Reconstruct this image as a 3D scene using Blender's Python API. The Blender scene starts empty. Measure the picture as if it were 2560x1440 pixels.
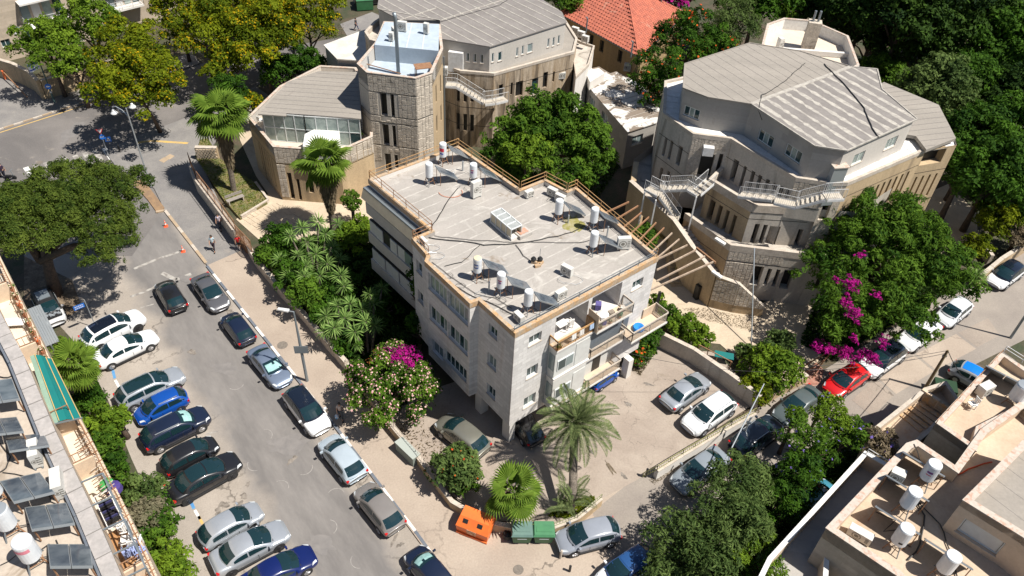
import bpy, math, random
import numpy as np
from mathutils import Vector, Matrix
R_ = math.radians
SC = bpy.context.scene
COL = SC.collection
# ---------------------------------------------------------------- camera
CAMH = 47.0
PITCH, ROLL, FPX = R_(42.44), R_(3.38), 2000.0
_cp, _sp, _cr, _sr = math.cos(PITCH), math.sin(PITCH), math.cos(ROLL), math.sin(ROLL)
FWD = Vector((0, _cp, -_sp)); _r0 = Vector((1, 0, 0)); _u0 = _r0.cross(FWD)
RT = _r0 * _cr + _u0 * _sr; UP = _u0 * _cr - _r0 * _sr
cam_d = bpy.data.cameras.new('camera'); cam = bpy.data.objects.new('camera', cam_d); COL.objects.link(cam)
cam_d.sensor_width = 36; cam_d.lens = 36 * FPX / 2560; cam_d.clip_end = 3000; cam_d.clip_start = 0.5
mw = Matrix((RT, UP, -FWD)).transposed().to_4x4(); mw.translation = (0, 0, CAMH); cam.matrix_world = mw
SC.camera = cam
# ---------------------------------------------------------------- sky, sun, exposure
SUN_EL, SUN_AZ = R_(59), R_(-18)
wd = bpy.data.worlds.new('World'); SC.world = wd; wd.use_nodes = True
nt = wd.node_tree; bg = nt.nodes['Background']
sk = nt.nodes.new('ShaderNodeTexSky'); sk.sky_type = 'NISHITA'; sk.sun_disc = False
sk.sun_elevation = SUN_EL; sk.sun_rotation = R_(108); sk.altitude = 780
nt.links.new(sk.outputs[0], bg.inputs[0]); bg.inputs[1].default_value = 0.056
sl = bpy.data.lights.new('sun', 'SUN'); sl.energy = 5.0; sl.angle = R_(0.53); sl.color = (1.0, .955, .88)
so = bpy.data.objects.new('sun', sl); COL.objects.link(so)
_sv = Vector((math.cos(SUN_AZ) * math.cos(SUN_EL), math.sin(SUN_AZ) * math.cos(SUN_EL), math.sin(SUN_EL)))
so.rotation_euler = (-_sv).to_track_quat('-Z', 'Y').to_euler(); so.location = (60, -20, 90)
SC.view_settings.view_transform = 'Standard'; SC.view_settings.look = 'None'
SC.view_settings.exposure = 0.6; SC.view_settings.gamma = 1.0
SC.render.engine = 'CYCLES'; SC.cycles.max_bounces = 5; SC.cycles.diffuse_bounces = 3; SC.cycles.transparent_max_bounces = 6
# ---------------------------------------------------------------- site survey: a sight line of the photograph meets the plane z
def G(x, y, z=0.0):
    d = RT * ((x - 1280) / FPX) - UP * ((y - 720) / FPX) + FWD
    t = (z - CAMH) / d.z
    return Vector((d.x * t, d.y * t))
def G3(x, y, z=0.0):
    g = G(x, y, z); return Vector((g.x, g.y, z))
def onwall(p0, p1, x, y):
    d = RT * ((x - 1280) / FPX) - UP * ((y - 720) / FPX) + FWD
    e = (p1 - p0).normalized(); n = Vector((e.y, -e.x))
    t = n.dot(p0) / n.dot(Vector((d.x, d.y)))
    return (Vector((d.x * t, d.y * t)) - p0).dot(e), d.z * t + CAMH
# ---------------------------------------------------------------- materials
def _n(t, k, **kw):
    n = t.nodes.new(k)
    for a, b in kw.items(): setattr(n, a, b)
    return n
def M(name, c, c2=None, rough=.85, metal=0., scale=.6, detail=6, fac=(.35, .65), fine=None, bump=0., bscale=12., streak=False, coat=0., spec=.5,
      crack=0., brick=None, attr=None, trans=0., obj=False, alpha=1., scol=None, sfac=(.55, .75), sscale=.25, stretch=None, emit=None):
    m = bpy.data.materials.new(name); m.use_nodes = True; t = m.node_tree; L = t.links
    p = t.nodes['Principled BSDF']
    p.inputs['Roughness'].default_value = rough; p.inputs['Metallic'].default_value = metal
    p.inputs['Coat Weight'].default_value = coat; p.inputs['Coat Roughness'].default_value = .06
    p.inputs['Specular IOR Level'].default_value = spec
    p.inputs['Base Color'].default_value = (*c, 1)
    if c2 is None and not (crack or brick or attr or scol or bump): return m
    if obj: pos = _n(t, 'ShaderNodeTexCoord').outputs['Object']
    else: pos = _n(t, 'ShaderNodeNewGeometry').outputs['Position']
    def noise(sc, det=6, st=None, rgh=.6, dist=0):
        src = pos
        if st:
            mp = _n(t, 'ShaderNodeMapping'); mp.inputs['Scale'].default_value = st; L.new(pos, mp.inputs[0]); src = mp.outputs[0]
        n = _n(t, 'ShaderNodeTexNoise'); n.inputs['Scale'].default_value = sc; n.inputs['Detail'].default_value = det
        n.inputs['Roughness'].default_value = rgh; n.inputs['Distortion'].default_value = dist; L.new(src, n.inputs['Vector']); return n.outputs[0]
    def rng(v, a, b, lo=0., hi=1.):
        r = _n(t, 'ShaderNodeMapRange'); L.new(v, r.inputs[0]); r.inputs[1].default_value = a; r.inputs[2].default_value = b
        r.inputs[3].default_value = lo; r.inputs[4].default_value = hi; return r.outputs[0]
    def mix(f, a, b, mode='MIX'):
        x = _n(t, 'ShaderNodeMix', data_type='RGBA', blend_type=mode)
        (L.new(f, x.inputs[0]) if hasattr(f, 'is_linked') else x.inputs[0].__setattr__('default_value', f))
        for s, i in ((a, 6), (b, 7)):
            if hasattr(s, 'is_linked'): L.new(s, x.inputs[i])
            else: x.inputs[i].default_value = (*s, 1)
        return x.outputs[2]
    col = None
    if attr:
        at = _n(t, 'ShaderNodeAttribute', attribute_name='v'); col = mix(at.outputs['Fac'], c, c2)
    elif c2 is not None:
        col = mix(rng(noise(scale, detail, (1, 1, .12) if streak else stretch, dist=.4), *fac), c, c2)
    else:
        col = mix(0., c, c)
    if fine: col = mix(rng(noise(fine[0], 4), .3, .7, 1 - fine[1], 1 + fine[1]), (0, 0, 0), col, 'MIX') if False else mix(1., col, mix(rng(noise(fine[0], 4), .3, .7), (1 - fine[1],) * 3, (1 + fine[1],) * 3), 'MULTIPLY')
    if scol: col = mix(rng(noise(sscale, 8, (1, 1, .1) if streak else None, dist=1.2), *sfac), col, scol)
    if brick:
        # brick = (width, height, mortar colour, mortar size, axis flag)
        mp = _n(t, 'ShaderNodeCombineXYZ'); sx = _n(t, 'ShaderNodeSeparateXYZ'); L.new(pos, sx.inputs[0])
        ad = _n(t, 'ShaderNodeVectorMath', operation='DOT_PRODUCT'); L.new(pos, ad.inputs[0]); ad.inputs[1].default_value = brick[4]
        L.new(ad.outputs['Value'], mp.inputs[0]); L.new(sx.outputs[2], mp.inputs[1])
        b = _n(t, 'ShaderNodeTexBrick'); L.new(mp.outputs[0], b.inputs['Vector']); b.inputs['Scale'].default_value = 1
        b.inputs['Brick Width'].default_value = brick[0]; b.inputs['Row Height'].default_value = brick[1]; b.inputs['Mortar Size'].default_value = brick[3]
        b.inputs['Color1'].default_value = (1, 1, 1, 1); b.inputs['Color2'].default_value = (.82, .82, .82, 1); b.inputs['Mortar'].default_value = (*brick[2], 1)
        col = mix(1., col, b.outputs[0], 'MULTIPLY')
    if crack:
        v = _n(t, 'ShaderNodeTexVoronoi', feature='DISTANCE_TO_EDGE'); v.inputs['Scale'].default_value = crack
        ds = _n(t, 'ShaderNodeVectorMath', operation='MULTIPLY_ADD')
        nn = _n(t, 'ShaderNodeTexNoise'); nn.inputs['Scale'].default_value = 1.3; nn.inputs['Detail'].default_value = 6; L.new(pos, nn.inputs['Vector'])
        L.new(nn.outputs['Color'], ds.inputs[0]); ds.inputs[1].default_value = (1.6, 1.6, 1.6); L.new(pos, ds.inputs[2]); L.new(ds.outputs[0], v.inputs['Vector'])
        e = rng(v.outputs['Distance'], 0, .012, 1, 0); mk = rng(noise(.22, 3), .42, .6)
        mm = _n(t, 'ShaderNodeMath', operation='MULTIPLY'); L.new(e, mm.inputs[0]); L.new(mk, mm.inputs[1])
        m2 = _n(t, 'ShaderNodeMath', operation='MULTIPLY'); L.new(mm.outputs[0], m2.inputs[0]); m2.inputs[1].default_value = .75
        col = mix(m2.outputs[0], col, (.06, .05, .04))
    L.new(col, p.inputs['Base Color'])
    if bump:
        bn = _n(t, 'ShaderNodeBump'); bn.inputs['Strength'].default_value = bump; bn.inputs['Distance'].default_value = .05
        L.new(noise(bscale, 6), bn.inputs['Height']); L.new(bn.outputs[0], p.inputs['Normal'])
    if trans:
        tr = _n(t, 'ShaderNodeBsdfTranslucent'); L.new(col, tr.inputs[0]); ms = _n(t, 'ShaderNodeMixShader'); ms.inputs[0].default_value = trans
        out = t.nodes['Material Output']; L.new(p.outputs[0], ms.inputs[1]); L.new(tr.outputs[0], ms.inputs[2]); L.new(ms.outputs[0], out.inputs[0])
    return m
# real-world base colours
m_soil = M('soil', (.085, .062, .04), (.035, .045, .018), scale=.5, fine=(6, .3), bump=.5, bscale=4)
m_road = M('asphalt', (.17, .155, .145), (.12, .11, .105), scale=.12, fac=(.4, .6), fine=(9, .12), bump=.12, bscale=30, scol=(.25, .22, .19), sfac=(.6, .72), sscale=.35)
m_lane = M('worn_asphalt', (.175, .158, .148), (.115, .104, .1), scale=.25, fine=(12, .12), bump=.12, bscale=30, stretch=(.5, 1, 1), scol=(.22, .2, .18), sfac=(.58, .75), sscale=.5)
m_bay = M('pale_asphalt', (.3, .25, .205), (.235, .195, .162), scale=.3, fine=(9, .1), bump=.15, bscale=25, scol=(.15, .125, .1), sfac=(.64, .74), sscale=.45, crack=.16)
m_walkbeige = M('beige_concrete', (.365, .3, .24), (.31, .25, .2), scale=.3, fine=(8, .1), bump=.12, bscale=20, scol=(.2, .155, .12), sfac=(.66, .76), sscale=.4, crack=.13)
m_yard = M('cracked_concrete', (.34, .285, .235), (.27, .22, .18), scale=.35, fine=(7, .1), bump=.15, bscale=20, scol=(.2, .16, .12), sfac=(.62, .74), sscale=.3, crack=.5)
m_grey = M('grey_paving', (.225, .21, .195), (.17, .16, .155), scale=.5, fine=(10, .14), bump=.15, bscale=18, scol=(.28, .25, .22), sfac=(.62, .75), sscale=.6)
m_path = M('pale_paving', (.5, .41, .3), (.42, .34, .25), scale=.6, fine=(8, .1), bump=.1, scol=(.3, .22, .15), sfac=(.65, .75))
m_slab = M('slab', (.27, .235, .2), (.22, .19, .165), scale=.3, fine=(9, .1), bump=.12, bscale=20)
m_kerb = M('kerb', (.4, .3, .2), (.33, .25, .17), scale=1.5, bump=.2)
m_white = M('white_paint', (.72, .71, .68), (.6, .58, .55), scale=3)
m_kdark = M('kerb_dark', (.1, .12, .15), (.14, .15, .17), scale=3)
m_blue = M('kerb_blue', (.06, .2, .42), (.1, .25, .42), scale=3)
m_yel = M('yellow_paint', (.55, .36, .1), (.42, .3, .14), scale=2)
m_line = M('worn_line', (.36, .34, .31), (.2, .18, .165), scale=2.2, fac=(.42, .6))
m_wall = M('white_stone', (.7, .675, .65), (.6, .575, .55), scale=.5, streak=True, fine=(5, .06), brick=(.75, .33, (.74, .72, .7), .014, (.11, 1.41, 0)), scol=(.48, .37, .3), sfac=(.6, .8), sscale=.35)
m_wall2 = M('plain_wall', (.66, .63, .59), (.58, .55, .51), scale=1, streak=True)
m_conc = M('concrete', (.5, .45, .385), (.39, .35, .3), scale=.8, streak=True, fine=(6, .12), bump=.25, bscale=8, scol=(.13, .11, .085), sfac=(.56, .74), sscale=.5)
m_concw = M('warm_concrete', (.48, .36, .22), (.38, .28, .17), scale=.8, streak=True, fine=(6, .12), bump=.25, bscale=8, scol=(.17, .13, .09), sfac=(.57, .74), sscale=.5)
m_rust = M('stained_concrete', (.46, .38, .29), (.28, .2, .12), scale=1.4, streak=True, fine=(6, .15), bump=.25, bscale=8, scol=(.11, .085, .06), sfac=(.5, .64), sscale=1.1)
m_stone = M('rough_stone', (.54, .47, .385), (.41, .355, .29), scale=2.3, fine=(9, .25), bump=.6, bscale=9, scol=(.15, .125, .1), sfac=(.56, .72), sscale=.7)
m_render = M('grey_render', (.42, .39, .355), (.37, .345, .315), scale=.5, streak=True, fine=(6, .05), brick=(1.2, .6, (.86, .86, .86), .02, (.11, 1.41, 0)))
m_rlite = M('light_render', (.5, .465, .42), (.43, .4, .36), scale=.5, streak=True, fine=(5, .06))
m_roofg = M('grey_roofing', (.29, .26, .225), (.25, .225, .195), scale=.4, fine=(5, .08), stretch=(.3, 1.4, 1), scol=(.19, .165, .145), sfac=(.64, .7), sscale=.3)
m_roofd = M('dark_roofing', (.225, .205, .19), (.185, .168, .155), scale=.6, fine=(5, .1))
m_seal = M('roof_sealant', (.43, .4, .35), (.3, .275, .245), scale=2.2, fac=(.4, .62))
m_bit = M('bitumen_roof', (.36, .33, .3), (.3, .277, .25), scale=.35, fine=(7, .08), bump=.1, scol=(.47, .44, .4), sfac=(.56, .72), sscale=.5)
m_bitseam = M('bitumen_seam', (.46, .43, .39), (.35, .325, .295), scale=1.6, fac=(.42, .6))
m_cope = M('yellow_coping', (.46, .27, .12), (.4, .33, .25), scale=2.5, fine=(8, .2), scol=(.3, .24, .18), sfac=(.6, .7), sscale=2)
m_copew = M('pale_coping', (.5, .44, .37), (.4, .34, .28), scale=2, fine=(8, .15))
m_cback = M('mottled_coping', (.46, .4, .34), (.42, .27, .2), scale=3, fac=(.5, .62), fine=(7, .12))
m_glass = M('window_glass', (.02, .05, .055), rough=.08, spec=.8)
m_glassl = M('pale_glass', (.2, .25, .25), rough=.2, spec=.7)
m_curt = M('curtained_glass', (.3, .36, .33), (.16, .21, .2), rough=.2, spec=.7, scale=1.5)
m_dark = M('dark_void', (.016, .015, .014), rough=.5)
m_frame = M('white_frame', (.62, .64, .63), rough=.4)
m_shut = M('shutter', (.6, .6, .57), (.54, .53, .5), scale=2, rough=.5)
m_shutg = M('grey_shutter', (.12, .14, .16), rough=.5)
m_rusty = M('rusty_metal', (.22, .1, .05), (.3, .17, .09), scale=5, rough=.7)
m_orail = M('ochre_rail', (.48, .27, .1), (.33, .2, .1), scale=5, rough=.6)
m_metal = M('grey_metal', (.22, .25, .27), rough=.4, metal=.4)
m_gal = M('galvanised_metal', (.42, .45, .47), rough=.35, metal=.5)
m_wmet = M('white_metal', (.66, .66, .66), (.55, .54, .52), scale=3, rough=.4)
m_step = M('step_plate', (.5, .45, .38), (.42, .37, .3), scale=3, rough=.6)
m_tank = M('tank_white', (.66, .68, .7), (.56, .58, .6), scale=2.5, rough=.35, obj=True)
m_ac = M('ac_casing', (.6, .59, .55), (.52, .5, .46), scale=3, rough=.5)
m_acg = M('ac_grille', (.16, .15, .13), rough=.6)
m_panel = M('collector_glass', (.05, .065, .085), (.14, .16, .18), rough=.12, scale=1.2, spec=.8)
m_pframe = M('collector_frame', (.32, .34, .35), rough=.35, metal=.4)
m_black = M('black_rubber', (.012, .012, .013), rough=.6)
m_cable = M('cable', (.03, .028, .027), rough=.6)
m_red = M('red_plastic', (.6, .03, .03), rough=.4)
m_tile = M('roof_tile', (.46, .135, .08), (.34, .1, .065), scale=1.4, fine=(6, .25), bump=.2, scol=(.42, .25, .18), sfac=(.62, .75), sscale=.8)
m_oldwall = M('ochre_wall', (.4, .28, .14), (.27, .19, .1), scale=.7, streak=True, fine=(6, .15), bump=.3)
m_peel = M('peeling_roof', (.55, .53, .5), (.2, .16, .125), scale=.5, fac=(.5, .51), fine=(5, .08), detail=8)
m_bark = M('bark', (.12, .08, .055), (.06, .045, .035), scale=3, fine=(10, .3), bump=.6, bscale=8)
m_palmbark = M('palm_trunk', (.17, .14, .11), (.08, .065, .05), scale=2, fine=(12, .35), bump=.8, bscale=10, stretch=(1, 1, 3))
m_wood = M('deck_wood', (.4, .21, .09), (.32, .165, .07), scale=2, rough=.6)
m_teal = M('teal_awning', (.0, .15, .14), (.0, .13, .125), scale=.8, rough=.7)
m_tealp = M('faded_awning', (.24, .36, .28), (.2, .3, .24), scale=2, rough=.8)
m_cream = M('cream_cloth', (.62, .54, .38), (.55, .47, .33), scale=2)
m_tan = M('tan_plaster', (.58, .46, .34), (.52, .4, .29), scale=.8, fine=(5, .06))
m_floor = M('terrace_tile', (.6, .52, .42), (.54, .46, .37), scale=1.2, fine=(6, .06))
m_orange = M('orange_plastic', (.78, .17, .03), (.7, .14, .03), scale=1.5, rough=.45)
m_green = M('green_plastic', (.03, .13, .05), (.025, .1, .04), scale=2, rough=.5)
m_greenl = M('green_lid', (.06, .2, .09), (.05, .17, .08), scale=2, rough=.5)
m_greeng = M('greygreen_lid', (.12, .2, .17), (.1, .17, .15), scale=2, rough=.5)
m_plate = M('plate_yellow', (.75, .5, .02), rough=.4)
m_terra = M('terracotta', (.4, .15, .07), (.32, .12, .06), scale=4)
def leafm(n, a, b, tr=.35): return M(n, a, b, rough=.75, attr=True, trans=tr, spec=.12)
lf_green = leafm('leaf_green', (.025, .07, .007), (.11, .2, .018))
lf_deep = leafm('leaf_deep', (.016, .05, .006), (.07, .155, .012))
lf_olive = leafm('leaf_olive', (.04, .075, .018), (.14, .2, .055))
lf_pine = leafm('leaf_pine', (.03, .06, .009), (.125, .17, .025))
lf_bright = leafm('leaf_bright', (.06, .12, .01), (.17, .26, .02))
lf_tipu = leafm('leaf_tipuana', (.045, .08, .004), (.2, .235, .008))
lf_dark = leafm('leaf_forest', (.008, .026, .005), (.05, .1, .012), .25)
lf_brown = leafm('leaf_dry', (.13, .1, .06), (.26, .21, .14))
lf_yucca = leafm('leaf_yucca', (.05, .11, .02), (.22, .33, .09), .2)
lf_fan = leafm('leaf_fan', (.06, .12, .012), (.2, .3, .04), .35)
lf_date = leafm('leaf_date', (.04, .075, .025), (.19, .22, .085), .2)
fl_yel = leafm('petal_yellow', (.26, .2, .003), (.46, .3, .005), .3)
fl_pink = leafm('petal_pink', (.72, .32, .36), (.88, .6, .55), .3)
fl_mag = leafm('petal_magenta', (.24, .005, .13), (.5, .012, .26), .3)
fl_red = leafm('petal_red', (.6, .07, .02), (.75, .15, .03), .3)
fl_vio = leafm('petal_violet', (.2, .14, .5), (.3, .22, .65), .3)
# ---------------------------------------------------------------- helpers: tags, meshes, things
ORG = {}
def tag(o, label=None, cat=None, group=None, kind=None):
    if label: o['label'] = label
    if cat: o['category'] = cat
    if group: o['group'] = group
    if kind: o['kind'] = kind
    return o
def thing(name, label, cat, loc=(0, 0, 0), group=None):
    o = bpy.data.objects.new(name, None); COL.objects.link(o); o.empty_display_size = .2
    o.location = loc; ORG[o] = Vector(loc); return tag(o, label, cat, group)
class MB:
    def __init__(s): s.v = []; s.f = []
    def poly(s, pts):
        i = len(s.v); s.v += [tuple(p) for p in pts]; s.f.append(tuple(range(i, i + len(pts)))); return s
    def hexa(s, b, t):
        i = len(s.v); s.v += [tuple(p) for p in b] + [tuple(p) for p in t]; n = len(b)
        s.f.append(tuple(i + k for k in range(n - 1, -1, -1))); s.f.append(tuple(i + n + k for k in range(n)))
        for k in range(n):
            j = (k + 1) % n; s.f.append((i + k, i + j, i + n + j, i + n + k))
        return s
    def prism(s, xy, z0, z1):
        a = sum(xy[i][0] * xy[(i + 1) % len(xy)][1] - xy[(i + 1) % len(xy)][0] * xy[i][1] for i in range(len(xy)))
        if a < 0: xy = list(xy)[::-1]
        return s.hexa([(p[0], p[1], z0) for p in xy], [(p[0], p[1], z1) for p in xy])
    def box(s, c, size, rz=0., tilt=None):
        x, y, z = size[0] / 2, size[1] / 2, size[2] / 2; m = Matrix.Rotation(rz, 3, 'Z')
        if tilt is not None: m = m @ tilt
        P = [Vector(c) + m @ Vector(q) for q in ((-x, -y, -z), (x, -y, -z), (x, y, -z), (-x, y, -z), (-x, -y, z), (x, -y, z), (x, y, z), (-x, y, z))]
        return s.hexa(P[:4], P[4:])
    def beam(s, p, q, w, h=None):
        p = Vector(p); q = Vector(q); d = q - p; h = h or w
        if d.length < 1e-5: return s
        d.normalize(); u = Vector((0, 0, 1))
        if abs(d.z) > .95: u = Vector((1, 0, 0))
        a = d.cross(u).normalized(); b = a.cross(d).normalized()
        o = [a * (-w / 2) - b * (h / 2), a * (w / 2) - b * (h / 2), a * (w / 2) + b * (h / 2), a * (-w / 2) + b * (h / 2)]
        return s.hexa([p + k for k in o], [q + k for k in o])
    def tube(s, pts, r, n=6, cap=True):
        pts = [Vector(p) for p in pts]; rs = r if isinstance(r, (list, tuple)) else [r] * len(pts); i0 = len(s.v); a = None
        for k, p in enumerate(pts):
            d = (pts[min(k + 1, len(pts) - 1)] - pts[max(k - 1, 0)])
            d = d.normalized() if d.length > 1e-7 else Vector((0, 0, 1))
            if a is None:
                a = d.cross(Vector((0, 0, 1)) if abs(d.z) < .9 else Vector((1, 0, 0))).normalized()
            else:
                a = (a - d * a.dot(d)); a = a.normalized() if a.length > 1e-6 else d.orthogonal().normalized()
            b = d.cross(a)
            for j in range(n):
                t = 2 * math.pi * j / n; s.v.append(tuple(p + (a * math.cos(t) + b * math.sin(t)) * rs[k]))
        for k in range(len(pts) - 1):
            for j in range(n):
                q = i0 + k * n; s.f.append((q + j, q + (j + 1) % n, q + n + (j + 1) % n, q + n + j))
        if cap:
            s.f.append(tuple(i0 + j for j in range(n - 1, -1, -1))); q = i0 + (len(pts) - 1) * n; s.f.append(tuple(q + j for j in range(n)))
        return s
    def cyl(s, c, r, h, n=16, r2=None): c = Vector(c); return s.tube([c, c + Vector((0, 0, h))], [r, r if r2 is None else r2], n)
    def lathe(s, c, prof, n=16):
        c = Vector(c); i0 = len(s.v)
        for (r, z) in prof:
            for j in range(n):
                t = 2 * math.pi * j / n; s.v.append((c.x + r * math.cos(t), c.y + r * math.sin(t), c.z + z))
        for k in range(len(prof) - 1):
            for j in range(n):
                q = i0 + k * n; s.f.append((q + j, q + (j + 1) % n, q + n + (j + 1) % n, q + n + j))
        s.f.append(tuple(i0 + j for j in range(n - 1, -1, -1))); q = i0 + (len(prof) - 1) * n; s.f.append(tuple(q + j for j in range(n)))
        return s
    def mesh(s, name, mat, org=Vector((0, 0, 0)), smooth=False):
        me = bpy.data.meshes.new(name); me.from_pydata([(v[0] - org.x, v[1] - org.y, v[2] - org.z) for v in s.v], [], s.f)
        me.materials.append(mat)
        if smooth: me.polygons.foreach_set('use_smooth', [True] * len(s.f))
        me.update(); return me
    def build(s, name, mat, parent=None, label=None, cat=None, group=None, kind=None, smooth=False):
        org = ORG.get(parent, Vector((0, 0, 0))) if parent else Vector((0, 0, 0))
        o = bpy.data.objects.new(name, s.mesh(name, mat, org, smooth)); COL.objects.link(o)
        if parent: o.parent = parent
        ORG[o] = org; return tag(o, label, cat, group, kind)
def put(me, name, parent, mtx):
    o = bpy.data.objects.new(name, me); COL.objects.link(o)
    if parent:
        o.parent = parent; ORG[o] = ORG.get(parent, Vector()); mtx = Matrix.Translation(-ORG[o]) @ mtx
    o.matrix_basis = mtx; return o
def copy_tree(o, parent=None):
    c = o.copy(); COL.objects.link(c); c.parent = parent
    for ch in o.children: copy_tree(ch, c)
    return c
def TRS(loc, rz=0, rx=0, ry=0, s=(1, 1, 1)):
    if not hasattr(s, '__len__'): s = (s, s, s)
    return Matrix.Translation(loc) @ Matrix.Rotation(rz, 4, 'Z') @ Matrix.Rotation(ry, 4, 'Y') @ Matrix.Rotation(rx, 4, 'X') @ Matrix.Diagonal((*s, 1))
def inset(poly, d):
    n = len(poly); a = sum(poly[i].x * poly[(i + 1) % n].y - poly[(i + 1) % n].x * poly[i].y for i in range(n)); sg = 1 if a > 0 else -1
    out = []
    for i in range(n):
        p0, p1, p2 = poly[i - 1], poly[i], poly[(i + 1) % n]
        e1 = (p1 - p0).normalized(); e2 = (p2 - p1).normalized()
        n1 = Vector((-e1.y, e1.x)) * sg; n2 = Vector((-e2.y, e2.x)) * sg
        b = n1 + n2; L = b.length
        if L < .2: out.append(p1 + n1 * d); continue
        b /= L; out.append(p1 + b * (d / max(.35, b.dot(n1))))
    return out
def ccw(poly):
    n = len(poly); a = sum(poly[i].x * poly[(i + 1) % n].y - poly[(i + 1) % n].x * poly[i].y for i in range(n))
    return poly if a > 0 else poly[::-1]
def coping(poly, t, z0, z1, name, mat, parent, out=.04, skip=()):
    o = inset(poly, -out); n = inset(poly, t); k = len(poly)
    for i in range(k):
        if i in skip: continue
        j = (i + 1) % k; MB().prism([o[i], o[j], n[j], n[i]], z0, z1).build(name, mat, parent)
def sheet(name, px, z, mat, thick=None, **kw):
    P = [G(x, y, z) for x, y in px]
    m = MB()
    if thick: m.prism(P, z - thick, z)
    else: m.poly([(p.x, p.y, z) for p in ccw(P)])
    return m.build(name, mat, None, **({'kind': 'structure'} | kw))
# facade: p0->p1 with outside on the right; openings (u0,u1,z0,z1,kind)
def facade(p0, p1, zb, zt, ops, mat, parent, depth=.22, glass=None, name='wall'):
    e = p1 - p0; Ln = e.length; e = e / Ln; n = Vector((e.y, -e.x))
    def W(u, z, d=0.): q = p0 + e * u - n * d; return (q.x, q.y, z)
    ops = [(max(.02, a), min(Ln - .02, b), max(zb + .01, c), min(zt - .01, d), k) for a, b, c, d, k in ops]
    ops = [o for o in ops if o[1] - o[0] > .05 and o[3] - o[2] > .05]
    us = sorted({0., Ln} | {o[0] for o in ops} | {o[1] for o in ops}); zs = sorted({zb, zt} | {o[2] for o in ops} | {o[3] for o in ops})
    m = MB()
    for i in range(len(us) - 1):
        for j in range(len(zs) - 1):
            uc, zc = (us[i] + us[i + 1]) / 2, (zs[j] + zs[j + 1]) / 2
            if any(o[0] < uc < o[1] and o[2] < zc < o[3] for o in ops): continue
            m.poly([W(us[i], zs[j]), W(us[i + 1], zs[j]), W(us[i + 1], zs[j + 1]), W(us[i], zs[j + 1])])
    for a, b, c, d, k in ops:
        D = depth if k not in ('loggia', 'deep') else (1.5 if k == 'loggia' else .7)
        m.poly([W(a, c), W(a, c, D), W(a, d, D), W(a, d)]).poly([W(b, d), W(b, d, D), W(b, c, D), W(b, c)])
        m.poly([W(a, c), W(b, c), W(b, c, D), W(a, c, D)]).poly([W(a, d, D), W(b, d, D), W(b, d), W(a, d)])
    w = m.build(name, mat, parent)
    for a, b, c, d, k in ops:
        if k in ('slit', 'deep'):
            D = depth if k == 'slit' else .7
            MB().poly([W(a, c, D), W(b, c, D), W(b, d, D), W(a, d, D)]).build('window', glass or m_dark, w)
        elif k == 'loggia':
            MB().poly([W(a, c, 1.5), W(b, c, 1.5), W(b, d, 1.5), W(a, d, 1.5)]).build('loggia_wall', m_wall2, w)
            MB().poly([W(a + .3, c + .03, 1.48), W(a + (b - a) * .55, c + .03, 1.48), W(a + (b - a) * .55, d - .4, 1.48), W(a + .3, d - .4, 1.48)]).build('balcony_door', m_glass, w)
        else:
            D = depth - .06; f = .07; g = {'curt': m_curt, 'pale': m_glassl, 'shut': m_shut}.get(k, glass or m_glass)
            fr = MB()
            def bar(a0, a1, c0, c1): fr.hexa([W(a0, c0, D), W(a1, c0, D), W(a1, c0, D + .05), W(a0, c0, D + .05)], [W(a0, c1, D), W(a1, c1, D), W(a1, c1, D + .05), W(a0, c1, D + .05)])
            bar(a, b, c, c + f); bar(a, b, d - f, d); bar(a, a + f, c + f, d - f); bar(b - f, b, c + f, d - f)
            nm = max(1, round((b - a) / .58)) if k != 'shut' else 1
            F = fr.build('window', m_frame, w) if True else None
            for q in range(nm):
                u0 = a + f + (b - a - 2 * f) * q / nm; u1 = a + f + (b - a - 2 * f) * (q + 1) / nm
                MB().poly([W(u0 + .025, c + f, D + .03), W(u1 - .025, c + f, D + .03), W(u1 - .025, d - f, D + .03), W(u0 + .025, d - f, D + .03)]).build('pane', g if (q % 2 == 0 or k != 'mixed') else m_curt, F)
            if nm > 1:
                mu = MB()
                for q in range(1, nm):
                    u = a + f + (b - a - 2 * f) * q / nm
                    mu.hexa([W(u - .03, c + f, D), W(u + .03, c + f, D), W(u + .03, c + f, D + .045), W(u - .03, c + f, D + .045)], [W(u - .03, d - f, D), W(u + .03, d - f, D), W(u + .03, d - f, D + .045), W(u - .03, d - f, D + .045)])
                mu.build('mullion', m_frame, F)
            MB().hexa([W(a - .05, c - .06, -.06), W(b + .05, c - .06, -.06), W(b + .05, c - .06, .02), W(a - .05, c - .06, .02)], [W(a - .05, c - .002, -.06), W(b + .05, c - .002, -.06), W(b + .05, c - .002, .02), W(a - .05, c - .002, .02)]).build('sill', m_copew, w)
    return w
def slits(u0, u1, n, w, z0, z1, k='slit'):
    return [(u0 + (u1 - u0) * (i + .5) / n - w / 2, u0 + (u1 - u0) * (i + .5) / n + w / 2, z0, z1, k) for i in range(n)]
UNIT = {}
def unitbox(mat):
    if mat.name not in UNIT:
        a = .5; b = .44
        me = MB().hexa([(-a, .5, -a), (a, .5, -a), (a, .5, a), (-a, .5, a)], [(-b, -.5, -b), (b, -.5, -b), (b, -.5, b), (-b, -.5, b)]).mesh('stone_block', mat)
        UNIT[mat.name] = me
    return UNIT[mat.name]
STONES = {}
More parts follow.
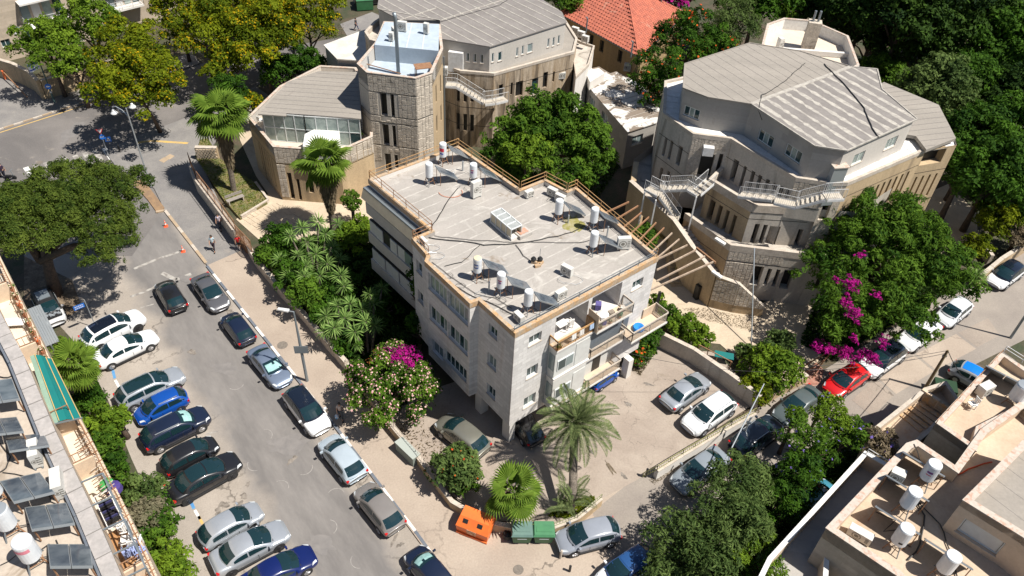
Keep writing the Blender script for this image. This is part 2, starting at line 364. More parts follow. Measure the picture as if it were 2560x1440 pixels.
def stones(p0, p1, zb, zt, parent, root, sw=.33, sh=.56, avoid=(), seed=1, u0=0, u1=None, mat=None, slope=None):
    """rough-faced facing stones of a wall; the first 300 of a building are parts, the rest one part of kind stuff"""
    rg = random.Random(seed); e = p1 - p0; Ln = e.length if u1 is None else u1; e = e.normalized(); n = Vector((e.y, -e.x)); me = unitbox(mat or m_stone)
    ang = math.atan2(e.y, e.x); rest = MB(); u = u0
    while u < Ln - .08:
        w = min(sw * rg.uniform(.65, 1.3), Ln - u); z = zb + rg.uniform(-.3, 0)
        while z < zt - .05:
            h = sh * rg.choice((.5, .8, 1., 1.3)); a = max(z, zb); b = min(z + h, zt); z += h
            if slope: b = min(b, slope(u + w / 2))
            if b - a < .08: continue
            if any(o[0] - .05 < u + w and u < o[1] + .05 and o[2] - .05 < b and a < o[3] + .05 for o in avoid): continue
            c = p0 + e * (u + w / 2) + n * rg.uniform(0, .01); s = (w - .015, .05, b - a - .015); k = STONES.get(root, 0)
            if k < 300:
                put(me, 'stone', parent, Matrix.Translation((c.x, c.y, (a + b) / 2)) @ Matrix.Rotation(ang, 4, 'Z') @ Matrix.Diagonal((*s, 1))); STONES[root] = k + 1
            else: rest.box((c.x, c.y, (a + b) / 2), s, ang)
        u += w
    if rest.v: rest.build('stone_facing', mat or m_stone, parent, kind='stuff')
def railing(pts, h, parent, mat, name='railing', step=.14, post=1.5, rails=(1.,), pick=True, r=.018, thingkw=None):
    """posts, rails and pickets between 3-D points"""
    P = [Vector(p) for p in pts]; fr = MB(); pk = MB()
    for a, b in zip(P[:-1], P[1:]):
        L = (b - a).length; n = max(1, round(L / post))
        for i in range(n + 1): q = a.lerp(b, i / n); fr.beam(q, q + Vector((0, 0, h)), r * 2.2)
        for f in rails: fr.beam(a + Vector((0, 0, h * f)), b + Vector((0, 0, h * f)), r * 2, r * 2)
        if pick:
            n = max(1, round(L / step))
            for i in range(1, n): q = a.lerp(b, i / n); pk.beam(q + Vector((0, 0, .06)), q + Vector((0, 0, h * rails[0] - .02)), r)
            fr.beam(a + Vector((0, 0, .06)), b + Vector((0, 0, .06)), r * 1.6)
    f = fr.build(name, mat, parent, **(thingkw or {}))
    if pk.v: pk.build('pickets', mat, f)
    return f
def cable(pts, r=.02, sag=0., label=None, parent=None, group=None, mat=None, name='cable', jit=0., seed=0):
    rg = random.Random(seed); P = [Vector(p) for p in pts]; out = []
    for a, b in zip(P[:-1], P[1:]):
        n = max(2, int((b - a).length / (.5 if not sag else .9)))
        for i in range(n):
            t = i / n; q = a.lerp(b, t); q.z -= sag * 4 * t * (1 - t)
            if jit: q += Vector((rg.uniform(-jit, jit), rg.uniform(-jit, jit), rg.uniform(0, jit * .3)))
            out.append(q)
    out.append(P[-1])
    return MB().tube(out, r, 5).build(name, mat or m_cable, parent, label=label, cat=None if parent else 'cable', group=group)
# ---------------------------------------------------------------- foliage by numpy
def npmesh(name, V, mat, v=None, nv=4):
    n = len(V) // nv; me = bpy.data.meshes.new(name); me.vertices.add(len(V)); me.vertices.foreach_set('co', V.astype(np.float32).ravel())
    me.loops.add(len(V)); me.loops.foreach_set('vertex_index', np.arange(len(V), dtype=np.int32))
    me.polygons.add(n); me.polygons.foreach_set('loop_start', np.arange(0, len(V), nv, dtype=np.int32))
    if v is not None:
        a = me.attributes.new('v', 'FLOAT', 'FACE'); a.data.foreach_set('value', np.clip(v, 0, 1).astype(np.float32))
    me.materials.append(mat); me.update(); me.validate(); return me
def unit(a): return a / (np.linalg.norm(a, axis=1, keepdims=True) + 1e-9)
def leafquads(rs, C, N, size, asp=.45, up=None):
    n = len(C); N = unit(N); t = rs.normal(size=(n, 3)) if up is None else np.tile(up, (n, 1)) + rs.normal(size=(n, 3)) * .35
    T = unit(np.cross(N, t)); B = np.cross(N, T) if up is None else np.cross(T, N)
    s = (size * rs.uniform(.6, 1.35, n))[:, None]
    V = np.stack([C - T * s, C + B * s * asp + N * s * .12, C + T * s, C - B * s * asp + N * s * .12], 1)
    return V.reshape(-1, 3)
def blobs_pts(rs, blobs, per, low=-.45, jit=.28, fill=.16):
    Cs, Ns, vs = [], [], []
    for (x, y, z, r, rz) in blobs:
        n = max(8, int(per * 12.6 * r * (r + rz) / 2)); d = unit(rs.normal(size=(n, 3))); d[:, 2] = np.where(d[:, 2] < low, -d[:, 2], d[:, 2])
        k = 1 - jit * rs.random(n)[:, None] ** 1.6
        k = np.where(rs.random(n)[:, None] < fill, rs.uniform(.2, 1.12, n)[:, None], k)
        ph = rs.uniform(0, 6.28, 3); k = k * (1 + .22 * np.sin(4.3 * d[:, :1] + ph[0]) * np.sin(3.7 * d[:, 1:2] + ph[1]) + .14 * np.sin(9 * d[:, 2:3] + 7 * d[:, :1] + ph[2]))
        C = np.array([x, y, z]) + d * k * np.array([r, r, rz]); Cs.append(C); Ns.append(d * .9 + rs.normal(size=(n, 3)) * .55 + np.array([0, 0, .35]))
        vs.append(np.clip(rs.normal(.5, .22, n) + rs.normal(0, .2), 0, 1))
    C, N, v = np.concatenate(Cs), np.concatenate(Ns), np.concatenate(vs); q = 2.1; h = np.sin(C[:, 0] * q + C[:, 2] * 1.3) + np.sin(C[:, 1] * q * 1.2 - C[:, 2]) + np.sin(C[:, 2] * q * 1.4 + C[:, 0] * .9) + rs.normal(0, .35, len(C))
    if len(C) > 3000: m = h > -1.25; C, N, v = C[m], N[m], v[m]
    return C, N, v
def crownblobs(rs, R, H, nb, br=(.26, .4), low=-.25, flat=.8, ragged=.25):
    out = [(0, 0, 0, R * .45, H * .45)]; ga = math.pi * (3 - 5 ** .5)
    for i in range(nb):
        z = 1 - (i + .5) / nb * (1 - low); rr = math.sqrt(max(0, 1 - z * z)); a = i * ga + rs.uniform(-.4, .4); b = R * rs.uniform(*br)
        k = rs.uniform(1 - ragged, 1.1); b *= rs.uniform(.7, 1.15); out.append((math.cos(a) * rr * (R - b) * k, math.sin(a) * rr * (R - b) * k, z * (H - b * .6) * k, b, b * flat))
    return out
def fol_obj(name, V, mat, v, parent, kind=None, label=None, cat=None, group=None):
    o = bpy.data.objects.new(name, npmesh(name, V, mat, v)); COL.objects.link(o)
    if parent: o.parent = parent; ORG[o] = ORG[parent]
    return tag(o, label, cat, group, kind)
def trunk_mesh(rg, h, r, R, lean=(0, 0), limbs=6, top=.55):
    m = MB(); tp = Vector((lean[0], lean[1], h)); m.tube([(0, 0, -.1), (lean[0] * .3, lean[1] * .3, h * .4), tp], [r * 1.2, r * .85, r * .6], 9)
    for i in range(limbs):
        a = 6.283 * i / limbs + rg.uniform(-.4, .4); q = tp * rg.uniform(.62, .95); e = Vector((lean[0] + math.cos(a) * R * .72, lean[1] + math.sin(a) * R * .72, h + R * rg.uniform(.05, .45)))
        md = q.lerp(e, .5) + Vector((0, 0, R * .12)); m.tube([q, md, e], [r * .5, r * .32, r * .1], 6)
        for s in (-1, 1):
            e2 = md + Vector((math.cos(a + s * .7) * R * .35, math.sin(a + s * .7) * R * .35, R * .18)); m.tube([md, e2], [r * .25, r * .07], 5)
    return m
TREEN = 0
def tree(name, label, x, y, zc, R, H, mat, group=None, wood=True, cat='tree', size=.2, per=26, nb=16, seed=None, flower=None, lobes=(), base=None, asp=.45, br=(.26, .4), tr=.22, flat=.8, low=-.25, ragged=.25, limbs=6, barkm=None, blobr=None):
    """crown centre seen at pixel (x,y) at height zc; lobes: extra (x,y,z,R,H) crowns of the same tree"""
    global TREEN; TREEN += 1; seed = seed or TREEN * 7 + 3; rs = np.random.RandomState(seed); rg = random.Random(seed)
    c = G(x, y, zc); b = c if base is None else G(base[0], base[1], 0); t = thing(name, label, cat, (b.x, b.y, 0), group)
    bl = [(q[0] + c.x - b.x, q[1] + c.y - b.y, q[2] + zc, q[3], q[4]) for q in crownblobs(rs, R, H, nb, br, low, flat, ragged)]
    for (lx, ly, lz, lr, lh) in lobes:
        lc = G(lx, ly, lz); bl += [(q[0] + lc.x - b.x, q[1] + lc.y - b.y, q[2] + lz, q[3], q[4]) for q in crownblobs(rs, lr, lh, max(6, int(nb * .7)), br, low, flat, ragged)]
    C, N, v = blobs_pts(rs, bl, per); C[:, 2] = np.maximum(C[:, 2], .1)
    fol_obj('crown', leafquads(rs, C, N, size, asp), mat, v, t)
    if flower:
        fm, fs, fn, fd = flower; k = rs.choice(len(C), min(len(C), int(len(C) * fn)), replace=False)
        k = k[(N[k][:, 2] > .2)]; 
        if fd: # in patches
            ph = np.sin(C[k][:, 0] * fd + seed) * np.sin(C[k][:, 1] * fd * 1.3 + 1) + np.sin(C[k][:, 2] * fd * 1.7); k = k[ph > .1]
        CC = C[k] + unit(N[k]) * size * .5
        fol_obj('blossom', leafquads(rs, CC, N[k], fs, .8), fm, rs.random(len(k)), t)
    top = zc - H * .35
    if top > .5 and wood:
        m = trunk_mesh(rg, top, tr, R * .9, (c.x - b.x, c.y - b.y), limbs)
        for (lx, ly, lz, lr, lh) in lobes:
            lc = G(lx, ly, lz); e = Vector((lc.x - b.x, lc.y - b.y, lz)); m.tube([(0, 0, top * .5), e * .55 + Vector((0, 0, top * .3)), e], [tr * .7, tr * .5, tr * .15], 7)
        m.v = [(p[0] + b.x, p[1] + b.y, p[2]) for p in m.v]; m.build('trunk', barkm or m_bark, t, smooth=True)
    return t
# ---------------------------------------------------------------- ground, roads, pavements
MB().poly([(-600, -300, 0), (600, -300, 0), (600, 900, 0), (-600, 900, 0)]).build('ground', m_soil, kind='structure')
def m_streetmat():
    m = M('street_asphalt', (.325, .285, .245), (.27, .235, .2), scale=.3, fine=(9, .1), bump=.15, bscale=25, scol=(.16, .13, .105), sfac=(.64, .74), sscale=.45, crack=.14)
    t = m.node_tree; L = t.links; p = t.nodes['Principled BSDF']; base = p.inputs['Base Color'].links[0].from_socket
    a, b = G(430, 700), G(830, 1340); e = (b - a).normalized(); n = Vector((e.y, -e.x, 0))
    geo = _n(t, 'ShaderNodeNewGeometry').outputs['Position']
    dp = _n(t, 'ShaderNodeVectorMath', operation='DOT_PRODUCT'); L.new(geo, dp.inputs[0]); dp.inputs[1].default_value = n
    s1 = _n(t, 'ShaderNodeMath', operation='SUBTRACT'); L.new(dp.outputs['Value'], s1.inputs[0]); s1.inputs[1].default_value = a.x * n.x + a.y * n.y
    ab = _n(t, 'ShaderNodeMath', operation='ABSOLUTE'); L.new(s1.outputs[0], ab.inputs[0])
    nz = _n(t, 'ShaderNodeTexNoise'); nz.inputs['Scale'].default_value = .35; nz.inputs['Detail'].default_value = 7; L.new(geo, nz.inputs['Vector'])
    ad = _n(t, 'ShaderNodeMath', operation='MULTIPLY_ADD'); L.new(nz.outputs[0], ad.inputs[0]); ad.inputs[1].default_value = 3.2; L.new(ab.outputs[0], ad.inputs[2])
    mr = _n(t, 'ShaderNodeMapRange'); L.new(ad.outputs[0], mr.inputs[0]); mr.inputs[1].default_value = 3.6; mr.inputs[2].default_value = 5.0; mr.inputs[3].default_value = 1; mr.inputs[4].default_value = 0
    n2 = _n(t, 'ShaderNodeTexNoise'); n2.inputs['Scale'].default_value = .5; n2.inputs['Detail'].default_value = 9; n2.inputs['Roughness'].default_value = .7
    d2 = _n(t, 'ShaderNodeVectorMath', operation='DOT_PRODUCT'); L.new(geo, d2.inputs[0]); d2.inputs[1].default_value = Vector((e.x, e.y, 0)) * .35
    d3 = _n(t, 'ShaderNodeVectorMath', operation='DOT_PRODUCT'); L.new(geo, d3.inputs[0]); d3.inputs[1].default_value = n * 1.1
    mp = _n(t, 'ShaderNodeCombineXYZ'); L.new(d2.outputs['Value'], mp.inputs[0]); L.new(d3.outputs['Value'], mp.inputs[1]); L.new(mp.outputs[0], n2.inputs['Vector'])
    r2 = _n(t, 'ShaderNodeMapRange'); L.new(n2.outputs[0], r2.inputs[0]); r2.inputs[1].default_value = .38; r2.inputs[2].default_value = .64
    mx = _n(t, 'ShaderNodeMix', data_type='RGBA'); L.new(r2.outputs[0], mx.inputs[0]); mx.inputs[6].default_value = (.14, .13, .124, 1); mx.inputs[7].default_value = (.205, .19, .178, 1)
    m3 = _n(t, 'ShaderNodeMix', data_type='RGBA'); L.new(mr.outputs[0], m3.inputs[0]); L.new(base, m3.inputs[6]); L.new(mx.outputs[2], m3.inputs[7]); L.new(m3.outputs[2], p.inputs['Base Color']); return m
m_street = m_streetmat()
m_grass = M('grass_cover', (.1, .115, .035), (.2, .15, .07), scale=1.2, fine=(9, .35), bump=.5, bscale=14)
sheet('street', [(1200, 1560), (830, 1057), (515, 663), (413, 528), (385, 470), (300, 415), (150, 470), (60, 640), (100, 760), (200, 870), (270, 1000), (330, 1150), (400, 1300), (500, 1560)], .02, m_street)
sheet('road', [(-80, 350), (0, 325), (130, 283), (285, 233), (500, 160), (620, 132), (860, 92), (960, 60), (980, 90), (900, 125), (760, 175), (640, 215), (450, 300), (330, 345), (262, 378), (300, 430), (385, 470), (410, 525), (330, 640), (200, 640), (60, 620), (-80, 540)], .024, m_road)
sheet('pavement', [(385, 470), (300, 430), (262, 378), (330, 345), (450, 300), (640, 215), (700, 260), (560, 330), (500, 400), (560, 530), (612, 622), (518, 663), (413, 528)], .13, m_grey, .13)
sheet('pavement', [(518, 663), (612, 622), (700, 700), (900, 930), (1010, 1090), (1100, 1220), (1200, 1300), (1390, 1315), (1500, 1250), (1600, 1185), (1760, 1250), (1900, 1560), (1200, 1560), (830, 1057)], .13, m_walkbeige, .13)
sheet('pavement', [(-80, 180), (60, 200), (110, 245), (170, 215), (300, 190), (480, 130), (500, 158), (285, 231), (130, 281), (0, 323), (-80, 348)], .13, m_grey, .13)
sheet('courtyard', [(960, 1050), (1000, 1000), (1180, 940), (1300, 990), (1500, 930), (1640, 870), (1790, 880), (1900, 1000), (1610, 1190), (1500, 1250), (1400, 1310), (1210, 1300), (1080, 1200)], .138, m_yard)
sheet('side_street', [(1480, 1280), (1600, 1186), (1900, 1015), (2010, 955), (2150, 870), (2280, 790), (2440, 680), (2600, 610), (2800, 520), (2800, 700), (2560, 850), (2400, 930), (2300, 985), (2200, 1070), (2000, 1250), (1850, 1420), (1800, 1560), (1600, 1560)], .134, m_slab)
for i, q in enumerate([[(2290, 885), (2390, 835), (2440, 872), (2340, 925)], [(2395, 832), (2470, 795), (2500, 838), (2443, 868)], [(2190, 940), (2285, 888), (2335, 928), (2240, 985)], [(2130, 1000), (2188, 945), (2235, 988), (2180, 1040)], [(1520, 1395), (1380, 1440), (1330, 1420), (1460, 1375)]]):
    sheet('concrete_patch', q, .139 + .0012 * i, m_bay if i % 2 else m_walkbeige)
sheet('path', [(640, 250), (590, 280), (600, 350), (640, 440), (670, 485), (640, 510), (590, 548), (660, 610), (860, 600), (960, 620), (1000, 480), (940, 430), (800, 440), (700, 400), (690, 250)], .05, m_path)
sheet('path', [(1540, 540), (1640, 580), (1760, 700), (1900, 760), (2050, 700), (2080, 850), (2000, 970), (1880, 930), (1800, 860), (1700, 850), (1630, 800)], .05, m_path)
sheet('path', [(2150, 640), (2290, 495), (2370, 460), (2440, 530), (2445, 590), (2380, 620), (2300, 660)], .05, m_path)
sheet('lawn', [(520, 345), (548, 395), (590, 425), (650, 465), (668, 505), (600, 545), (560, 500), (520, 440), (488, 390), (500, 350)], .3, m_grass, .3)
sheet('lawn', [(2150, 160), (2300, 150), (2330, 190), (2180, 200)], .03, M('yellow_grass', (.2, .2, .03), (.12, .14, .02), scale=1.5))
sheet('lawn', [(2470, 230), (2600, 230), (2600, 290), (2480, 275)], .03, M('yellowgreen_grass', (.16, .2, .03), (.12, .15, .02), scale=1.5))  # lawn of two mixed yellow-green grass tones
sheet('back_road', [(2180, 215), (2400, 270), (2600, 330), (2600, 370), (2380, 310), (2160, 250)], .02, m_road)
sheet('garden_yard', [(2395, 60), (2560, 80), (2560, 170), (2380, 210)], .02, m_path)
sheet('back_lane', [(850, 60), (930, 30), (1000, 60), (960, 100), (880, 110)], .03, m_grey)
sheet('soil_bed', [(325, 452), (358, 448), (412, 520), (393, 532), (370, 500)], .135, M('dry_soil', (.3, .19, .1), (.2, .13, .08), scale=1.5, bump=.4))
sheet('soil_bed', [(60, 640), (180, 700), (205, 770), (160, 800), (60, 760)], .03, M('leaf_litter', (.1, .07, .045), (.2, .15, .1), scale=1.5, fine=(7, .3), bump=.4))
# kerbs
def kerbline(px, z, h, w, cols, seg, name='kerb'):
    root = thing(name, 'x', 'x', (0, 0, 0)); del root['label']; del root['category']; root['kind'] = 'structure'
    P = [G3(x, y, z) for x, y in px]; k = 0; cache = {}
    for a, b in zip(P[:-1], P[1:]):
        L = (b - a).length; n = max(1, round(L / seg)); e = (b - a).normalized()
        for i in range(n):
            p = a.lerp(b, i / n) + e * .012; q = a.lerp(b, (i + 1) / n) - e * .012; c = cols[k % len(cols)]; k += 1
            MB().beam(p + Vector((0, 0, h / 2)), q + Vector((0, 0, h / 2)), w, h).build('kerb_stone', c, root)
    return root
kerbline([(1160, 1500), (1038, 1330), (830, 1057), (518, 667)], 0, .15, .2, [m_white, m_kdark], 1.35)
kerbline([(516, 660), (413, 528), (390, 532)], 0, .15, .26, [m_kerb, m_kerb, m_copew], 1.0)
kerbline([(-40, 338), (130, 283), (285, 233), (440, 182)], 0, .15, .2, [m_kerb, m_copew], 1.0)
MB_l = lambda: MB()
def strip(px, z, w, mat, name='road_marking'):
    P = [G3(x, y, z) for x, y in px]; m = MB()
    for a, b in zip(P[:-1], P[1:]): e = (b - a).normalized(); n = Vector((-e.y, e.x, 0)) * w / 2; m.poly([a - n, b - n, b + n, a + n])
    return m.build(name, mat, kind='structure')
strip([(-40, 344), (132, 289), (288, 238), (440, 187)], .031, .16, m_yel)
for i in range(9): 
    t = i / 8; x = 72 + (268 - 72) * t; y = 432 + (384 - 432) * t; strip([(x - 8, y - 14), (x + 12, y + 14)], .031, .5, m_line if 0 < i < 8 else m_white)
strip([(335, 672), (392, 648), (447, 630)], .031, .28, m_line); strip([(325, 742), (360, 730), (398, 712)], .031, .25, m_line); strip([(405, 682), (440, 700), (478, 685)], .031, .4, m_line)
strip([(281, 922), (287, 946)], .027, .2, m_blue); strip([(288, 950), (300, 972)], .027, .18, m_white); strip([(300, 972), (313, 992)], .027, .18, m_yel)
strip([(474, 1247), (485, 1272)], .027, .2, m_blue); strip([(487, 1275), (500, 1298)], .027, .18, m_white); strip([(496, 1290), (512, 1320)], .027, .18, m_yel); strip([(544, 1372), (552, 1392)], .027, .2, m_blue)
strip([(515, 1085), (545, 1078)], .027, .12, m_line); strip([(350, 770), (385, 760)], .027, .1, m_line)
strip([(340, 357), (380, 352), (470, 358)], .136, .35, m_yel)
def manhole(x, y, r, z, lab, group='manhole covers'):
    g = G(x, y, z); tag(MB().cyl((g.x, g.y, z - .03), r, .04, 20).build('manhole_cover', M('manhole', (.2, .17, .14), (.14, .12, .1), scale=6, bump=.6, bscale=25)), lab, 'manhole cover', group)
manhole(706, 863, .42, .13, 'round manhole cover on the pavement beside the dark hatchback')
manhole(1296, 1424, .33, .145, 'round manhole cover in the concrete at the street corner')
manhole(99, 406, .3, .03, 'round manhole cover in the asphalt near the zebra crossing')
for k, (x, y) in enumerate(((408, 401), (423, 393))):
    sheet('inspection_cover', [(x - 11, y), (x + 2, y - 8), (x + 14, y - 3), (x + 1, y + 6)], .136 + k * .001, m_kerb)
# paving stones of the forecourt with dry grass between
pr = thing('stone_paving', 'x', 'x', (0, 0, 0)); del pr['label']; del pr['category']; pr['kind'] = 'structure'
a, b, c = G(600, 545), G(700, 505), G(672, 592); rgp = random.Random(4)
ex = (b - a); ey = (c - a); NX, NY = 9, 5
for i in range(NX):
    for j in range(NY):
        if rgp.random() < .1: continue
        u0, u1, v0, v1 = i / NX, (i + 1) / NX, j / NY, (j + 1) / NY; g = .006 + rgp.random() * .008
        q = [a + ex * u + ey * v for u, v in ((u0 + g, v0 + g * 2), (u1 - g, v0 + g * 2), (u1 - g, v1 - g * 2), (u0 + g, v1 - g * 2))]
        MB().prism(q, .04, .075 + rgp.random() * .03).build('paving_stone', m_path, pr)
# ---------------------------------------------------------------- low walls and fences
def gwall(name, label, px, z0, h, t, mat, cat='wall', cope=m_copew, group=None, seg=2.2):
    P = [G(x, y, z0) for x, y in px]; b = P[0]; T = thing(name, label, cat, (b.x, b.y, z0), group)
    def off(P, d):
        out = []
        for i, p in enumerate(P):
            e = ((P[i] - P[i - 1]).normalized() if i else Vector((0, 0))) + ((P[i + 1] - P[i]).normalized() if i < len(P) - 1 else Vector((0, 0))); e.normalize(); out.append(p + Vector((-e.y, e.x)) * d)
        return out
    A, B, C, D = off(P, t / 2), off(P, -t / 2), off(P, t / 2 + .03), off(P, -t / 2 - .03)
    for i in range(len(P) - 1):
        MB().prism([A[i], A[i + 1], B[i + 1], B[i]], z0 - .1, z0 + h).build('wall_body', mat, T)
        L = (P[i + 1] - P[i]).length; n = max(1, round(L / seg))
        for k in range(n):
            f, g = k / n + .004, (k + 1) / n - .004
            MB().prism([C[i].lerp(C[i + 1], f), C[i].lerp(C[i + 1], g), D[i].lerp(D[i + 1], g), D[i].lerp(D[i + 1], f)], z0 + h, z0 + h + .06).build('coping_stone', cope, T)
    return T, P
T, P = gwall('garden_wall', 'long low stone wall between the pavement and the yucca garden', [(612, 612), (640, 660), (700, 735), (760, 800), (812, 862), (868, 925)], .13, .95, .3, m_stone)
T, P = gwall('garden_wall', 'low pale wall running past the pink oleander to the orange bin', [(868, 925), (925, 1005), (985, 1085), (1040, 1150), (1095, 1222), (1130, 1268), (1185, 1300), (1225, 1322)], .13, .7, .25, m_concw)
railing([(p.x, p.y, .95) for p in P[:5]], .45, None, m_copew, 'wall_railing', step=.25, r=.014, thingkw=dict(label='thin pale railing on the wall between oleander and red-flowered bush', cat='railing'))
T, P = gwall('garden_wall', 'curved low wall behind the green wheeled bins at the corner', [(1225, 1322), (1300, 1338), (1380, 1335), (1440, 1312), (1500, 1262)], .13, .8, .25, m_concw)
railing([(p.x, p.y, 1.0) for p in P[1:]], .4, None, lf_olive if False else M('green_paint', (.16, .2, .06), (.24, .25, .12), scale=4), 'wall_railing', step=.22, r=.014, thingkw=dict(label='low green railing on the curved wall behind the wheeled bins', cat='railing'))
T, P = gwall('courtyard_wall', 'straight white wall with a green railing along the side street', [(1636, 1196), (1700, 1156), (1760, 1120), (1820, 1085), (1880, 1052)], .13, .95, .3, m_wall2)
railing([(G(1606, 1196).x, G(1606, 1196).y, .14), (P[0].x, P[0].y, 1.1)] + [(p.x, p.y, 1.1) for p in P[1:]], .55, None, M('olive_paint', (.2, .2, .06), (.3, .28, .14), scale=3), 'wall_railing', step=.2, r=.02, thingkw=dict(label='olive green railing on the white courtyard wall beside parked cars', cat='railing'))
gwall('retaining_wall', 'grey retaining wall between the courtyard and the beige path', [(1640, 862), (1727, 905), (1813, 965), (1890, 1022)], .13, 1.5, .3, m_conc)
gwall('garden_wall', 'short ochre wall between the trees and the grey car', [(1900, 1015), (1950, 985), (2010, 955)], .13, .9, .3, m_concw)
gwall('garden_wall', 'pale wall at the top of the side street near the black-roofed white car', [(2438, 715), (2490, 672), (2560, 628), (2700, 560)], .13, 1.3, .3, m_concw)
gwall('garden_wall', 'dark topped wall beside the sunlit paving in the upper garden', [(2430, 600), (2470, 660)], .05, 1.0, .3, m_stone)
gwall('boundary_wall', 'tall curving plastered wall below the apartments with balconies', [(-60, 165), (0, 190), (50, 205), (90, 225), (112, 248)], .13, 2.3, .35, m_concw)
gwall('boundary_wall', 'pale boundary wall with a dark gateway behind the yellow trees', [(118, 246), (190, 225), (300, 190), (420, 155)], .13, 2.2, .35, m_concw)
T, P = gwall('street_wall', 'dark old stone wall below the rusty fence by the palm', [(484, 440), (500, 480), (530, 520), (566, 568), (598, 612)], .13, 1.5, .4, m_stone)
railing([(p.x, p.y, 1.7) for p in P], 1.2, None, m_rusty, 'rusty_fence', step=.3, rails=(1., .1), r=.02, thingkw=dict(label='rusty mesh fence on the dark stone wall by the wide pavement', cat='fence'))
gg = [G3(598, 612, .13), G3(636, 652, .13)]
railing(gg, 2.3, None, m_rusty, 'rusty_gate', step=.12, rails=(1., .5), r=.025, thingkw=dict(label='rusty sheet gate beside the man in red', cat='gate'))
T, P = gwall('planter_wall', 'low planter wall round the lawn of the bare-trunked palm', [(640, 462), (672, 506), (604, 548)], .05, .35, .18, m_copew)
T, P = gwall('rubble_wall', 'small rubble stone wall at the head of the planter', [(494, 395), (548, 396)], .2, 1.3, .4, m_concw)
rg = random.Random(8)
for i in range(6):
    for j in range(6):
        q = G(494, 395, .2).lerp(G(548, 396, .2), (i + .5 + (j % 2) * .3) / 6.4); put(unitbox(m_path), 'rubble_stone', T, Matrix.Translation((q.x, q.y - .22, .3 + j * .2)) @ Matrix.Diagonal((.33 * rg.uniform(.8, 1.1), .12, .18, 1)))
# ---------------------------------------------------------------- apartment house in the middle
O = G(1288, 833, 11.4)
def bld(name, label, x, y): return thing(name, label, 'building', (x, y, 0))
main = bld('apartment_house', 'white stone apartment house on pillars with a flat roof full of water tanks', O.x, O.y)
RP = [(1288, 833), (1645, 642), (1440, 468), (1418, 477), (1363, 448), (1300, 473), (1145, 365), (922, 448), (1077, 577), (1030, 597), (1068, 640), (1063, 653), (1175, 758), (1197, 750)]
P = [G(x, y, 11.4) for x, y in RP]
HT = 11.4; ZB = 2.1
def wn(u, z, w, h, k='win'): return (u - w / 2, u + w / 2, z - h / 2, z + h / 2, k)
# front
fo = [wn(1.74, 9.85, 1.05, .85), wn(1.74, 6.7, .95, 1.05), wn(1.74, 3.65, 1.05, 1.1, 'mixed'), wn(11.06, 9.7, 1.05, .85), (3.45, 6.3, 8.55, 10.75, 'loggia'), (6.62, 9.4, 8.55, 10.8, 'loggia'), (9.75, 10.7, 5.7, 8.0, 'deep')]
facade(P[0], P[1], ZB, HT, fo, m_wall, main)
facade(P[1], P[2], ZB, HT, [wn(3, 9.6, 1.2, 1.1), wn(6.5, 9.6, 1.2, 1.1), wn(3, 6.6, 1.2, 1.1), wn(6.5, 6.6, 1.2, 1.1)], m_wall, main)
for i in (2, 3, 4, 5): facade(P[i], P[i + 1], ZB, HT, [], m_wall, main)
facade(P[6], P[7], ZB, HT, [wn(2.5, 9.6, 1.2, 1.2), wn(6, 9.6, 1.2, 1.2)], m_wall, main)
facade(P[7], P[8], ZB, HT, [], m_wall, main)
facade(P[8], P[9], ZB, HT, [], m_wall, main); facade(P[9], P[10], ZB, HT, [wn(.9, 9.4, .8, 1.1), wn(.9, 6.5, .8, 1.1)], m_wall, main)
facade(P[10], P[11], ZB, HT, [], m_wall, main)
facade(P[11], P[12], ZB, HT, [(.3, 2.5, 9.15, 10.65, 'curt'), (2.6, 4.9, 9.15, 10.65, 'curt'), (.3, 2.5, 6.2, 7.7, 'mixed'), (2.6, 4.9, 6.2, 7.7, 'mixed'), (.5, 1.9, 3.0, 4.3, 'pale'), (2.1, 4.8, 3.3, 4.6, 'win')], m_wall, main)
facade(P[12], P[13], ZB, HT, [], m_wall, main)
facade(P[13], P[0], ZB, HT, [wn(1.55, 9.75, .9, .9), wn(1.55, 6.85, .95, 1.2, 'pale'), wn(1.6, 3.8, .95, 1.1)], m_wall, main)
MB().poly([(p.x, p.y, ZB) for p in P[::-1]]).build('soffit', m_wall2, main)
for (x, y, w, d) in ((1268, 1098, .5, .8), (1205, 1000, .7, .7), (1568, 915, .5, .6), (1340, 985, .5, .5)):
    g = G(x, y, 1.2); 
    if x == 1268: g = P[0] + Vector((-.02, .55))
    MB().box((g.x, g.y, 1.05), (w, d, 2.12), R_(40.5)).build('pillar', m_wall2, main)
MB().poly([(p.x, p.y, 11.0) for p in P]).build('roof', m_bit, main)
coping(P, .2, 10.99, 11.43, 'coping_stone', m_cope, main, out=.05)
for i in range(len(P)):
    I = inset(P, .202); a, b = I[i], I[(i + 1) % len(P)]; MB().poly([(a.x, a.y, 11.004), (a.x, a.y, 11.34), (b.x, b.y, 11.34), (b.x, b.y, 11.004)]).build('parapet_face', m_bit if i % 3 else m_wall2, main)
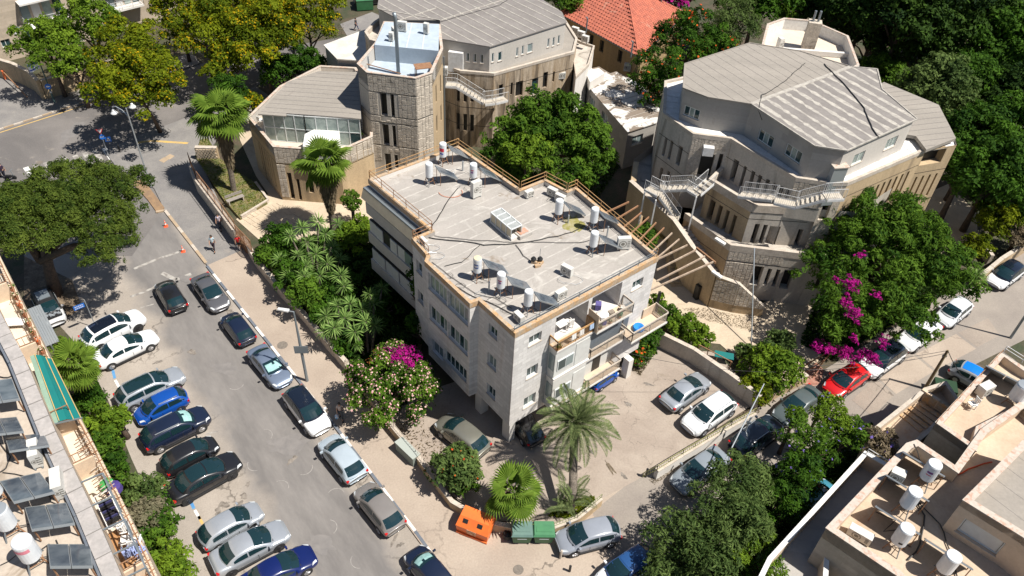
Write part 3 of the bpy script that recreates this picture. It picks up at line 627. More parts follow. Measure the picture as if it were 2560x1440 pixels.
# bitumen sheet joints run along the short way of the roof
U = (P[1] - P[0]).normalized(); V = Vector((-U.y, U.x))
def LU(u, v): return P[0] + U * u + V * v
def inpoly(p, Q):
    c = False; j = len(Q) - 1
    for i in range(len(Q)):
        if (Q[i].y > p.y) != (Q[j].y > p.y) and p.x < (Q[j].x - Q[i].x) * (p.y - Q[i].y) / (Q[j].y - Q[i].y) + Q[i].x: c = not c
        j = i
    return c
Pi = inset(P, .35); rg = random.Random(3)
for k in range(20):
    v = .75 + k * .97; us = [u / 10 for u in range(-12, 140) if inpoly(LU(u / 10, v + .015 * u / 10), Pi)]
    if len(us) < 5: continue
    m = MB(); run = [us[0]]
    for a, b in zip(us[:-1], us[1:]):
        if b - a > .15: run.append(a); run.append(b)
    run.append(us[-1])
    for a, b in zip(run[::2], run[1::2]):
        n = max(1, int((b - a) / .8)); 
        for i in range(n):
            u0, u1 = a + (b - a) * i / n, a + (b - a) * (i + 1) / n; w = .05 + rg.uniform(-.02, .03); d = rg.uniform(-.02, .02)
            q = [LU(u0, v + .015 * u0 - w + d), LU(u1, v + .015 * u1 - w + d), LU(u1, v + .015 * u1 + w + d), LU(u0, v + .015 * u0 + w + d)]
            m.poly([(p.x, p.y, 11.008) for p in q])
    m.build('roof_joint', m_bitseam, main)
# stains and puddles on the roof
m_moss = M('moss_stain', (.22, .2, .05), (.34, .3, .2), scale=1.5, fac=(.4, .6)); m_stain = M('damp_stain', (.24, .2, .16), (.37, .34, .31), scale=1.6, fac=(.36, .56))
def stain(x, y, rx, ry, mat, z, par, sd):
    g = G(x, y, z); rr = random.Random(sd); m = MB(); n = 26; ph = rr.random() * 6
    m.poly([(g.x + rx * math.cos(6.283 * i / n) * (1 + .25 * math.sin(i * 1.3 + ph) + rr.uniform(-.12, .12)), g.y + ry * math.sin(6.283 * i / n) * (1 + .25 * math.sin(i * 1.7) + rr.uniform(-.12, .12)), z) for i in range(n)]); m.build('roof_stain', mat, par)
stain(1432, 560, .75, 1.0, m_moss, 11.012, main, 1); stain(1405, 585, .9, .5, m_stain, 11.0135, main, 2); stain(1000, 440, .9, .5, m_stain, 11.011, main, 3); stain(1270, 490, .8, .5, m_stain, 11.011, main, 4); stain(1220, 650, 1.4, .5, m_stain, 11.011, main, 5); stain(1195, 520, 1.0, .25, m_bitseam, 11.0095, main, 6); stain(1480, 690, 1.6, .35, m_bitseam, 11.0095, main, 7)
# enclosed balconies on the front: local (u, out, z)
N_ = Vector((U.y, -U.x))
def F(u, n, z): q = P[0] + U * u + N_ * n; return Vector((q.x, q.y, z))
def fbox(m, u0, u1, n0, n1, z0, z1): return m.hexa([F(u0, n1, z0), F(u1, n1, z0), F(u1, n0, z0), F(u0, n0, z0)], [F(u0, n1, z1), F(u1, n1, z1), F(u1, n0, z1), F(u0, n0, z1)])
def balcony(u0, u1, d, z, name='balcony'):
    b = fbox(MB(), u0, u1, .004, d, z - .16, z).build(name, m_wall2, main); fbox(MB(), u0 + .05, u1 - .05, .01, d - .05, z + .001, z + .012).build('floor_tiling', m_tan, b); return b
def brail(b, u0, u1, d, z, h, mat, step=.13, ends=(1, 1), hand=None):
    pts = ([F(u0, .05, z)] if ends[0] else []) + [F(u0, d - .04, z), F(u1, d - .04, z)] + ([F(u1, .05, z)] if ends[1] else [])
    return railing(pts, h, b, mat, 'railing', step=.11, r=.026, rails=(1., .9))
b1 = balcony(3.0, 6.3, .85, 8.5); brail(b1, 3.03, 6.28, .85, 8.5, .95, m_orail)
b2 = balcony(6.36, 9.75, 1.1, 8.5); brail(b2, 6.4, 9.72, 1.1, 8.5, .95, m_copew); fbox(MB(), 6.32, 6.36, .1, 1.1, 8.5, 10.1).build('screen', m_tan, b2)
b3 = balcony(3.0, 9.7, .8, 5.6); brail(b3, 6.4, 9.68, .82, 5.6, .95, m_copew)
b4 = balcony(9.9, 13.65, 1.4, 5.6); brail(b4, 9.95, 13.6, 1.38, 5.6, .95, m_copew); fbox(MB(), 12.3, 13.6, .02, .1, 5.6, 6.5).build('plinth', m_tan, b4)
b5 = balcony(3.0, 9.7, 1.0, 2.7); brail(b5, 6.2, 9.68, 1.0, 2.7, .9, m_copew)
def bay(u0, u1, d, z0, z1, lab):
    b = fbox(MB(), u0, u1, .006, d, z0, z1).build('closed_balcony', m_shut, main)
    w = fbox(MB(), u0 + .25, u0 + 1.7, d + .002, d + .05, z0 + .75, z0 + 1.75).build('window', m_frame, b)
    for a in (0, 1): fbox(MB(), u0 + .32 + a * .68, u0 + .95 + a * .68, d + .05, d + .06, z0 + .82, z0 + 1.68).build('pane', m_glassl if a else m_glass, w)
    fbox(MB(), u0 + 1.85, u1 - .1, d + .002, d + .03, z0 + .3, z1 - .3).build('roller_shutter', m_shut, b)
    fbox(MB(), u0 - .03, u0 - .004, .15, d - .08, z0 + .8, z1 - .4).build('side_window', m_glassl, b)
    fbox(MB(), u0 - .05, u1 + .03, .006, d + .12, z0 + .1, z0 + .16).build('sill', m_wall2, b)
bay(3.05, 6.25, .74, 5.602, 8.33, 'a'); bay(3.05, 6.1, .8, 2.71, 5.43, 'b')
fbox(MB(), 6.4, 9.7, .3, .36, 5.65, 8.3).build('grey_shutter', m_shutg, main); fbox(MB(), 6.3, 9.5, .006, .05, 2.75, 5.35).build('shutter', m_shut, main); fbox(MB(), 7.6, 8.4, .05, .06, 2.8, 5.2).build('balcony_door', m_dark, main)
fbox(MB(), 9.75, 10.7, .05, .3, 8.05, 8.3).build('shutter_box', m_shutg, main); fbox(MB(), 10.15, 10.7, .05, .12, 5.7, 8.05).build('grey_shutter', m_shutg, main)
# closed balconies of the shaded north wing: out from wall 7-8
A7, A8 = P[7], P[8]; EU = (A8 - A7).normalized(); EN = Vector((EU.y, -EU.x))
def F2(u, n, z): q = A7 + EU * u + EN * n; return Vector((q.x, q.y, z))
def f2box(m, u0, u1, n0, n1, z0, z1): return m.hexa([F2(u0, n1, z0), F2(u1, n1, z0), F2(u1, n0, z0), F2(u0, n0, z0)], [F2(u0, n1, z1), F2(u1, n1, z1), F2(u1, n0, z1), F2(u0, n0, z1)])
LN = (A8 - A7).length
f2box(MB(), -.1, LN - 1.4, .01, .5, 10.65, 10.8).build('awning_roof', m_metal, main)
MB().hexa([F2(-.1, .5, 10.7), F2(LN - 1.4, .5, 10.7), F2(LN - 1.4, .52, 10.72), F2(-.1, .52, 10.72)][::-1], [F2(-.1, .75, 9.95), F2(LN - 1.4, .75, 9.95), F2(LN - 1.4, .78, 9.95), F2(-.1, .78, 9.95)][::-1]).build('cream_awning', m_cream, main)
for z0 in (8.4, 5.5, 2.6):
    s = f2box(MB(), -.2, LN - 1.1, .012, .38, z0 - .16, z0 + .9).build('balcony', m_rlite, main)
    f2box(MB(), -.15, LN - 1.2, .012, .2, z0 + .902, z0 + 2.1).build('balcony_void', m_dark, s)
    n = 7
    for i in range(n):
        if z0 == 5.5 and i == 2: continue
        u0 = -.12 + (LN - 1.1) * i / n; u1 = -.12 + (LN - 1.1) * (i + 1) / n; f2box(MB(), u0 + .04, u1 - .04, .22, .25 + .05 * (i % 2), z0 + .905, z0 + 2.05).build('shutter_panel', [m_shut, m_glassl, m_shut][(i + int(z0)) % 3] if z0 > 3 else m_shut, s)
# roof edge railings
def rrail(i0, i1, mat, lab, inn=.12, h=.75, t0=0, t1=1):
    a, b = P[i0], P[i1 % len(P)]; a, b = a.lerp(b, t0), a.lerp(b, t1); e = (b - a).normalized(); n = Vector((-e.y, e.x)) * inn
    railing([(a.x + n.x, a.y + n.y, 11.43), (b.x + n.x, b.y + n.y, 11.43)], h, main, mat, 'railing', pick=False, rails=(1., .55), post=1.7, r=.018)
for i, m in ((1, m_orail), (2, m_orail), (3, m_orail), (4, m_orail), (5, m_orail), (6, m_orail)): rrail(i, i + 1, m, '')
rrail(7, 8, m_rusty, ''); rrail(8, 9, m_rusty, ''); rrail(0, 1, m_metal, '', h=.45); rrail(9, 10, m_rusty, '')
# loggia things
def plastic_chair(x, y, z, rz, label, mat=None, cat='chair', group=None, s=1., pos=None):
    mat = mat or m_white; g = pos or G(x, y, z); t = thing('plastic_chair', label, cat, (g.x, g.y, z), group); Mx = Matrix.Translation((g.x, g.y, z)) @ Matrix.Rotation(rz, 4, 'Z') @ Matrix.Scale(s, 4)
    def bx(nm, c, sz, tl=None): m = MB().box(c, sz, 0, tl); m.v = [tuple(Mx @ Vector(v)) for v in m.v]; m.build(nm, mat, t)
    bx('seat', (0, 0, .43), (.46, .46, .04))
    for a in (-.2, .2):
        for b in (-.2, .2): bx('leg', (a, b, .205), (.05, .05, .41))
        bx('armrest', (.02, a * 1.15, .64), (.42, .05, .04))
    m = MB()
    for k in range(5): m.box((-.24 - .02 * abs(k - 2), -.17 + k * .085, .68), (.03, .06, .46))
    m.box((-.24, 0, .9), (.04, .44, .07)); m.v = [tuple(Mx @ Vector(v)) for v in m.v]; m.build('backrest', mat, t); return t
q = F(5.1, -.4, 8.55); plastic_chair(0, 0, 8.56, 2.2, 'white plastic chair on the open top balcony of the white house', pos=Vector((q.x, q.y)))
q = F(4.5, -.5, 8.56); t = thing('balcony_table', 'small white table on the open top balcony', 'table', q)
MB().box(q + Vector((0, 0, .68)), (.8, .6, .04), R_(40)).build('tabletop', m_white, t)
for a in (-.33, .33):
    for b in (-.22, .22): MB().beam(q + Vector((a, b, 0)), q + Vector((a, b, .66)), .04).build('leg', m_white, t)
q = F(11.3, .7, 5.6); tag(MB().lathe(q, [(.12, .0), (.42, .05), (.46, .2), (.4, .32), (.3, .3), (.05, .12)], 14).build('blue_tub', M('blue_bag', (.01, .16, .5), (.02, .22, .6), scale=5)), 'crumpled blue bag on the corner balcony floor', 'bag')
q = F(7.7, .2, 8.5); tag(MB().lathe(q, [(.3, 0), (.45, .15), (.42, .35), (.2, .45)], 10).build('laundry_bag', m_white), 'white sack on the cluttered top balcony', 'sack')
for k, (u, c) in enumerate(((4.2, m_white), (4.9, m_wall2), (5.8, M('pale_blue_cloth', (.35, .45, .6))))):
    q = F(u, .86, 9.4); m = MB()
    for s in range(4): m.poly([F(u + s * .1, .86 + .02 * (s % 2), 9.42), F(u + (s + 1) * .1, .86 + .02 * ((s + 1) % 2), 9.42), F(u + (s + 1) * .1, .9 + .03 * ((s + 1) % 2), 8.95), F(u + s * .1, .9 + .03 * (s % 2), 8.95)])
    tag(m.build('drying_cloth', c), ['white cloth drying on the rusty balcony rail, nearest the corner', 'cream cloth drying in the middle of the rusty balcony rail', 'pale blue cloth drying at the far end of the rusty balcony rail'][k], 'cloth', 'cloths drying on the balcony')
for k in range(6):
    u = 3.15 + k * .14 if k < 3 else 6.8 + (k - 3) * .9; q = F(u, .7 if k < 3 else .95, 8.5)
    t = thing('flower_pot', ['terracotta pot at the corner of the rusty balcony', 'terracotta pot beside the corner pot of the rusty balcony', 'third terracotta pot along the rusty balcony', 'terracotta pot at the near end of the cluttered balcony', 'terracotta pot in the middle of the cluttered balcony', 'terracotta pot at the far end of the cluttered balcony'][k], 'pot', q, 'pots on the top balconies'); MB().cyl(q, .08, .16, 10, .11).build('pot', m_terra, t)
    rs = np.random.RandomState(k); C, Nn, vv = blobs_pts(rs, [(0, 0, .25, .14, .14)], 120); fol_obj('foliage', leafquads(rs, C, Nn, .05), lf_green, vv, t)
for k, (u, n_, z, s_, c) in enumerate(((6.9, .5, 8.52, .35, (.5, .42, .3)), (7.3, .75, 8.52, .3, (.1, .08, .3)), (8.3, .4, 8.52, .4, (.3, .25, .2)), (8.8, .8, 8.52, .3, (.05, .2, .1)), (9.3, .5, 8.52, .35, (.55, .5, .45)), (8.0, -.6, 8.57, .5, (.12, .1, .3)))):
    q = F(u, n_, z); tag(MB().box(q + Vector((0, 0, s_ / 2)), (s_, s_ * .8, s_), .3 * k).build('stored_box', M('stored_box', c, tuple(v * .6 for v in c), scale=5)), ['beige box at the near end of the cluttered balcony', 'violet box beside the beige one on the cluttered balcony', 'brown box in the middle of the cluttered balcony', 'green box by the railing of the cluttered balcony', 'pale box at the far end of the cluttered balcony', 'dark violet bundle inside the loggia of the cluttered balcony'][k], 'box', 'things stored on the cluttered balcony')
# outer canopy beams between the house and the stepped building
pg = thing('pergola', 'row of pale beams spanning from the white house to the stepped building', 'pergola', (*G(1640, 700, 7), 0))
ends = [((1480, 548), (1572, 505)), ((1505, 570), (1595, 515)), ((1530, 592), (1603, 532)), ((1540, 618), (1622, 543)), ((1560, 640), (1640, 557)), ((1580, 650), (1660, 570)), ((1590, 668), (1680, 583)), ((1602, 680), (1698, 598)), ((1640, 650), (1718, 613)), ((1642, 675), (1740, 625)), ((1642, 703), (1762, 641)), ((1580, 745), (1783, 655))]
m_pgb = M('weathered_beam', (.42, .33, .25), (.28, .2, .14), scale=3)
for (a, b) in ends:
    z = 7.2; MB().beam(G3(*a, z), G3(*b, z), .09, .15).build('beam', m_rusty if b[0] < 1665 else m_pgb, pg)
MB().beam(G3(1650, 730, 7.0), G3(1650, 730, 7.0) - Vector((0, 0, 4)), .2).build('post', m_dark, pg)
MB().beam(G3(1741, 620, 7.1), G3(1788, 657, 7.1), .12, .2).build('cross_beam', m_rusty, pg)
# ---------------------------------------------------------------- stepped concrete building on the right
def opx(p0, p1, xt, yt, xb, yb, w, k='slit'):
    u0, z0 = onwall(p0, p1, xt, yt); u1, z1 = onwall(p0, p1, xb, yb); u = (u0 + u1) / 2; return (u - w / 2, u + w / 2, min(z0, z1), max(z0, z1), k)
def PZ(px, z): return [G(x, y, z) for x, y in px]
def roofpoly(P, z, mat, parent, name='roof'): return MB().poly([(p.x, p.y, z) for p in ccw(P)]).build(name, mat, parent)
def joints(p0, p1, zs, parent, mat=m_dark, w=.03):
    e = (p1 - p0).normalized(); n = Vector((e.y, -e.x)) * .004
    for z in zs: MB().poly([(p0.x + n.x, p0.y + n.y, z - w), (p1.x + n.x, p1.y + n.y, z - w), (p1.x + n.x, p1.y + n.y, z + w), (p0.x + n.x, p0.y + n.y, z + w)]).build('joint', mat, parent)
rb = bld('stepped_building', 'large stepped concrete building with many corners and steel outdoor stairs', *G(2000, 760))
A = PZ([(1713, 533), (1827, 613), (2020, 636), (2130, 650), (2220, 560), (1800, 450)], 5.6)
sa = [opx(A[1], A[2], 1900, 666, 1884, 712, .75, 'deep'), opx(A[1], A[2], 1925, 672, 1913, 713, .32, 'deep'), opx(A[1], A[2], 1946, 674, 1934, 716, .32, 'deep'), opx(A[1], A[2], 1974, 676, 1958, 722, .8, 'deep')]
w = facade(A[0], A[1], 0, 5.6, [], m_concw, rb); joints(A[0], A[1], (3.9,), w)
w = facade(A[1], A[2], 0, 5.6, sa, m_conc, rb); joints(A[1], A[2], (3.95,), w)
uL = sa[0][0]; stones(A[1], A[2], 4.05, 5.5, w, 'rb', u0=.05, u1=(A[2] - A[1]).length * .72, seed=2); stones(A[1], A[2], 1.2, 3.85, w, 'rb', u0=.05, u1=uL - .1, seed=3)
for i in (2, 3, 4): facade(A[i], A[i + 1], 0, 5.6, slits(1, 5, 3, .4, 2, 3.8) if i == 2 else [], m_conc, rb)
roofpoly(A, 4.75, m_conc, rb, 'terrace_floor'); coping(A, .28, 5.0, 5.64, 'coping_stone', m_copew, rb, skip=(3, 4, 5))
B = PZ([(1773, 447), (1882, 513), (2030, 522), (2140, 530), (2230, 470), (1850, 370)], 8.7)
sb = [opx(B[0], B[1], 1784, 502, 1771, 548, .55, 'deep'), opx(B[0], B[1], 1803, 514, 1790, 563, .4, 'deep'), opx(B[0], B[1], 1820, 526, 1807, 578, .35, 'deep'), opx(B[0], B[1], 1838, 538, 1825, 590, .35, 'deep')]
w = facade(B[0], B[1], 3.0, 8.7, sb, m_concw, rb); joints(B[0], B[1], (7.25,), w)
sb = [opx(B[1], B[2], 1893, 560, 1880, 610, .4, 'deep'), opx(B[1], B[2], 1913, 562, 1901, 612, .35, 'deep'), opx(B[1], B[2], 1938, 566, 1922, 618, .9, 'deep'), opx(B[1], B[2], 2016, 574, 1996, 632, 1.3, 'deep')]
w = facade(B[1], B[2], 4, 8.7, sb, m_conc, rb); joints(B[1], B[2], (7.3, 7.95), w)
for i in (2, 3, 5): facade(B[i], B[(i + 1) % 6], 4, 8.7, [], m_conc, rb)
roofpoly(B, 7.85, m_conc, rb, 'terrace_floor'); coping(B, .28, 8.0, 8.74, 'coping_stone', m_copew, rb, skip=(2, 3, 4))
ZC = 11.6
C = PZ([(1658, 283), (1733, 335), (1827, 347), (1990, 445), (2073, 457), (2120, 457), (2313, 375), (2392, 362), (2387, 345), (2347, 262), (2205, 235), (2010, 190), (1885, 165), (1712, 192), (1662, 203)], ZC)
s = [opx(C[0], C[1], 1665, 343, 1658, 390, .35), opx(C[0], C[1], 1680, 352, 1672, 398, .35), opx(C[0], C[1], 1703, 366, 1693, 412, .5), opx(C[0], C[1], 1655, 420, 1648, 455, .35), opx(C[0], C[1], 1672, 428, 1665, 465, .35)]
w = facade(C[0], C[1], 0, ZC, s, m_conc, rb, depth=.5); joints(C[0], C[1], (9.6, 7.3), w)
s = [opx(C[1], C[2], 1772, 385, 1757, 443, 1.15)]; s1 = s + [opx(C[1], C[2], 1804, 385, 1791, 440, .35)]
w = facade(C[1], C[2], 4, ZC, s1, m_conc, rb, depth=.4); stones(C[1], C[2], 7.2, 11.5, w, 'rb', u0=.03, u1=s[0][0] - .05, seed=4); stones(C[1], C[2], 10.3, 11.5, w, 'rb', u0=s[0][0], u1=(C[2] - C[1]).length * .95, seed=5)
q = (C[1] + (C[2] - C[1]) * .47); MB().box((q.x, q.y - .2, 10.35), (.9, .7, .8), R_(-5)).build('hood', m_wmet, w)
s = [opx(C[2], C[3], x, y, x - 14, y + 52, ww, 'deep') for x, y, ww in ((1842, 400, .55), (1864, 416, .3), (1884, 428, .35), (1901, 438, .35), (1920, 448, .35), (1938, 458, .35), (1955, 466, .35), (1970, 474, .3))]
w = facade(C[2], C[3], 4, ZC, s, m_conc, rb); joints(C[2], C[3], (9.85,), w)
w = facade(C[3], C[4], 7.7, ZC, [], m_conc, rb); stones(C[3], C[4], 9.0, 11.5, w, 'rb', seed=6); joints(C[3], C[4], (8.9,), w)
w = facade(C[4], C[5], 0, ZC, [(.2, .9, 7.9, 10.2, 'deep')], m_stone, rb)
L6 = (C[6] - C[5]).length; s = slits(L6 * .28, L6 * .93, 8, .3, 7.2, 9.8) + slits(L6 * .3, L6 * .9, 7, .3, 3.6, 5.8)
w = facade(C[5], C[6], 0, ZC, s, m_concw, rb, depth=.45); joints(C[5], C[6], (10.1, 6.9), w)
L7 = (C[7] - C[6]).length; w = facade(C[6], C[7], 0, ZC, [(.1, L7 * .72, 10.0, 11.45, 'deep')] + slits(.1, L7 * .9, 4, .22, 6.4, 8.8), m_concw, rb, depth=.3); joints(C[6], C[7], (9.2, 6.1), w)
for i in range(7, 15): facade(C[i], C[(i + 1) % 15], 0, ZC, [], m_conc, rb)
roofpoly(C, 11.42, m_white, rb, 'walkway_sheeting'); coping(C, .22, 11.3, 11.66, 'coping_stone', m_copew, rb, skip=(6, 7, 8, 9, 10, 11, 12))
Ci = inset(C, .24); Cj = inset(C, 1.5)
for i in (14, 0, 1, 2, 3, 5):
    a, b, c, d = Ci[i], Ci[(i + 1) % 15], Cj[(i + 1) % 15], Cj[i]; n = max(2, round((b - a).length / 1.15))
    for k in range(n):
        f, g = k / n + .008, (k + 1) / n - .008
        MB().prism([a.lerp(b, f), a.lerp(b, g), d.lerp(c, g), d.lerp(c, f)], 11.425, 11.45).build('roof_sheet', m_white, rb)
ZD = 14.5
D = PZ([(1708, 220), (1770, 243), (1878, 260), (2037, 365), (2117, 377), (2293, 298), (2205, 223), (2193, 173), (2127, 167), (2000, 128), (1875, 108), (1712, 160)], ZD)
Dw = inset(D, .18)
def wpx(p0, p1, x, y, ww, hh, k='curt'): u, z = onwall(p0, p1, x, y); return (u - ww / 2, u + ww / 2, z - hh / 2, z + hh / 2, k)
ops = {0: [wpx(Dw[0], Dw[1], 1729, 282, 1.5, .95, 'mixed')], 2: [wpx(Dw[2], Dw[3], 1914, 346, 1.7, 1.05, 'mixed'), wpx(Dw[2], Dw[3], 1983, 384, 1.7, 1.05, 'mixed')], 4: [wpx(Dw[4], Dw[5], 2146, 395, 1.4, 1.0, 'curt'), wpx(Dw[4], Dw[5], 2228, 357, 1.5, 1.0, 'curt')]}
for i in range(12): facade(Dw[i], Dw[(i + 1) % 12], 11.42, ZD - .1, ops.get(i, []), m_rlite if i == 4 else m_render, rb, depth=.12)
rl = MB().prism([D[i] for i in (0, 1, 2, 8, 9, 10, 11)], ZD - .1, ZD).build('roof', m_roofg, rb)
rr = MB().prism([D[i] for i in (2, 3, 4, 5, 6, 7, 8)], ZD - .1, ZD).build('roof', m_roofd, rb)
e = (D[3] - D[4]); ridge = (D[8] - D[2]); nrm = (D[4] - D[2]); rg = random.Random(5)
# raised seams: right roof runs parallel to its long edge, left roof likewise
def seams(Q, d, z, step, w, mat, parent, h=.03, jitter=0., name='roof_seam', inn=.1):
    d = d.normalized(); n = Vector((-d.y, d.x)); Qi = inset(ccw(Q), inn); lo = min(p.dot(n) for p in Q); hi = max(p.dot(n) for p in Q); k = lo + step * .6
    while k < hi:
        xs = []
        for i in range(len(Qi)):
            a, b = Qi[i], Qi[(i + 1) % len(Qi)]; fa, fb = a.dot(n) - k, b.dot(n) - k
            if fa * fb < 0: xs.append((a.lerp(b, fa / (fa - fb))).dot(d))
        xs.sort()
        for a, b in zip(xs[::2], xs[1::2]):
            if b - a < .4: continue
            p, q = n * k + d * a, n * k + d * b
            if jitter:
                m = MB(); N = max(2, int((b - a) / .45)); wd = [w * rg.uniform(.45, 1.6) for _ in range(N + 1)]
                m.poly([(*(p.lerp(q, i / N) + n * wd[i] / 2), z + .006) for i in range(N + 1)][::-1] + [(*(p.lerp(q, i / N) - n * wd[i] / 2), z + .006) for i in range(N + 1)]); m.build(name, mat, parent)
            else: MB().beam((p.x, p.y, z + h / 2), (q.x, q.y, z + h / 2), w, h).build(name, mat, parent)
        k += step
seams([D[i] for i in (2, 3, 4, 5, 6, 7, 8)], D[3] - D[2], ZD, 1.12, .34, m_seal, rr, jitter=1)
seams([D[i] for i in (0, 1, 2, 8, 9, 10, 11)], (D[3] - D[2]), ZD, 1.0, .03, m_roofd, rl, h=.012)
MB().beam((D[2].x, D[2].y, ZD + .02), (D[8].x, D[8].y, ZD + .02), .35, .04).build('ridge_cap', m_seal, rr)
for i in range(12): MB().beam((D[i].x, D[i].y, ZD), (D[(i + 1) % 12].x, D[(i + 1) % 12].y, ZD), .1, .12).build('roof_edge', m_seal if i in (2, 3, 4, 5, 6, 7) else m_roofg, rb)
W_ = PZ([(2190, 215), (2210, 205), (2347, 262), (2390, 345), (2316, 374), (2290, 340), (2230, 330)], 12.0)
wr = MB().prism(W_, 11.7, 12.0).build('wing_roof', m_roofg, rb); seams(W_, C[7] - C[6] if False else W_[3] - W_[4] + Vector((0, -1.2)), 12.0, .8, .05, m_roofd, wr, h=.02)
g = G(2098, 412, 13.0); MB().box((g.x, g.y, 11.2), (1.15, .9, 3.6), R_(12)).build('roof_shaft', m_gal, rb); MB().box((g.x, g.y, 13.03), (1.3, 1.05, .08), R_(12)).build('shaft_lid', m_cback, rb)
cable([G3(2012, 158, 14.56), G3(1960, 205, 14.56), G3(1905, 238, 14.56), G3(1895, 275, 14.5), G3(1905, 300, 13.8)], .03, parent=rb, jit=.06)
cable([G3(2060, 160, 14.56), G3(2115, 215, 14.56), G3(2160, 270, 14.56), G3(2180, 320, 14.56), G3(2196, 343, 14.56)], .045, parent=rb, jit=.05)
# steel stairs
def steel_stairs(name, label, runs, width=.9, mat=m_wmet, tread=m_step):
    r0 = runs[0][0]; T = thing(name, label, 'staircase', (r0.x, r0.y, r0.z))
    for a, b in runs:
        h = Vector((b.x - a.x, b.y - a.y, 0)); L = h.length; e = h / L; n = Vector((-e.y, e.x, 0)); up = abs(b.z - a.z) > .2
        for s in (-1, 1): MB().beam(a + n * s * width / 2, b + n * s * width / 2, .06, .2).build('stringer', mat, T)
        if up:
            k = max(2, round(abs(b.z - a.z) / .19)); 
            for i in range(k): c = a.lerp(b, (i + .5) / k); MB().box(c + Vector((0, 0, .06)), (L / k * .92, width - .07, .05), math.atan2(e.y, e.x)).build('tread', tread, T)
        else: MB().beam(a + Vector((0, 0, .03)), b + Vector((0, 0, .03)), width - .07, .06).build('landing', tread, T)
        for s in (-1, 1): railing([a + n * s * width / 2 + Vector((0, 0, .1)), b + n * s * width / 2 + Vector((0, 0, .1))], .95, T, mat, 'railing', step=.16, r=.016)
    return T
a0, a1, a2 = G3(1618, 470, 7.2), G3(1650, 487, 7.2), G3(1697, 552, 5.0)
st = steel_stairs('steel_stairs', 'white steel stairs climbing from the old concrete steps to the terraces', [(a0, a1), (a1, a2), (G3(1650, 470, 7.2), G3(1668, 472, 7.2)), (G3(1668, 472, 7.2), G3(1722, 470, 8.0)), (G3(1722, 470, 8.0), G3(1750, 487, 8.0)), (G3(1742, 483, 8.0), G3(1775, 455, 8.6))])
for q in (G3(1741, 492, 8), G3(1612, 480, 7.2), G3(1640, 500, 7.2)): MB().beam(q, Vector((q.x, q.y, 3)), .12).build('post', m_wmet, st)
st2 = steel_stairs('steel_stairs', 'white steel stairs hanging across the front above the big tree', [(G3(1850, 487, 9.2), G3(1935, 497, 10.1)), (G3(1935, 502, 10.1), G3(1990, 514, 10.1)), (G3(1990, 512, 10.1), G3(2062, 494, 11.2)), (G3(2062, 494, 11.2), G3(2104, 492, 11.2))])
# sweeping parapet wall with the old steps
def swall(T, pts, t, mat, cope=m_copew, name='stair_wall'):
    for i in range(len(pts) - 1):
        (a, za, ba), (b, zb_, bb) = pts[i], pts[i + 1]; e = (b - a).normalized(); n = Vector((-e.y, e.x)) * t / 2
        MB().hexa([(a.x - n.x, a.y - n.y, ba), (b.x - n.x, b.y - n.y, bb), (b.x + n.x, b.y + n.y, bb), (a.x + n.x, a.y + n.y, ba)], [(a.x - n.x, a.y - n.y, za), (b.x - n.x, b.y - n.y, zb_), (b.x + n.x, b.y + n.y, zb_), (a.x + n.x, a.y + n.y, za)]).build(name, mat, T)
        n *= 1.25; MB().hexa([(a.x - n.x, a.y - n.y, za), (b.x - n.x, b.y - n.y, zb_), (b.x + n.x, b.y + n.y, zb_), (a.x + n.x, a.y + n.y, za)], [(a.x - n.x, a.y - n.y, za + .07), (b.x - n.x, b.y - n.y, zb_ + .07), (b.x + n.x, b.y + n.y, zb_ + .07), (a.x + n.x, a.y + n.y, za + .07)]).build('coping_stone', cope, T)
sw = thing('stair_wall', 'sweeping ochre concrete wall that drops to a point beside the steps', 'wall', (*G(1768, 762), 0))
w0, w1, w2, w3, w4, w5 = G(1577, 452, 5.6), G(1686, 550, 5.6), G(1733, 617, 4.4), G(1770, 765, 0), G(1827, 779, 0), G(1902, 790, 0)
swall(sw, [(w0, 5.6, 3.4), (w1, 5.6, 3.6), (w2, 4.4, 0)], .35, m_concw)
swall(sw, [(w2, 4.4, 0), (w3, 3.5, 0), (w4, 3.2, 0), (w5, 1.1, 0)], .3, m_concw)
e = (w0 - w1).normalized(); MB().prism([w0, w0 + Vector((.5, 3.2)), w0 + Vector((1.0, 3.2)), w0 + Vector((.5, 0))], 0, 5.6).build('end_wall', m_concw, sw)
MB().prism([w0 + e * -2.2, w0 + e * -2.2 + Vector((.3, .5)), w0 + Vector((.3, .5)), w0], 0, 3.4).build('arch_pier', m_concw, sw)
ss = sw.children[3] if len(sw.children) > 3 else sw
Lw = (w4 - w3).length; stones(w3 + Vector((-.02, -.16)), w4 + Vector((-.02, -.16)), .9, 3.2, sw, 'sw', seed=9); Lw = (w5 - w4).length; stones(w4 + Vector((0, -.16)), w5 + Vector((0, -.16)), 0.9, 3.2, sw, 'sw', seed=10, slope=lambda u: 3.2 - 2.1 * u / Lw)
MB().box((*(w2.lerp(w3, .62) + Vector((-.2, -.05))), .8), (.5, .5, 1.5), R_(-60)).build('doorway', m_dark, sw)
cs = thing('concrete_steps', 'old concrete steps between the ochre walls', 'steps', (*G(1745, 600), 0))
s0, s1 = G(1792, 690, 2.5), G(1708, 560, 4.7)
for i in range(14):
    f = i / 14; c = s0.lerp(s1, f); z = 2.3 + 2.4 * f; dd = (s1 - s0).normalized(); MB().box((c.x, c.y, z / 2), ((s1 - s0).length / 14 + .02, 1.1, z), math.atan2(dd.y, dd.x)).build('step', m_conc, cs)
s0, s1 = G(1697, 712, .1), G(1692, 590, 2.2)
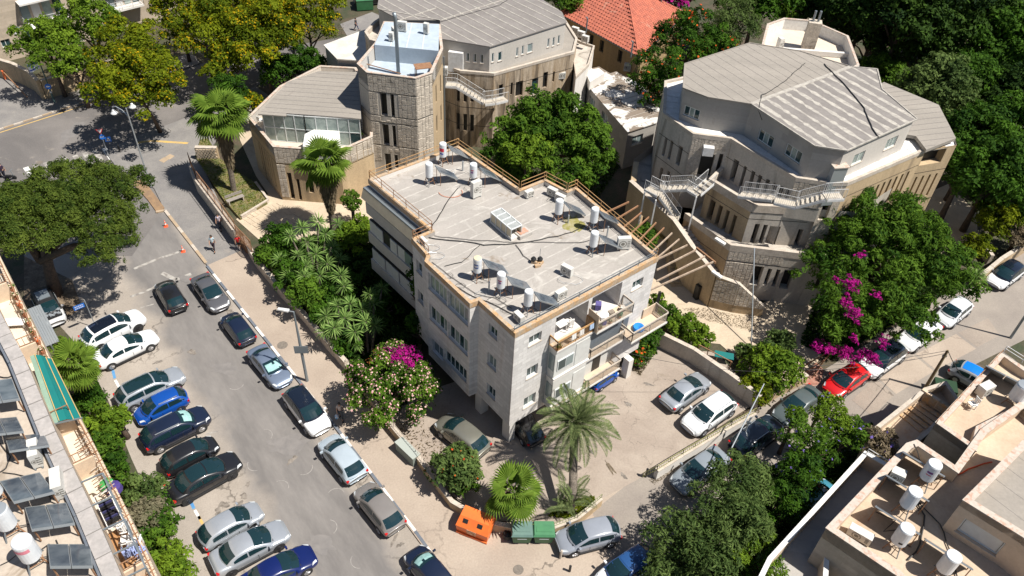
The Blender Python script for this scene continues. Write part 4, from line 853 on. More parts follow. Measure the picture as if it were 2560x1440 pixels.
for i in range(13):
    c = s0.lerp(s1, i / 13); MB().box((c.x, c.y, .05 + .17 * i / 2), (1.5, (s1 - s0).length / 13 + .02, .12 + .17 * i), R_(8)).build('step', m_concw, cs)
yg = [G3(1640, 590, 0), G3(1705, 625, 0), G3(1685, 690, 0)]
railing(yg, 1.9, None, M('yellow_gate', (.5, .42, .14), (.42, .36, .14), scale=3), 'gate', step=.14, r=.03, thingkw=dict(label='yellow barred gate at the foot of the ochre steps', cat='gate'))
roofpoly(PZ([(1584, 398), (1650, 350), (1672, 430), (1640, 500), (1590, 466)], 4.3), 4.3, m_conc, rb, 'terrace_floor')
facade(G(1584, 398, 5.2), G(1577, 452, 5.6), 0, 5.4, [], m_concw, rb); facade(G(1650, 350, 5.2), G(1584, 398, 5.2), 0, 5.2, [], m_conc, rb)
for k, (x, y, z, l) in enumerate(((1800, 605, 5.72, 'long white lamp housing on the stone parapet corner'), (1792, 688, 3.62, 'long white lamp housing on the pointed stair wall'))):
    g = G(x, y, z); tag(MB().box((g.x, g.y, z + .08), (1.0, .3, .16), R_(-48)).build('lamp_housing', m_white), l, 'lamp')
# rear annex with the stone chimney
an = bld('round_annex', 'many-sided flat-roofed block with a tall stone chimney behind', *G(2030, 150))
Q = PZ([(1905, 112), (1918, 62), (1960, 47), (2030, 53), (2120, 92), (2147, 165), (2060, 215), (1935, 190)], 11.2)
Q = ccw(Q)
for i in range(len(Q)): facade(Q[i], Q[(i + 1) % len(Q)], 0, 11.2, [], m_conc, an)
roofpoly(Q, 10.1, m_floor, an); coping(Q, .2, 10.1, 11.26, 'parapet', m_white, an); coping(Q, .22, 11.26, 11.32, 'coping_stone', m_cback, an)
g = G(2018, 122, 10.1); MB().box((g.x, g.y, 11.6), (1.3, 1.1, 3.0), R_(-12)).build('chimney', m_stone, an)
for d in (-.28, .25): MB().cyl((g.x + d, g.y, 13.1), .12, 1.1, 12).build('flue_pipe', m_metal, an)
MB().beam((G(1957, 130, 10.2).x, G(1957, 130, 10.2).y, 10.4), (G(2125, 143, 10.2).x, G(2125, 143, 10.2).y, 10.4), .35, .5).build('roof_upstand', m_wall2, an)
# ---------------------------------------------------------------- tower, low wing and ribbed hall on the left
tw = bld('stone_tower', 'six-sided stone-faced tower with a pale blue roof terrace', *G(1000, 420))
ZT = 12.2
TP = PZ([(893, 160), (917, 182), (1039, 197), (1080, 183), (1107, 123), (1100, 62), (960, 55), (938, 108)], ZT)
sl1 = [opx(TP[1], TP[2], 957, 233, 962, 290, .62), opx(TP[1], TP[2], 979, 236, 984, 294, .36), opx(TP[1], TP[2], 963, 311, 967, 364, .62), opx(TP[1], TP[2], 984, 314, 988, 368, .36), opx(TP[1], TP[2], 968, 384, 973, 428, .62), opx(TP[1], TP[2], 989, 387, 993, 420, .36)]
w = facade(TP[0], TP[1], 0, ZT, [], m_conc, tw); joints(TP[0], TP[1], (10.4, 8.0, 7.3, 4.8), w)
w = facade(TP[1], TP[2], 0, ZT, sl1, m_conc, tw, depth=.45); joints(TP[1], TP[2], (10.4, 8.0, 7.3, 4.8), w)
Lt = (TP[2] - TP[1]).length
for z0, z1 in ((10.45, 12.1), (8.05, 10.35), (7.35, 7.95), (4.85, 7.25), (3.0, 4.75)): stones(TP[1], TP[2], z0, z1, w, 'tw', avoid=sl1, seed=int(z0 * 10), sw=.4, sh=.66)
w = facade(TP[2], TP[3], 0, ZT, [], m_conc, tw); joints(TP[2], TP[3], (10.4, 8.0, 7.3, 4.8), w); stones(TP[2], TP[3], 8.05, 12.1, w, 'tw', seed=77, sw=.45, sh=.8); stones(TP[2], TP[3], 4.0, 7.95, w, 'tw', seed=78, sw=.45, sh=.8)
Lq = (TP[4] - TP[3]).length; w = facade(TP[3], TP[4], 0, ZT, slits(.5, Lq - .3, 2, .4, 8.4, 10.2) + slits(.5, Lq - .3, 2, .4, 5.2, 7.0), m_concw, tw, depth=.2)
for i in (4, 5, 6, 7): facade(TP[i], TP[(i + 1) % 8], 0, ZT, [], m_conc, tw)
m_bluew = M('pale_blue_paint', (.4, .46, .52), (.34, .4, .46), scale=1.2, fine=(5, .05))
roofpoly(TP, 10.9, m_bluew, tw); coping(TP, .22, 10.9, 12.2, 'parapet', m_rlite, tw, out=.0); coping(TP, .24, 12.2, 12.27, 'coping_stone', m_cback, tw)
up = PZ([(936, 112), (1096, 127), (1098, 60), (962, 55)], 12.5); MB().prism(up, 10.9, 12.5).build('roof_room', m_bluew, tw)
for f in (.25, .5, .75): a = up[0].lerp(up[1], f); b = up[3].lerp(up[2], f); MB().beam((a.x, a.y, 12.51), (b.x, b.y, 12.51), .08, .02).build('roof_joint', m_wmet, tw)
cable([G3(917, 160, 11.6), G3(960, 172, 11.6), G3(1002, 184, 11.6)], .05, parent=tw, mat=m_rusty); g = G(1058, 170, 11.9); MB().box((g.x, g.y, 12.1), (1.6, 1.1, .06), R_(20)).build('rusty_canopy', m_rusty, tw)
for d in ((-.7, -.4), (.7, -.4), (-.7, .45), (.7, .45)): MB().beam((g.x + d[0], g.y + d[1], 10.9), (g.x + d[0], g.y + d[1], 12.05), .07).build('canopy_post', m_rusty, tw)
g = G(996, 183, 11.0); tag(MB().tube([(g.x, g.y, 10.9), (g.x, g.y, 16.4), (g.x - .1, g.y, 16.8)], .17, 14).build('flue', m_metal, smooth=True), 'tall grey flue pipe rising from the tower roof', 'flue')
g = G(1107, 363, 1); MB().beam((TP[4].x + .1, TP[4].y - .1, 0), (TP[4].x + .1, TP[4].y - .1, 11.5), .12).build('drainpipe', m_metal, tw)
lw = bld('low_wing', 'low many-sided stone wing with a glazed roof terrace', *G(700, 500))
LP = PZ([(700, 216), (620, 293), (683, 368), (847, 380), (931, 343), (934, 240), (890, 170), (800, 165)], 6.0)
l01 = (LP[2] - LP[1]).length; w = facade(LP[0], LP[1], 0, 6, [], m_conc, lw); w = facade(LP[1], LP[2], 0, 6, slits(l01 * .25, l01 * .85, 6, .22, .9, 4.1), m_concw, lw, depth=.3); joints(LP[1], LP[2], (4.3,), w)
so_ = [opx(LP[2], LP[3], 722, 432, 733, 497, .42), opx(LP[2], LP[3], 744, 448, 752, 500, .3), opx(LP[2], LP[3], 775, 450, 780, 482, .5)]
w = facade(LP[2], LP[3], 0, 6, so_, m_concw, lw, depth=.4); joints(LP[2], LP[3], (4.2,), w); stones(LP[2], LP[3], 4.3, 5.95, w, 'lw', seed=31, sw=.45, sh=.7); stones(LP[2], LP[3], .4, 4.15, w, 'lw', seed=32, avoid=so_, u1=so_[0][0], sw=.45, sh=.7)
w = facade(LP[3], LP[4], 0, 6, [], m_concw, lw); joints(LP[3], LP[4], (4.2,), w); stones(LP[3], LP[4], 4.3, 5.95, w, 'lw', seed=33, sw=.6, sh=.9)
for i in (4, 5, 6, 7): facade(LP[i], LP[(i + 1) % 8], 0, 6, [], m_conc, lw)
roofpoly(LP, 5.0, m_floor, lw, 'terrace_floor'); coping(LP, .22, 5.0, 6.02, 'parapet', m_rlite, lw, out=0.); coping(LP, .24, 6.02, 6.08, 'coping_stone', m_cback, lw)
GP = PZ([(655, 283), (760, 292), (898, 300), (895, 182), (797, 180), (717, 208)], 7.9)
roof = MB().prism(PZ([(645, 285), (715, 290), (716, 283), (903, 297), (896, 180), (797, 178), (715, 209)], 8.1), 8.0, 8.1).build('corrugated_roof', m_roofg, lw)
seams(PZ([(645, 285), (715, 290), (903, 297), (896, 180), (797, 178), (715, 209)], 8.1), GP[2] - GP[0], 8.1, .8, .06, m_roofd, roof, h=.015)
for i in range(6):
    a, b = GP[i], GP[(i + 1) % 6]
    if i > 1: facade(a, b, 5, 8, [], m_rlite, lw); continue
    L = (b - a).length; n = max(2, round(L / .95)); e = (b - a).normalized(); nn = Vector((e.y, -e.x))
    fr = MB()
    for k in range(n + 1): p = a + e * (L * k / n); fr.beam((p.x, p.y, 5), (p.x, p.y, 8), .07)
    for z in (5.05, 6.5, 7.95): fr.beam((a.x, a.y, z), (b.x, b.y, z), .07)
    fr = fr.build('window_frame', m_frame, lw)
    for k in range(n):
        p, q = a + e * (L * k / n + .04), a + e * (L * (k + 1) / n - .04)
        for z0, z1 in ((5.1, 6.46), (6.54, 7.91)): MB().poly([(p.x, p.y, z0), (q.x, q.y, z0), (q.x, q.y, z1), (p.x, p.y, z1)]).build('pane', m_glass if (k * 3 + int(z0)) % 7 == 3 else m_curt, fr)
q = PZ([(762, 335), (800, 316), (848, 325), (850, 350), (832, 372), (757, 366)], 6.6); MB().prism(q, 5, 6.6).build('terrace_shed', m_white, lw)
wt = bld('white_wing', 'flat white-roofed wing behind the tower beside the yellow trees', *G(860, 150))
WQ = ccw(PZ([(813, 115), (845, 148), (900, 152), (935, 130), (945, 85), (912, 78)], 6.6))
for i in range(len(WQ)): facade(WQ[i], WQ[(i + 1) % len(WQ)], 0, 6.6, [], m_conc, wt)
MB().prism(inset(WQ, -.15), 6.6, 6.72).build('roof', M('dusty_white_roof', (.6, .58, .54), (.5, .46, .41), scale=.8, fine=(5, .08)), wt)
WQ = ccw(PZ([(912, 80), (935, 55), (965, 35), (985, 60), (945, 105), (925, 100)], 9.5)); 
for i in range(len(WQ)): facade(WQ[i], WQ[(i + 1) % len(WQ)], 0, 9.5, [], m_rust, wt)
roofpoly(WQ, 9.0, m_conc, wt); coping(WQ, .25, 9.0, 9.56, 'coping_stone', m_copew, wt)
hl = bld('ribbed_hall', 'stained concrete hall with a grey roof of pale raised seams', *G(1230, 300))
HP = ccw(PZ([(1103, 160), (1150, 178), (1235, 185), (1435, 130), (1443, 97), (1400, 30), (1250, -60), (980, -40), (1000, 60)], 8.7))
i0 = min(range(len(HP)), key=lambda i: (HP[i] - G(1103, 160, 8.7)).length); HP = HP[i0:] + HP[:i0]
def ox(i, x, y, w, h, k='slit'): u, z = onwall(HP[i], HP[i + 1], x, y); return (u - w / 2, u + w / 2, z - h / 2, z + h / 2, k)
w = facade(HP[0], HP[1], 0, 8.7, [ox(0, 1146, 238, .45, 1.4), ox(0, 1146, 304, .5, 2.0)], m_rust, hl); joints(HP[0], HP[1], (6.9, 4.7, 2.6), w)
w = facade(HP[1], HP[2], 0, 8.7, [ox(1, 1163, 240, .35, 1.4), ox(1, 1180, 242, .35, 1.2), ox(1, 1163, 306, .4, 2.0), ox(1, 1180, 308, .4, 2.0)], m_rust, hl); joints(HP[1], HP[2], (6.9, 4.7, 2.6), w)
w = facade(HP[2], HP[3], 0, 8.7, [ox(2, 1252, 228, .5, 1.5), ox(2, 1279, 222, .25, 1.4), ox(2, 1298, 222, .9, 1.7), ox(2, 1337, 216, .8, 1.9, 'win'), ox(2, 1363, 200, .6, 1.8), ox(2, 1384, 192, .25, 1.2)], m_rust, hl); joints(HP[2], HP[3], (6.9,), w)
for i in range(3, len(HP)): facade(HP[i], HP[(i + 1) % len(HP)], 0, 8.7, [], m_rust, hl)
roofpoly(HP, 8.6, m_roofg, hl, 'walkway'); coping(HP, .22, 8.5, 8.78, 'coping_stone', m_copew, hl)
g = G(1338, 205, 6); cable([G3(1107, 150, 8.8), G3(1107, 160, 8.8)], .05, parent=hl)
HU = ccw(PZ([(1102, 97), (1225, 117), (1417, 56), (1405, 30), (1350, -5), (1260, -70), (950, -25), (943, 20), (1000, 50), (1100, 50)], 11.5))
i0 = min(range(len(HU)), key=lambda i: (HU[i] - G(1102, 97, 11.5)).length); HU = HU[i0:] + HU[:i0]; Hi = inset(HU, .12)
def hx(i, x, y, w, h, k='win'): u, z = onwall(Hi[i], Hi[i + 1], x, y); return (u - w / 2, u + w / 2, z - h / 2, z + h / 2, k)
o0 = [hx(0, 1170, 143, .32, .95), hx(0, 1188, 145, .32, .95), hx(0, 1205, 147, .32, .95)]
o1 = [hx(1, 1232, 144, .3, .95), hx(1, 1250, 141, .5, .95), hx(1, 1293, 130, .3, .95), hx(1, 1307, 125, .3, .95), hx(1, 1325, 120, .7, .95, 'pale'), hx(1, 1371, 107, .3, .95), hx(1, 1384, 104, .3, .95), hx(1, 1397, 99, .3, .95)]
for i in range(len(HU)): facade(Hi[i], Hi[(i + 1) % len(HU)], 8.6, 11.45, o0 if i == 0 else o1 if i == 1 else [], m_rlite, hl, depth=.1)
hr = MB().prism(HU, 11.42, 11.52).build('roof', m_roofd, hl); seams(HU, G(1225, 117, 11.5) - G(1103, 50, 11.5), 11.52, 1.1, .13, m_seal, hr, h=.03)
for a, b in (((1103, 50), (1262, -2)), ((945, 22), (1100, 50)), ((1000, 50), (1090, 20))): MB().beam(G3(*a, 11.55), G3(*b, 11.55), .12, .05).build('roof_seam', m_seal, hr)
cable([G3(1100, 55, 11.56), G3(1250, 12, 11.56), G3(1300, -20, 11.56)], .03, parent=hl, jit=.05)
steel_stairs('steel_stairs', 'white steel stairs sloping from the tower across the stained hall', [(G3(1115, 212, 7.9), G3(1142, 214, 7.9)), (G3(1142, 214, 7.9), G3(1210, 256, 6.3)), (G3(1210, 258, 6.3), G3(1235, 255, 6.3)), (G3(1235, 255, 6.3), G3(1265, 248, 6.3))])
g = G(1135, 165, 8.7); MB().box((g.x + .3, g.y, 9.4), (1.5, 1.3, 2.1), R_(-8)).build('roof_hut', m_wmet, hl)
ln = bld('lean_to', 'small pale rendered block with a dusty roof between the hall and the tiled house', *G(1450, 200))
q = ccw(PZ([(1438, 96), (1455, 105), (1486, 115), (1472, 160), (1440, 192), (1433, 140)], 7)); 
for i in range(len(q)): facade(q[i], q[(i + 1) % len(q)], 0, 7, [], m_wall2, ln)
roofpoly(q, 6.8, m_conc, ln); coping(q, .15, 6.7, 7.05, 'coping_stone', m_copew, ln)
ax = bld('white_annex', 'low annex with peeling white roof paint under the orange-flowered tree', *G(1560, 400))
AQ = ccw(PZ([(1463, 178), (1497, 170), (1525, 187), (1540, 182), (1600, 213), (1648, 277), (1640, 307), (1570, 330), (1500, 250), (1470, 213)], 4.5))
for i in range(len(AQ)): facade(AQ[i], AQ[(i + 1) % len(AQ)], 0, 4.5, [(.8, 2.2, 2.6, 3.7, 'pale')] if (AQ[(i + 1) % len(AQ)] - AQ[i]).length > 2.6 else [], m_render, ax)
MB().prism(inset(AQ, -.12), 4.5, 4.6).build('roof', m_peel, ax); seams(AQ, G(1640, 307, 4.5) - G(1570, 330, 4.5), 4.605, .8, .04, m_bitseam, ax, h=.02)
sr = thing('roof_hatch', 'white raised block on the end of the peeling roof', 'hatch', (*G(1490, 185, 4.6), 4.6)); q = PZ([(1463, 178), (1497, 170), (1512, 182), (1475, 205)], 5.6); MB().prism(q, 4.61, 5.6).build('hatch_body', m_wall2, sr)
# tiled house
rh = bld('tiled_house', 'old ochre stone house under a red clay tile hip roof', *G(1590, 190))
e1, ec, e2 = G(1395, 32, 5.2), G(1597, 142, 5.2), G(1715, 35, 5.2); e3 = e1 + e2 - ec
RQ = [e1, ec, e2, e3]; cen = (e1 + e2 + ec + e3) / 4
L1, L2 = (ec - e1).length, (e2 - ec).length; hz = 5.2 + min(L1, L2) * .5 * .5
if L1 > L2: d = (e1 - ec).normalized() * (L1 - L2) / 2
else: d = (e2 - ec).normalized() * (L2 - L1) / 2
ra, rbk = cen + d, cen - d
wq = inset(RQ if True else RQ, .45); wq = ccw(wq)
for i in range(4):
    L = (wq[(i + 1) % 4] - wq[i]).length
    facade(wq[i], wq[(i + 1) % 4], 0, 5.3, [(L * f - .35, L * f + .35, 3.0, 4.5, 'slit') for f in (.3, .42, .56, .8)], m_oldwall, rh, depth=.3)
def slope(a, b, t0, t1):
    "one hip slope a-b at the eaves, t0-t1 at the ridge: rows of tiles"
    A3, B3 = Vector((a.x, a.y, 5.2)), Vector((b.x, b.y, 5.2)); T0, T1 = Vector((t0.x, t0.y, hz)), Vector((t1.x, t1.y, hz))
    base = MB().poly([A3, B3, T1, T0] if (T1 - T0).length > .01 else [A3, B3, T0]).build('roof_slope', m_tile, rh)
    e = (B3 - A3).normalized(); nrm = (B3 - A3).cross(T0 - A3).normalized(); s = nrm.cross(e).normalized(); Ls = (T0 - A3).dot(s); ln_ = (B3 - A3).length
    x0, x1 = (T0 - A3).dot(e), (T1 - A3).dot(e); nr = int(Ls / .42); cnt = 0; rest = MB(); tl = UNIT.setdefault('tile', MB().hexa([(-.5, -.5, 0), (.5, -.5, 0), (.5, .5, 0), (-.5, .5, 0)], [(-.38, -.5, 1), (.38, -.5, 1), (.38, .5, .4), (-.38, .5, .4)]).mesh('roof_tile', m_tile))
    for r in range(nr):
        f0, f1 = r / nr, (r + 1) / nr; xa, xb = x0 * f0, ln_ + (x1 - ln_) * f0; k = max(1, int((xb - xa) / .42)); wdt = (xb - xa) / k
        for c in range(k):
            p = A3 + e * (xa + (c + .5) * wdt) + s * (Ls * (f0 + f1) / 2); m3 = Matrix((e, s, nrm)).transposed()
            q = [p + m3 @ Vector((sx * wdt * .5 * .97, sy * Ls / nr * .52, 0)) for sx, sy in ((-1, -1), (1, -1), (1, 1), (-1, 1))]
            t = [p + m3 @ Vector((sx * wdt * .3, sy * Ls / nr * .52, .11 if sy < 0 else .07)) for sx, sy in ((-1, -1), (1, -1), (1, 1), (-1, 1))]
            rest.hexa(q, t)
    rest.build('roof_tiles', m_tile, rh, kind='stuff')
near = [(RQ[i], RQ[(i + 1) % 4]) for i in range(4)]
for a, b in near:
    t0 = ra if (ra - a).length < (rbk - a).length else rbk; t1 = ra if (ra - b).length < (rbk - b).length else rbk
    cw = (b - a).cross(cen - a) if False else ((b - a).x * (cen - a).y - (b - a).y * (cen - a).x)
    slope(a, b, t0, t1) if cw > 0 else slope(b, a, t1, t0)
for q in RQ: t0 = ra if (ra - q).length < (rbk - q).length else rbk; MB().tube([(q.x, q.y, 5.28), (t0.x, t0.y, hz + .1)], .14, 6).build('hip_tile_row', m_tile, rh)
for i in range(4): MB().beam((*RQ[i], 5.14), (*RQ[(i + 1) % 4], 5.14), .12, .12).build('gutter', m_metal, rh)
for x, y in ((1467, 62), (1580, 122), (1652, 12), (1530, 5)): g = G(x, y, 6.4); MB().tube([(g.x, g.y, 5.4), (g.x, g.y, 7.2), (g.x - .2, g.y, 7.35)], .09, 8).build('vent_pipe', m_metal, rh)
# apartments at the upper left
ap = bld('apartment_block', 'beige stone apartment block with white balcony railings behind the trees', *G(100, 150))
a0_, a1_ = G(-120, 190), G(640, -10)
def ao(x, y, w, h, k='win'): u, z = onwall(a0_, a1_, x, y); return (u - w / 2, u + w / 2, z - h / 2, z + h / 2, k)
facade(a0_, a1_, 0, 13, [ao(15, 108, 1.0, .9), ao(-30, 40, 1.2, 1.0), ao(210, 5, 1.3, 1.1), ao(405, 12, 1.1, 1.0), ao(405, 55, 1.1, 1.0), ao(300, 70, 1.4, 1.2, 'mixed'), ao(200, 110, 1.4, 1.2, 'mixed'), ao(270, 15, 2.0, 1.2, 'pale')], m_wall if False else M('beige_stone', (.48, .4, .31), (.42, .35, .27), scale=.6, streak=True, fine=(5, .06), brick=(.8, .35, (.85, .82, .78), .014, (.95, -.3, 0))), ap)
e = (a1_ - a0_).normalized(); n = Vector((e.y, -e.x))
def APB(x0, x1, y, d, label):
    (u0, z), (u1, z1) = onwall(a0_, a1_, x0, y[0]), onwall(a0_, a1_, x1, y[1]); z = (z + z1) / 2
    p = [a0_ + e * u0, a0_ + e * u1, a0_ + e * u1 + n * d, a0_ + e * u0 + n * d]; s = MB().prism(p, z - .25, z).build('balcony', m_wall2, ap)
    railing([(*p[0], z), (*p[3], z), (*p[2], z), (*p[1], z)], 1.0, s, m_wmet, 'railing', pick=False, rails=(1., .7, .4))
    MB().prism(p, z + 2.6, z + 2.8).build('balcony_roof', m_wall2, s)
    for k in range(4): f, g_ = k / 4 + .03, (k + 1) / 4 - .03; MB().poly([(*(p[0].lerp(p[1], f) + n * .05), z + .05), (*(p[0].lerp(p[1], g_) + n * .05), z + .05), (*(p[0].lerp(p[1], g_) + n * .05), z + 2.3), (*(p[0].lerp(p[1], f) + n * .05), z + 2.3)]).build('balcony_door', (m_glassl, m_shut, m_curt, m_glass)[k], s)
APB(60, 165, (62, 34), 1.4, ''); APB(270, 350, (22, 2), 1.2, '')
# ---------------------------------------------------------------- roof equipment
PAZ = R_(45)   # the collectors face this way
def boiler(x, y, z, label, r=.29, h=1.15, st=.75, band=None, rust=False, group='white water tanks on the flat roofs', lidm=None):
    g = G(x, y, z); T = thing('water_tank', label, 'water tank', (g.x, g.y, z), group); b = Vector((g.x, g.y, z))
    for k in range(4):
        a = PAZ + math.pi / 4 + k * math.pi / 2; q = Vector((math.cos(a), math.sin(a), 0)); MB().beam(b + q * r * 1.45, b + q * r * .8 + Vector((0, 0, st)), .045).build('stand_leg', m_rusty if rust or k % 2 else m_metal, T)
    m = MB()
    for k in range(4):
        a, c = PAZ + math.pi / 4 + k * math.pi / 2, PAZ + math.pi / 4 + (k + 1) * math.pi / 2
        m.beam(b + Vector((math.cos(a), math.sin(a), 0)) * r * 1.1 + Vector((0, 0, st * .55)), b + Vector((math.cos(c), math.sin(c), 0)) * r * 1.1 + Vector((0, 0, st * .55)), .03)
    m.build('stand_brace', m_rusty, T)
    MB().lathe(b + Vector((0, 0, st)), [(r * .9, 0), (r, .04), (r, h * .96), (r * .93, h)], 20).build('tank_body', m_tank, T, smooth=False)
    MB().lathe(b + Vector((0, 0, st + h)), [(r * .95, 0.002), (r * .9, .03), (r * .2, .06), (.01, .06)], 20).build('tank_lid', lidm or m_tank, T)
    if band:
        for (a0, a1, z0, z1, c) in band:
            m = MB(); N = 8
            for i in range(N):
                p, q = a0 + (a1 - a0) * i / N, a0 + (a1 - a0) * (i + 1) / N
                m.poly([b + Vector((math.cos(p) * (r + .006), math.sin(p) * (r + .006), st + z0)), b + Vector((math.cos(q) * (r + .006), math.sin(q) * (r + .006), st + z0)), b + Vector((math.cos(q) * (r + .006), math.sin(q) * (r + .006), st + z1)), b + Vector((math.cos(p) * (r + .006), math.sin(p) * (r + .006), st + z1))])
            m.build('printed_label', c, T)
    MB().tube([b + Vector((r * .5, 0, st)), b + Vector((r * .6, .1, st * .5)), b + Vector((r * 1.6, .3, .15)), b + Vector((r * 2.4, .1, .1))], .025, 6).build('pipe', m_cable, T)
    return T
def collector(x, y, z, label, w=1.0, l=1.9, n=1, tilt=36, az=None, base=.25, group='solar collectors on the flat roofs'):
    """x,y: centre of the raised upper edge"""
    az = R_(28) if az is None else az; g = G(x, y, z); d = Vector((math.cos(az), math.sin(az), 0)); s = Vector((-d.y, d.x, 0)); t = R_(tilt); dn = d * math.cos(t) - Vector((0, 0, math.sin(t))); nm = d * math.sin(t) + Vector((0, 0, math.cos(t)))
    top = Vector((g.x, g.y, z + base + l * math.sin(t))); T = thing('solar_collector', label, 'solar panel', (g.x, g.y, z), group)
    def q(u, v, h): return top + s * u + dn * v + nm * h
    W = w * n
    for k in range(n):
        a, b = -W / 2 + k * w + .02, -W / 2 + (k + 1) * w - .02
        MB().hexa([q(a, 0, -.09), q(a, l, -.09), q(b, l, -.09), q(b, 0, -.09)][::-1], [q(a, 0, 0), q(a, l, 0), q(b, l, 0), q(b, 0, 0)][::-1]).build('collector_frame', m_pframe, T)
        e = .05; MB().poly([q(a + e, e, .006), q(b - e, e, .006), q(b - e, l - e, .006), q(a + e, l - e, .006)][::-1]).build('collector_glass', m_panel, T)
    for u in (-W / 2 + .1, W / 2 - .1):
        p = q(u, .15, -.1); MB().beam(p, (p.x, p.y, z), .04).build('support_leg', m_rusty, T); p2 = q(u, l - .1, -.1); MB().beam(p2, (p2.x, p2.y, z), .04).build('support_leg', m_rusty, T)
    return T
def acunit(x, y, z, label, w=.85, d=.34, h=.62, rz=0, group='air-conditioning units on the roofs', lift=.1):
    g = G(x, y, z); T = thing('air_conditioner', label, 'air conditioner', (g.x, g.y, z), group); e = Vector((math.cos(rz), math.sin(rz), 0)); n = Vector((e.y, -e.x, 0)); b = Vector((g.x, g.y, z + lift))
    MB().box(b + Vector((0, 0, h / 2)), (w, d, h), rz).build('casing', m_ac, T)
    c = b + n * (d / 2 + .006) + Vector((0, 0, h / 2)) - e * w * .12; R0 = min(w * .3, h * .42)
    for k in (1., .78, .5): 
        m = MB(); N = 18; P_ = [c + e * (math.cos(6.283 * i / N) * R0 * k) + Vector((0, 0, math.sin(6.283 * i / N) * R0 * k)) + n * (.002 * (1 / k)) for i in range(N)]; m.poly(P_); m.build('fan_grille', m_acg if k != .78 else m_ac, T)
    m = MB()
    for i in range(4): p = b + e * (w * .33) + n * (d / 2 + .008) + Vector((0, 0, h * (.25 + .16 * i))); m.beam(p - e * .09, p + e * .09, .015, .04)
    m.build('vent_grille', m_acg, T)
    for s in (-1, 1): MB().beam(Vector((g.x, g.y, z + lift * .5)) + e * s * w * .35 - n * d * .55, Vector((g.x, g.y, z + lift * .5)) + e * s * w * .35 + n * d * .55, .06, lift).build('foot', m_metal, T)
    return T
ZR = 11.0
red = [(-2.6, -1.2, .55, .85, M('label_red', (.6, .03, .05))), (-2.4, -1.4, .3, .42, M('label_blue', (.05, .1, .4)))]
mark = [(-2.2, -1.5, .5, .62, M('label_violet', (.25, .1, .3))), (-2.3, -1.4, .7, .78, M('label_crimson', (.5, .05, .12)))]
blu = [(-2.4, -1.3, .45, .8, M('label_navy', (.06, .1, .28))), (-2.3, -1.4, .55, .7, m_white)]
for i, (x, y, bd, lab) in enumerate(((1108, 410, red, 'water tank with a red printed band at the far corner of the white house roof'), (1074, 461, None, 'plain white water tank nearest the left back edge of the white house roof'), (1183, 462, mark, 'water tank with small violet print behind the tall air conditioner'), (1394, 553, None, 'plain water tank beside the green moss stain on the roof'), (1481, 574, None, 'water tank behind the mossy puddle close to the pergola side'), (1480, 634, None, 'water tank in front of the mossy puddle near the large air conditioner'), (1193, 699, blu, 'cream-lidded water tank with a dark blue label near the cable bundle'), (1251, 738, mark, 'middle one of the three water tanks along the front-left roof edge'), (1318, 782, None, 'water tank nearest the front corner of the white house'))):
    boiler(x, y, ZR, lab, band=bd, rust=i % 3 == 0, lidm=m_cream if i == 6 else None)
for x, y, lab in ((1125, 405, 'solar collector beside the red-banded water tank'), (1095, 458, 'solar collector beside the plain tank at the left back edge'), (1205, 462, 'solar collector beside the tall air conditioner'), (1412, 548, 'solar collector next to the tank by the moss stain'), (1500, 572, 'larger dark solar collector by the pergola-side parapet'), (1500, 632, 'solar collector leaning toward the large air conditioner'), (1213, 695, 'solar collector beside the cream-lidded water tank'), (1272, 738, 'solar collector between the two front water tanks'), (1340, 778, 'solar collector nearest the front corner of the white house')): collector(x, y, ZR, lab)
A40 = R_(40.5)
acunit(1190, 492, ZR, 'tall double-height air conditioner in the middle back of the roof', .8, .38, 1.35, A40)
for x, y, w, h, rz, lab in ((1322, 492, .7, .5, A40, 'small air conditioner lying by the inner corner of the roof'), (1380, 490, .8, .62, R_(-35), 'air conditioner left of the pair near the back parapet'), (1400, 506, .8, .62, R_(-35), 'air conditioner right of the pair near the back parapet'), (1557, 622, .95, .95, R_(10), 'large square air conditioner at the pergola-side corner'), (1416, 688, .85, .72, R_(-35), 'air conditioner with its fan toward the street in the roof middle'), (1401, 746, .85, .62, A40, 'air conditioner close to the front parapet of the roof'), (1297, 803, .75, .55, R_(-50), 'small air conditioner in the very front corner of the roof')): acunit(x, y, ZR, lab, w, .36, h, rz)
acunit(1060, 613, 11.3, 'air conditioner perched on the notch of the left roof edge', .7, .3, .5, R_(-50), lift=.05)
# skylight
m_skyl = M('dusty_pane', (.36, .37, .36), (.28, .3, .29), scale=3, rough=.5)
s0 = G(1222, 548, ZR); T = thing('skylight', 'long white glazed skylight box in the centre of the roof', 'skylight', (s0.x, s0.y, ZR))
a, b = G(1240, 536, ZR + .6), G(1290, 578, ZR + .6); e = (b - a).normalized(); n = Vector((-e.y, e.x)); L = (b - a).length * 1.02
def SK(u, v, z): q = a + e * u + n * v; return (q.x, q.y, z)
MB().prism([Vector(SK(-.1, -.5, 0)[:2]), Vector(SK(L + .1, -.5, 0)[:2]), Vector(SK(L + .1, .5, 0)[:2]), Vector(SK(-.1, .5, 0)[:2])], ZR, ZR + .18).build('kerb_base', m_wall2, T)
N = 4
for k in range(N):
    u0, u1 = L * k / N, L * (k + 1) / N
    for sgn in (-1, 1): MB().poly([SK(u0 + .03, sgn * .44, ZR + .2), SK(u1 - .03, sgn * .44, ZR + .2), SK(u1 - .03, sgn * .44, ZR + .9), SK(u0 + .03, sgn * .44, ZR + .9)]).build('side_pane', m_cream, T)
    MB().poly([SK(u0 + .04, -.42, ZR + .96), SK(u1 - .04, -.42, ZR + .96), SK(u1 - .04, .42, ZR + .96), SK(u0 + .04, .42, ZR + .96)]).build('roof_pane', m_skyl, T)
fr = MB()
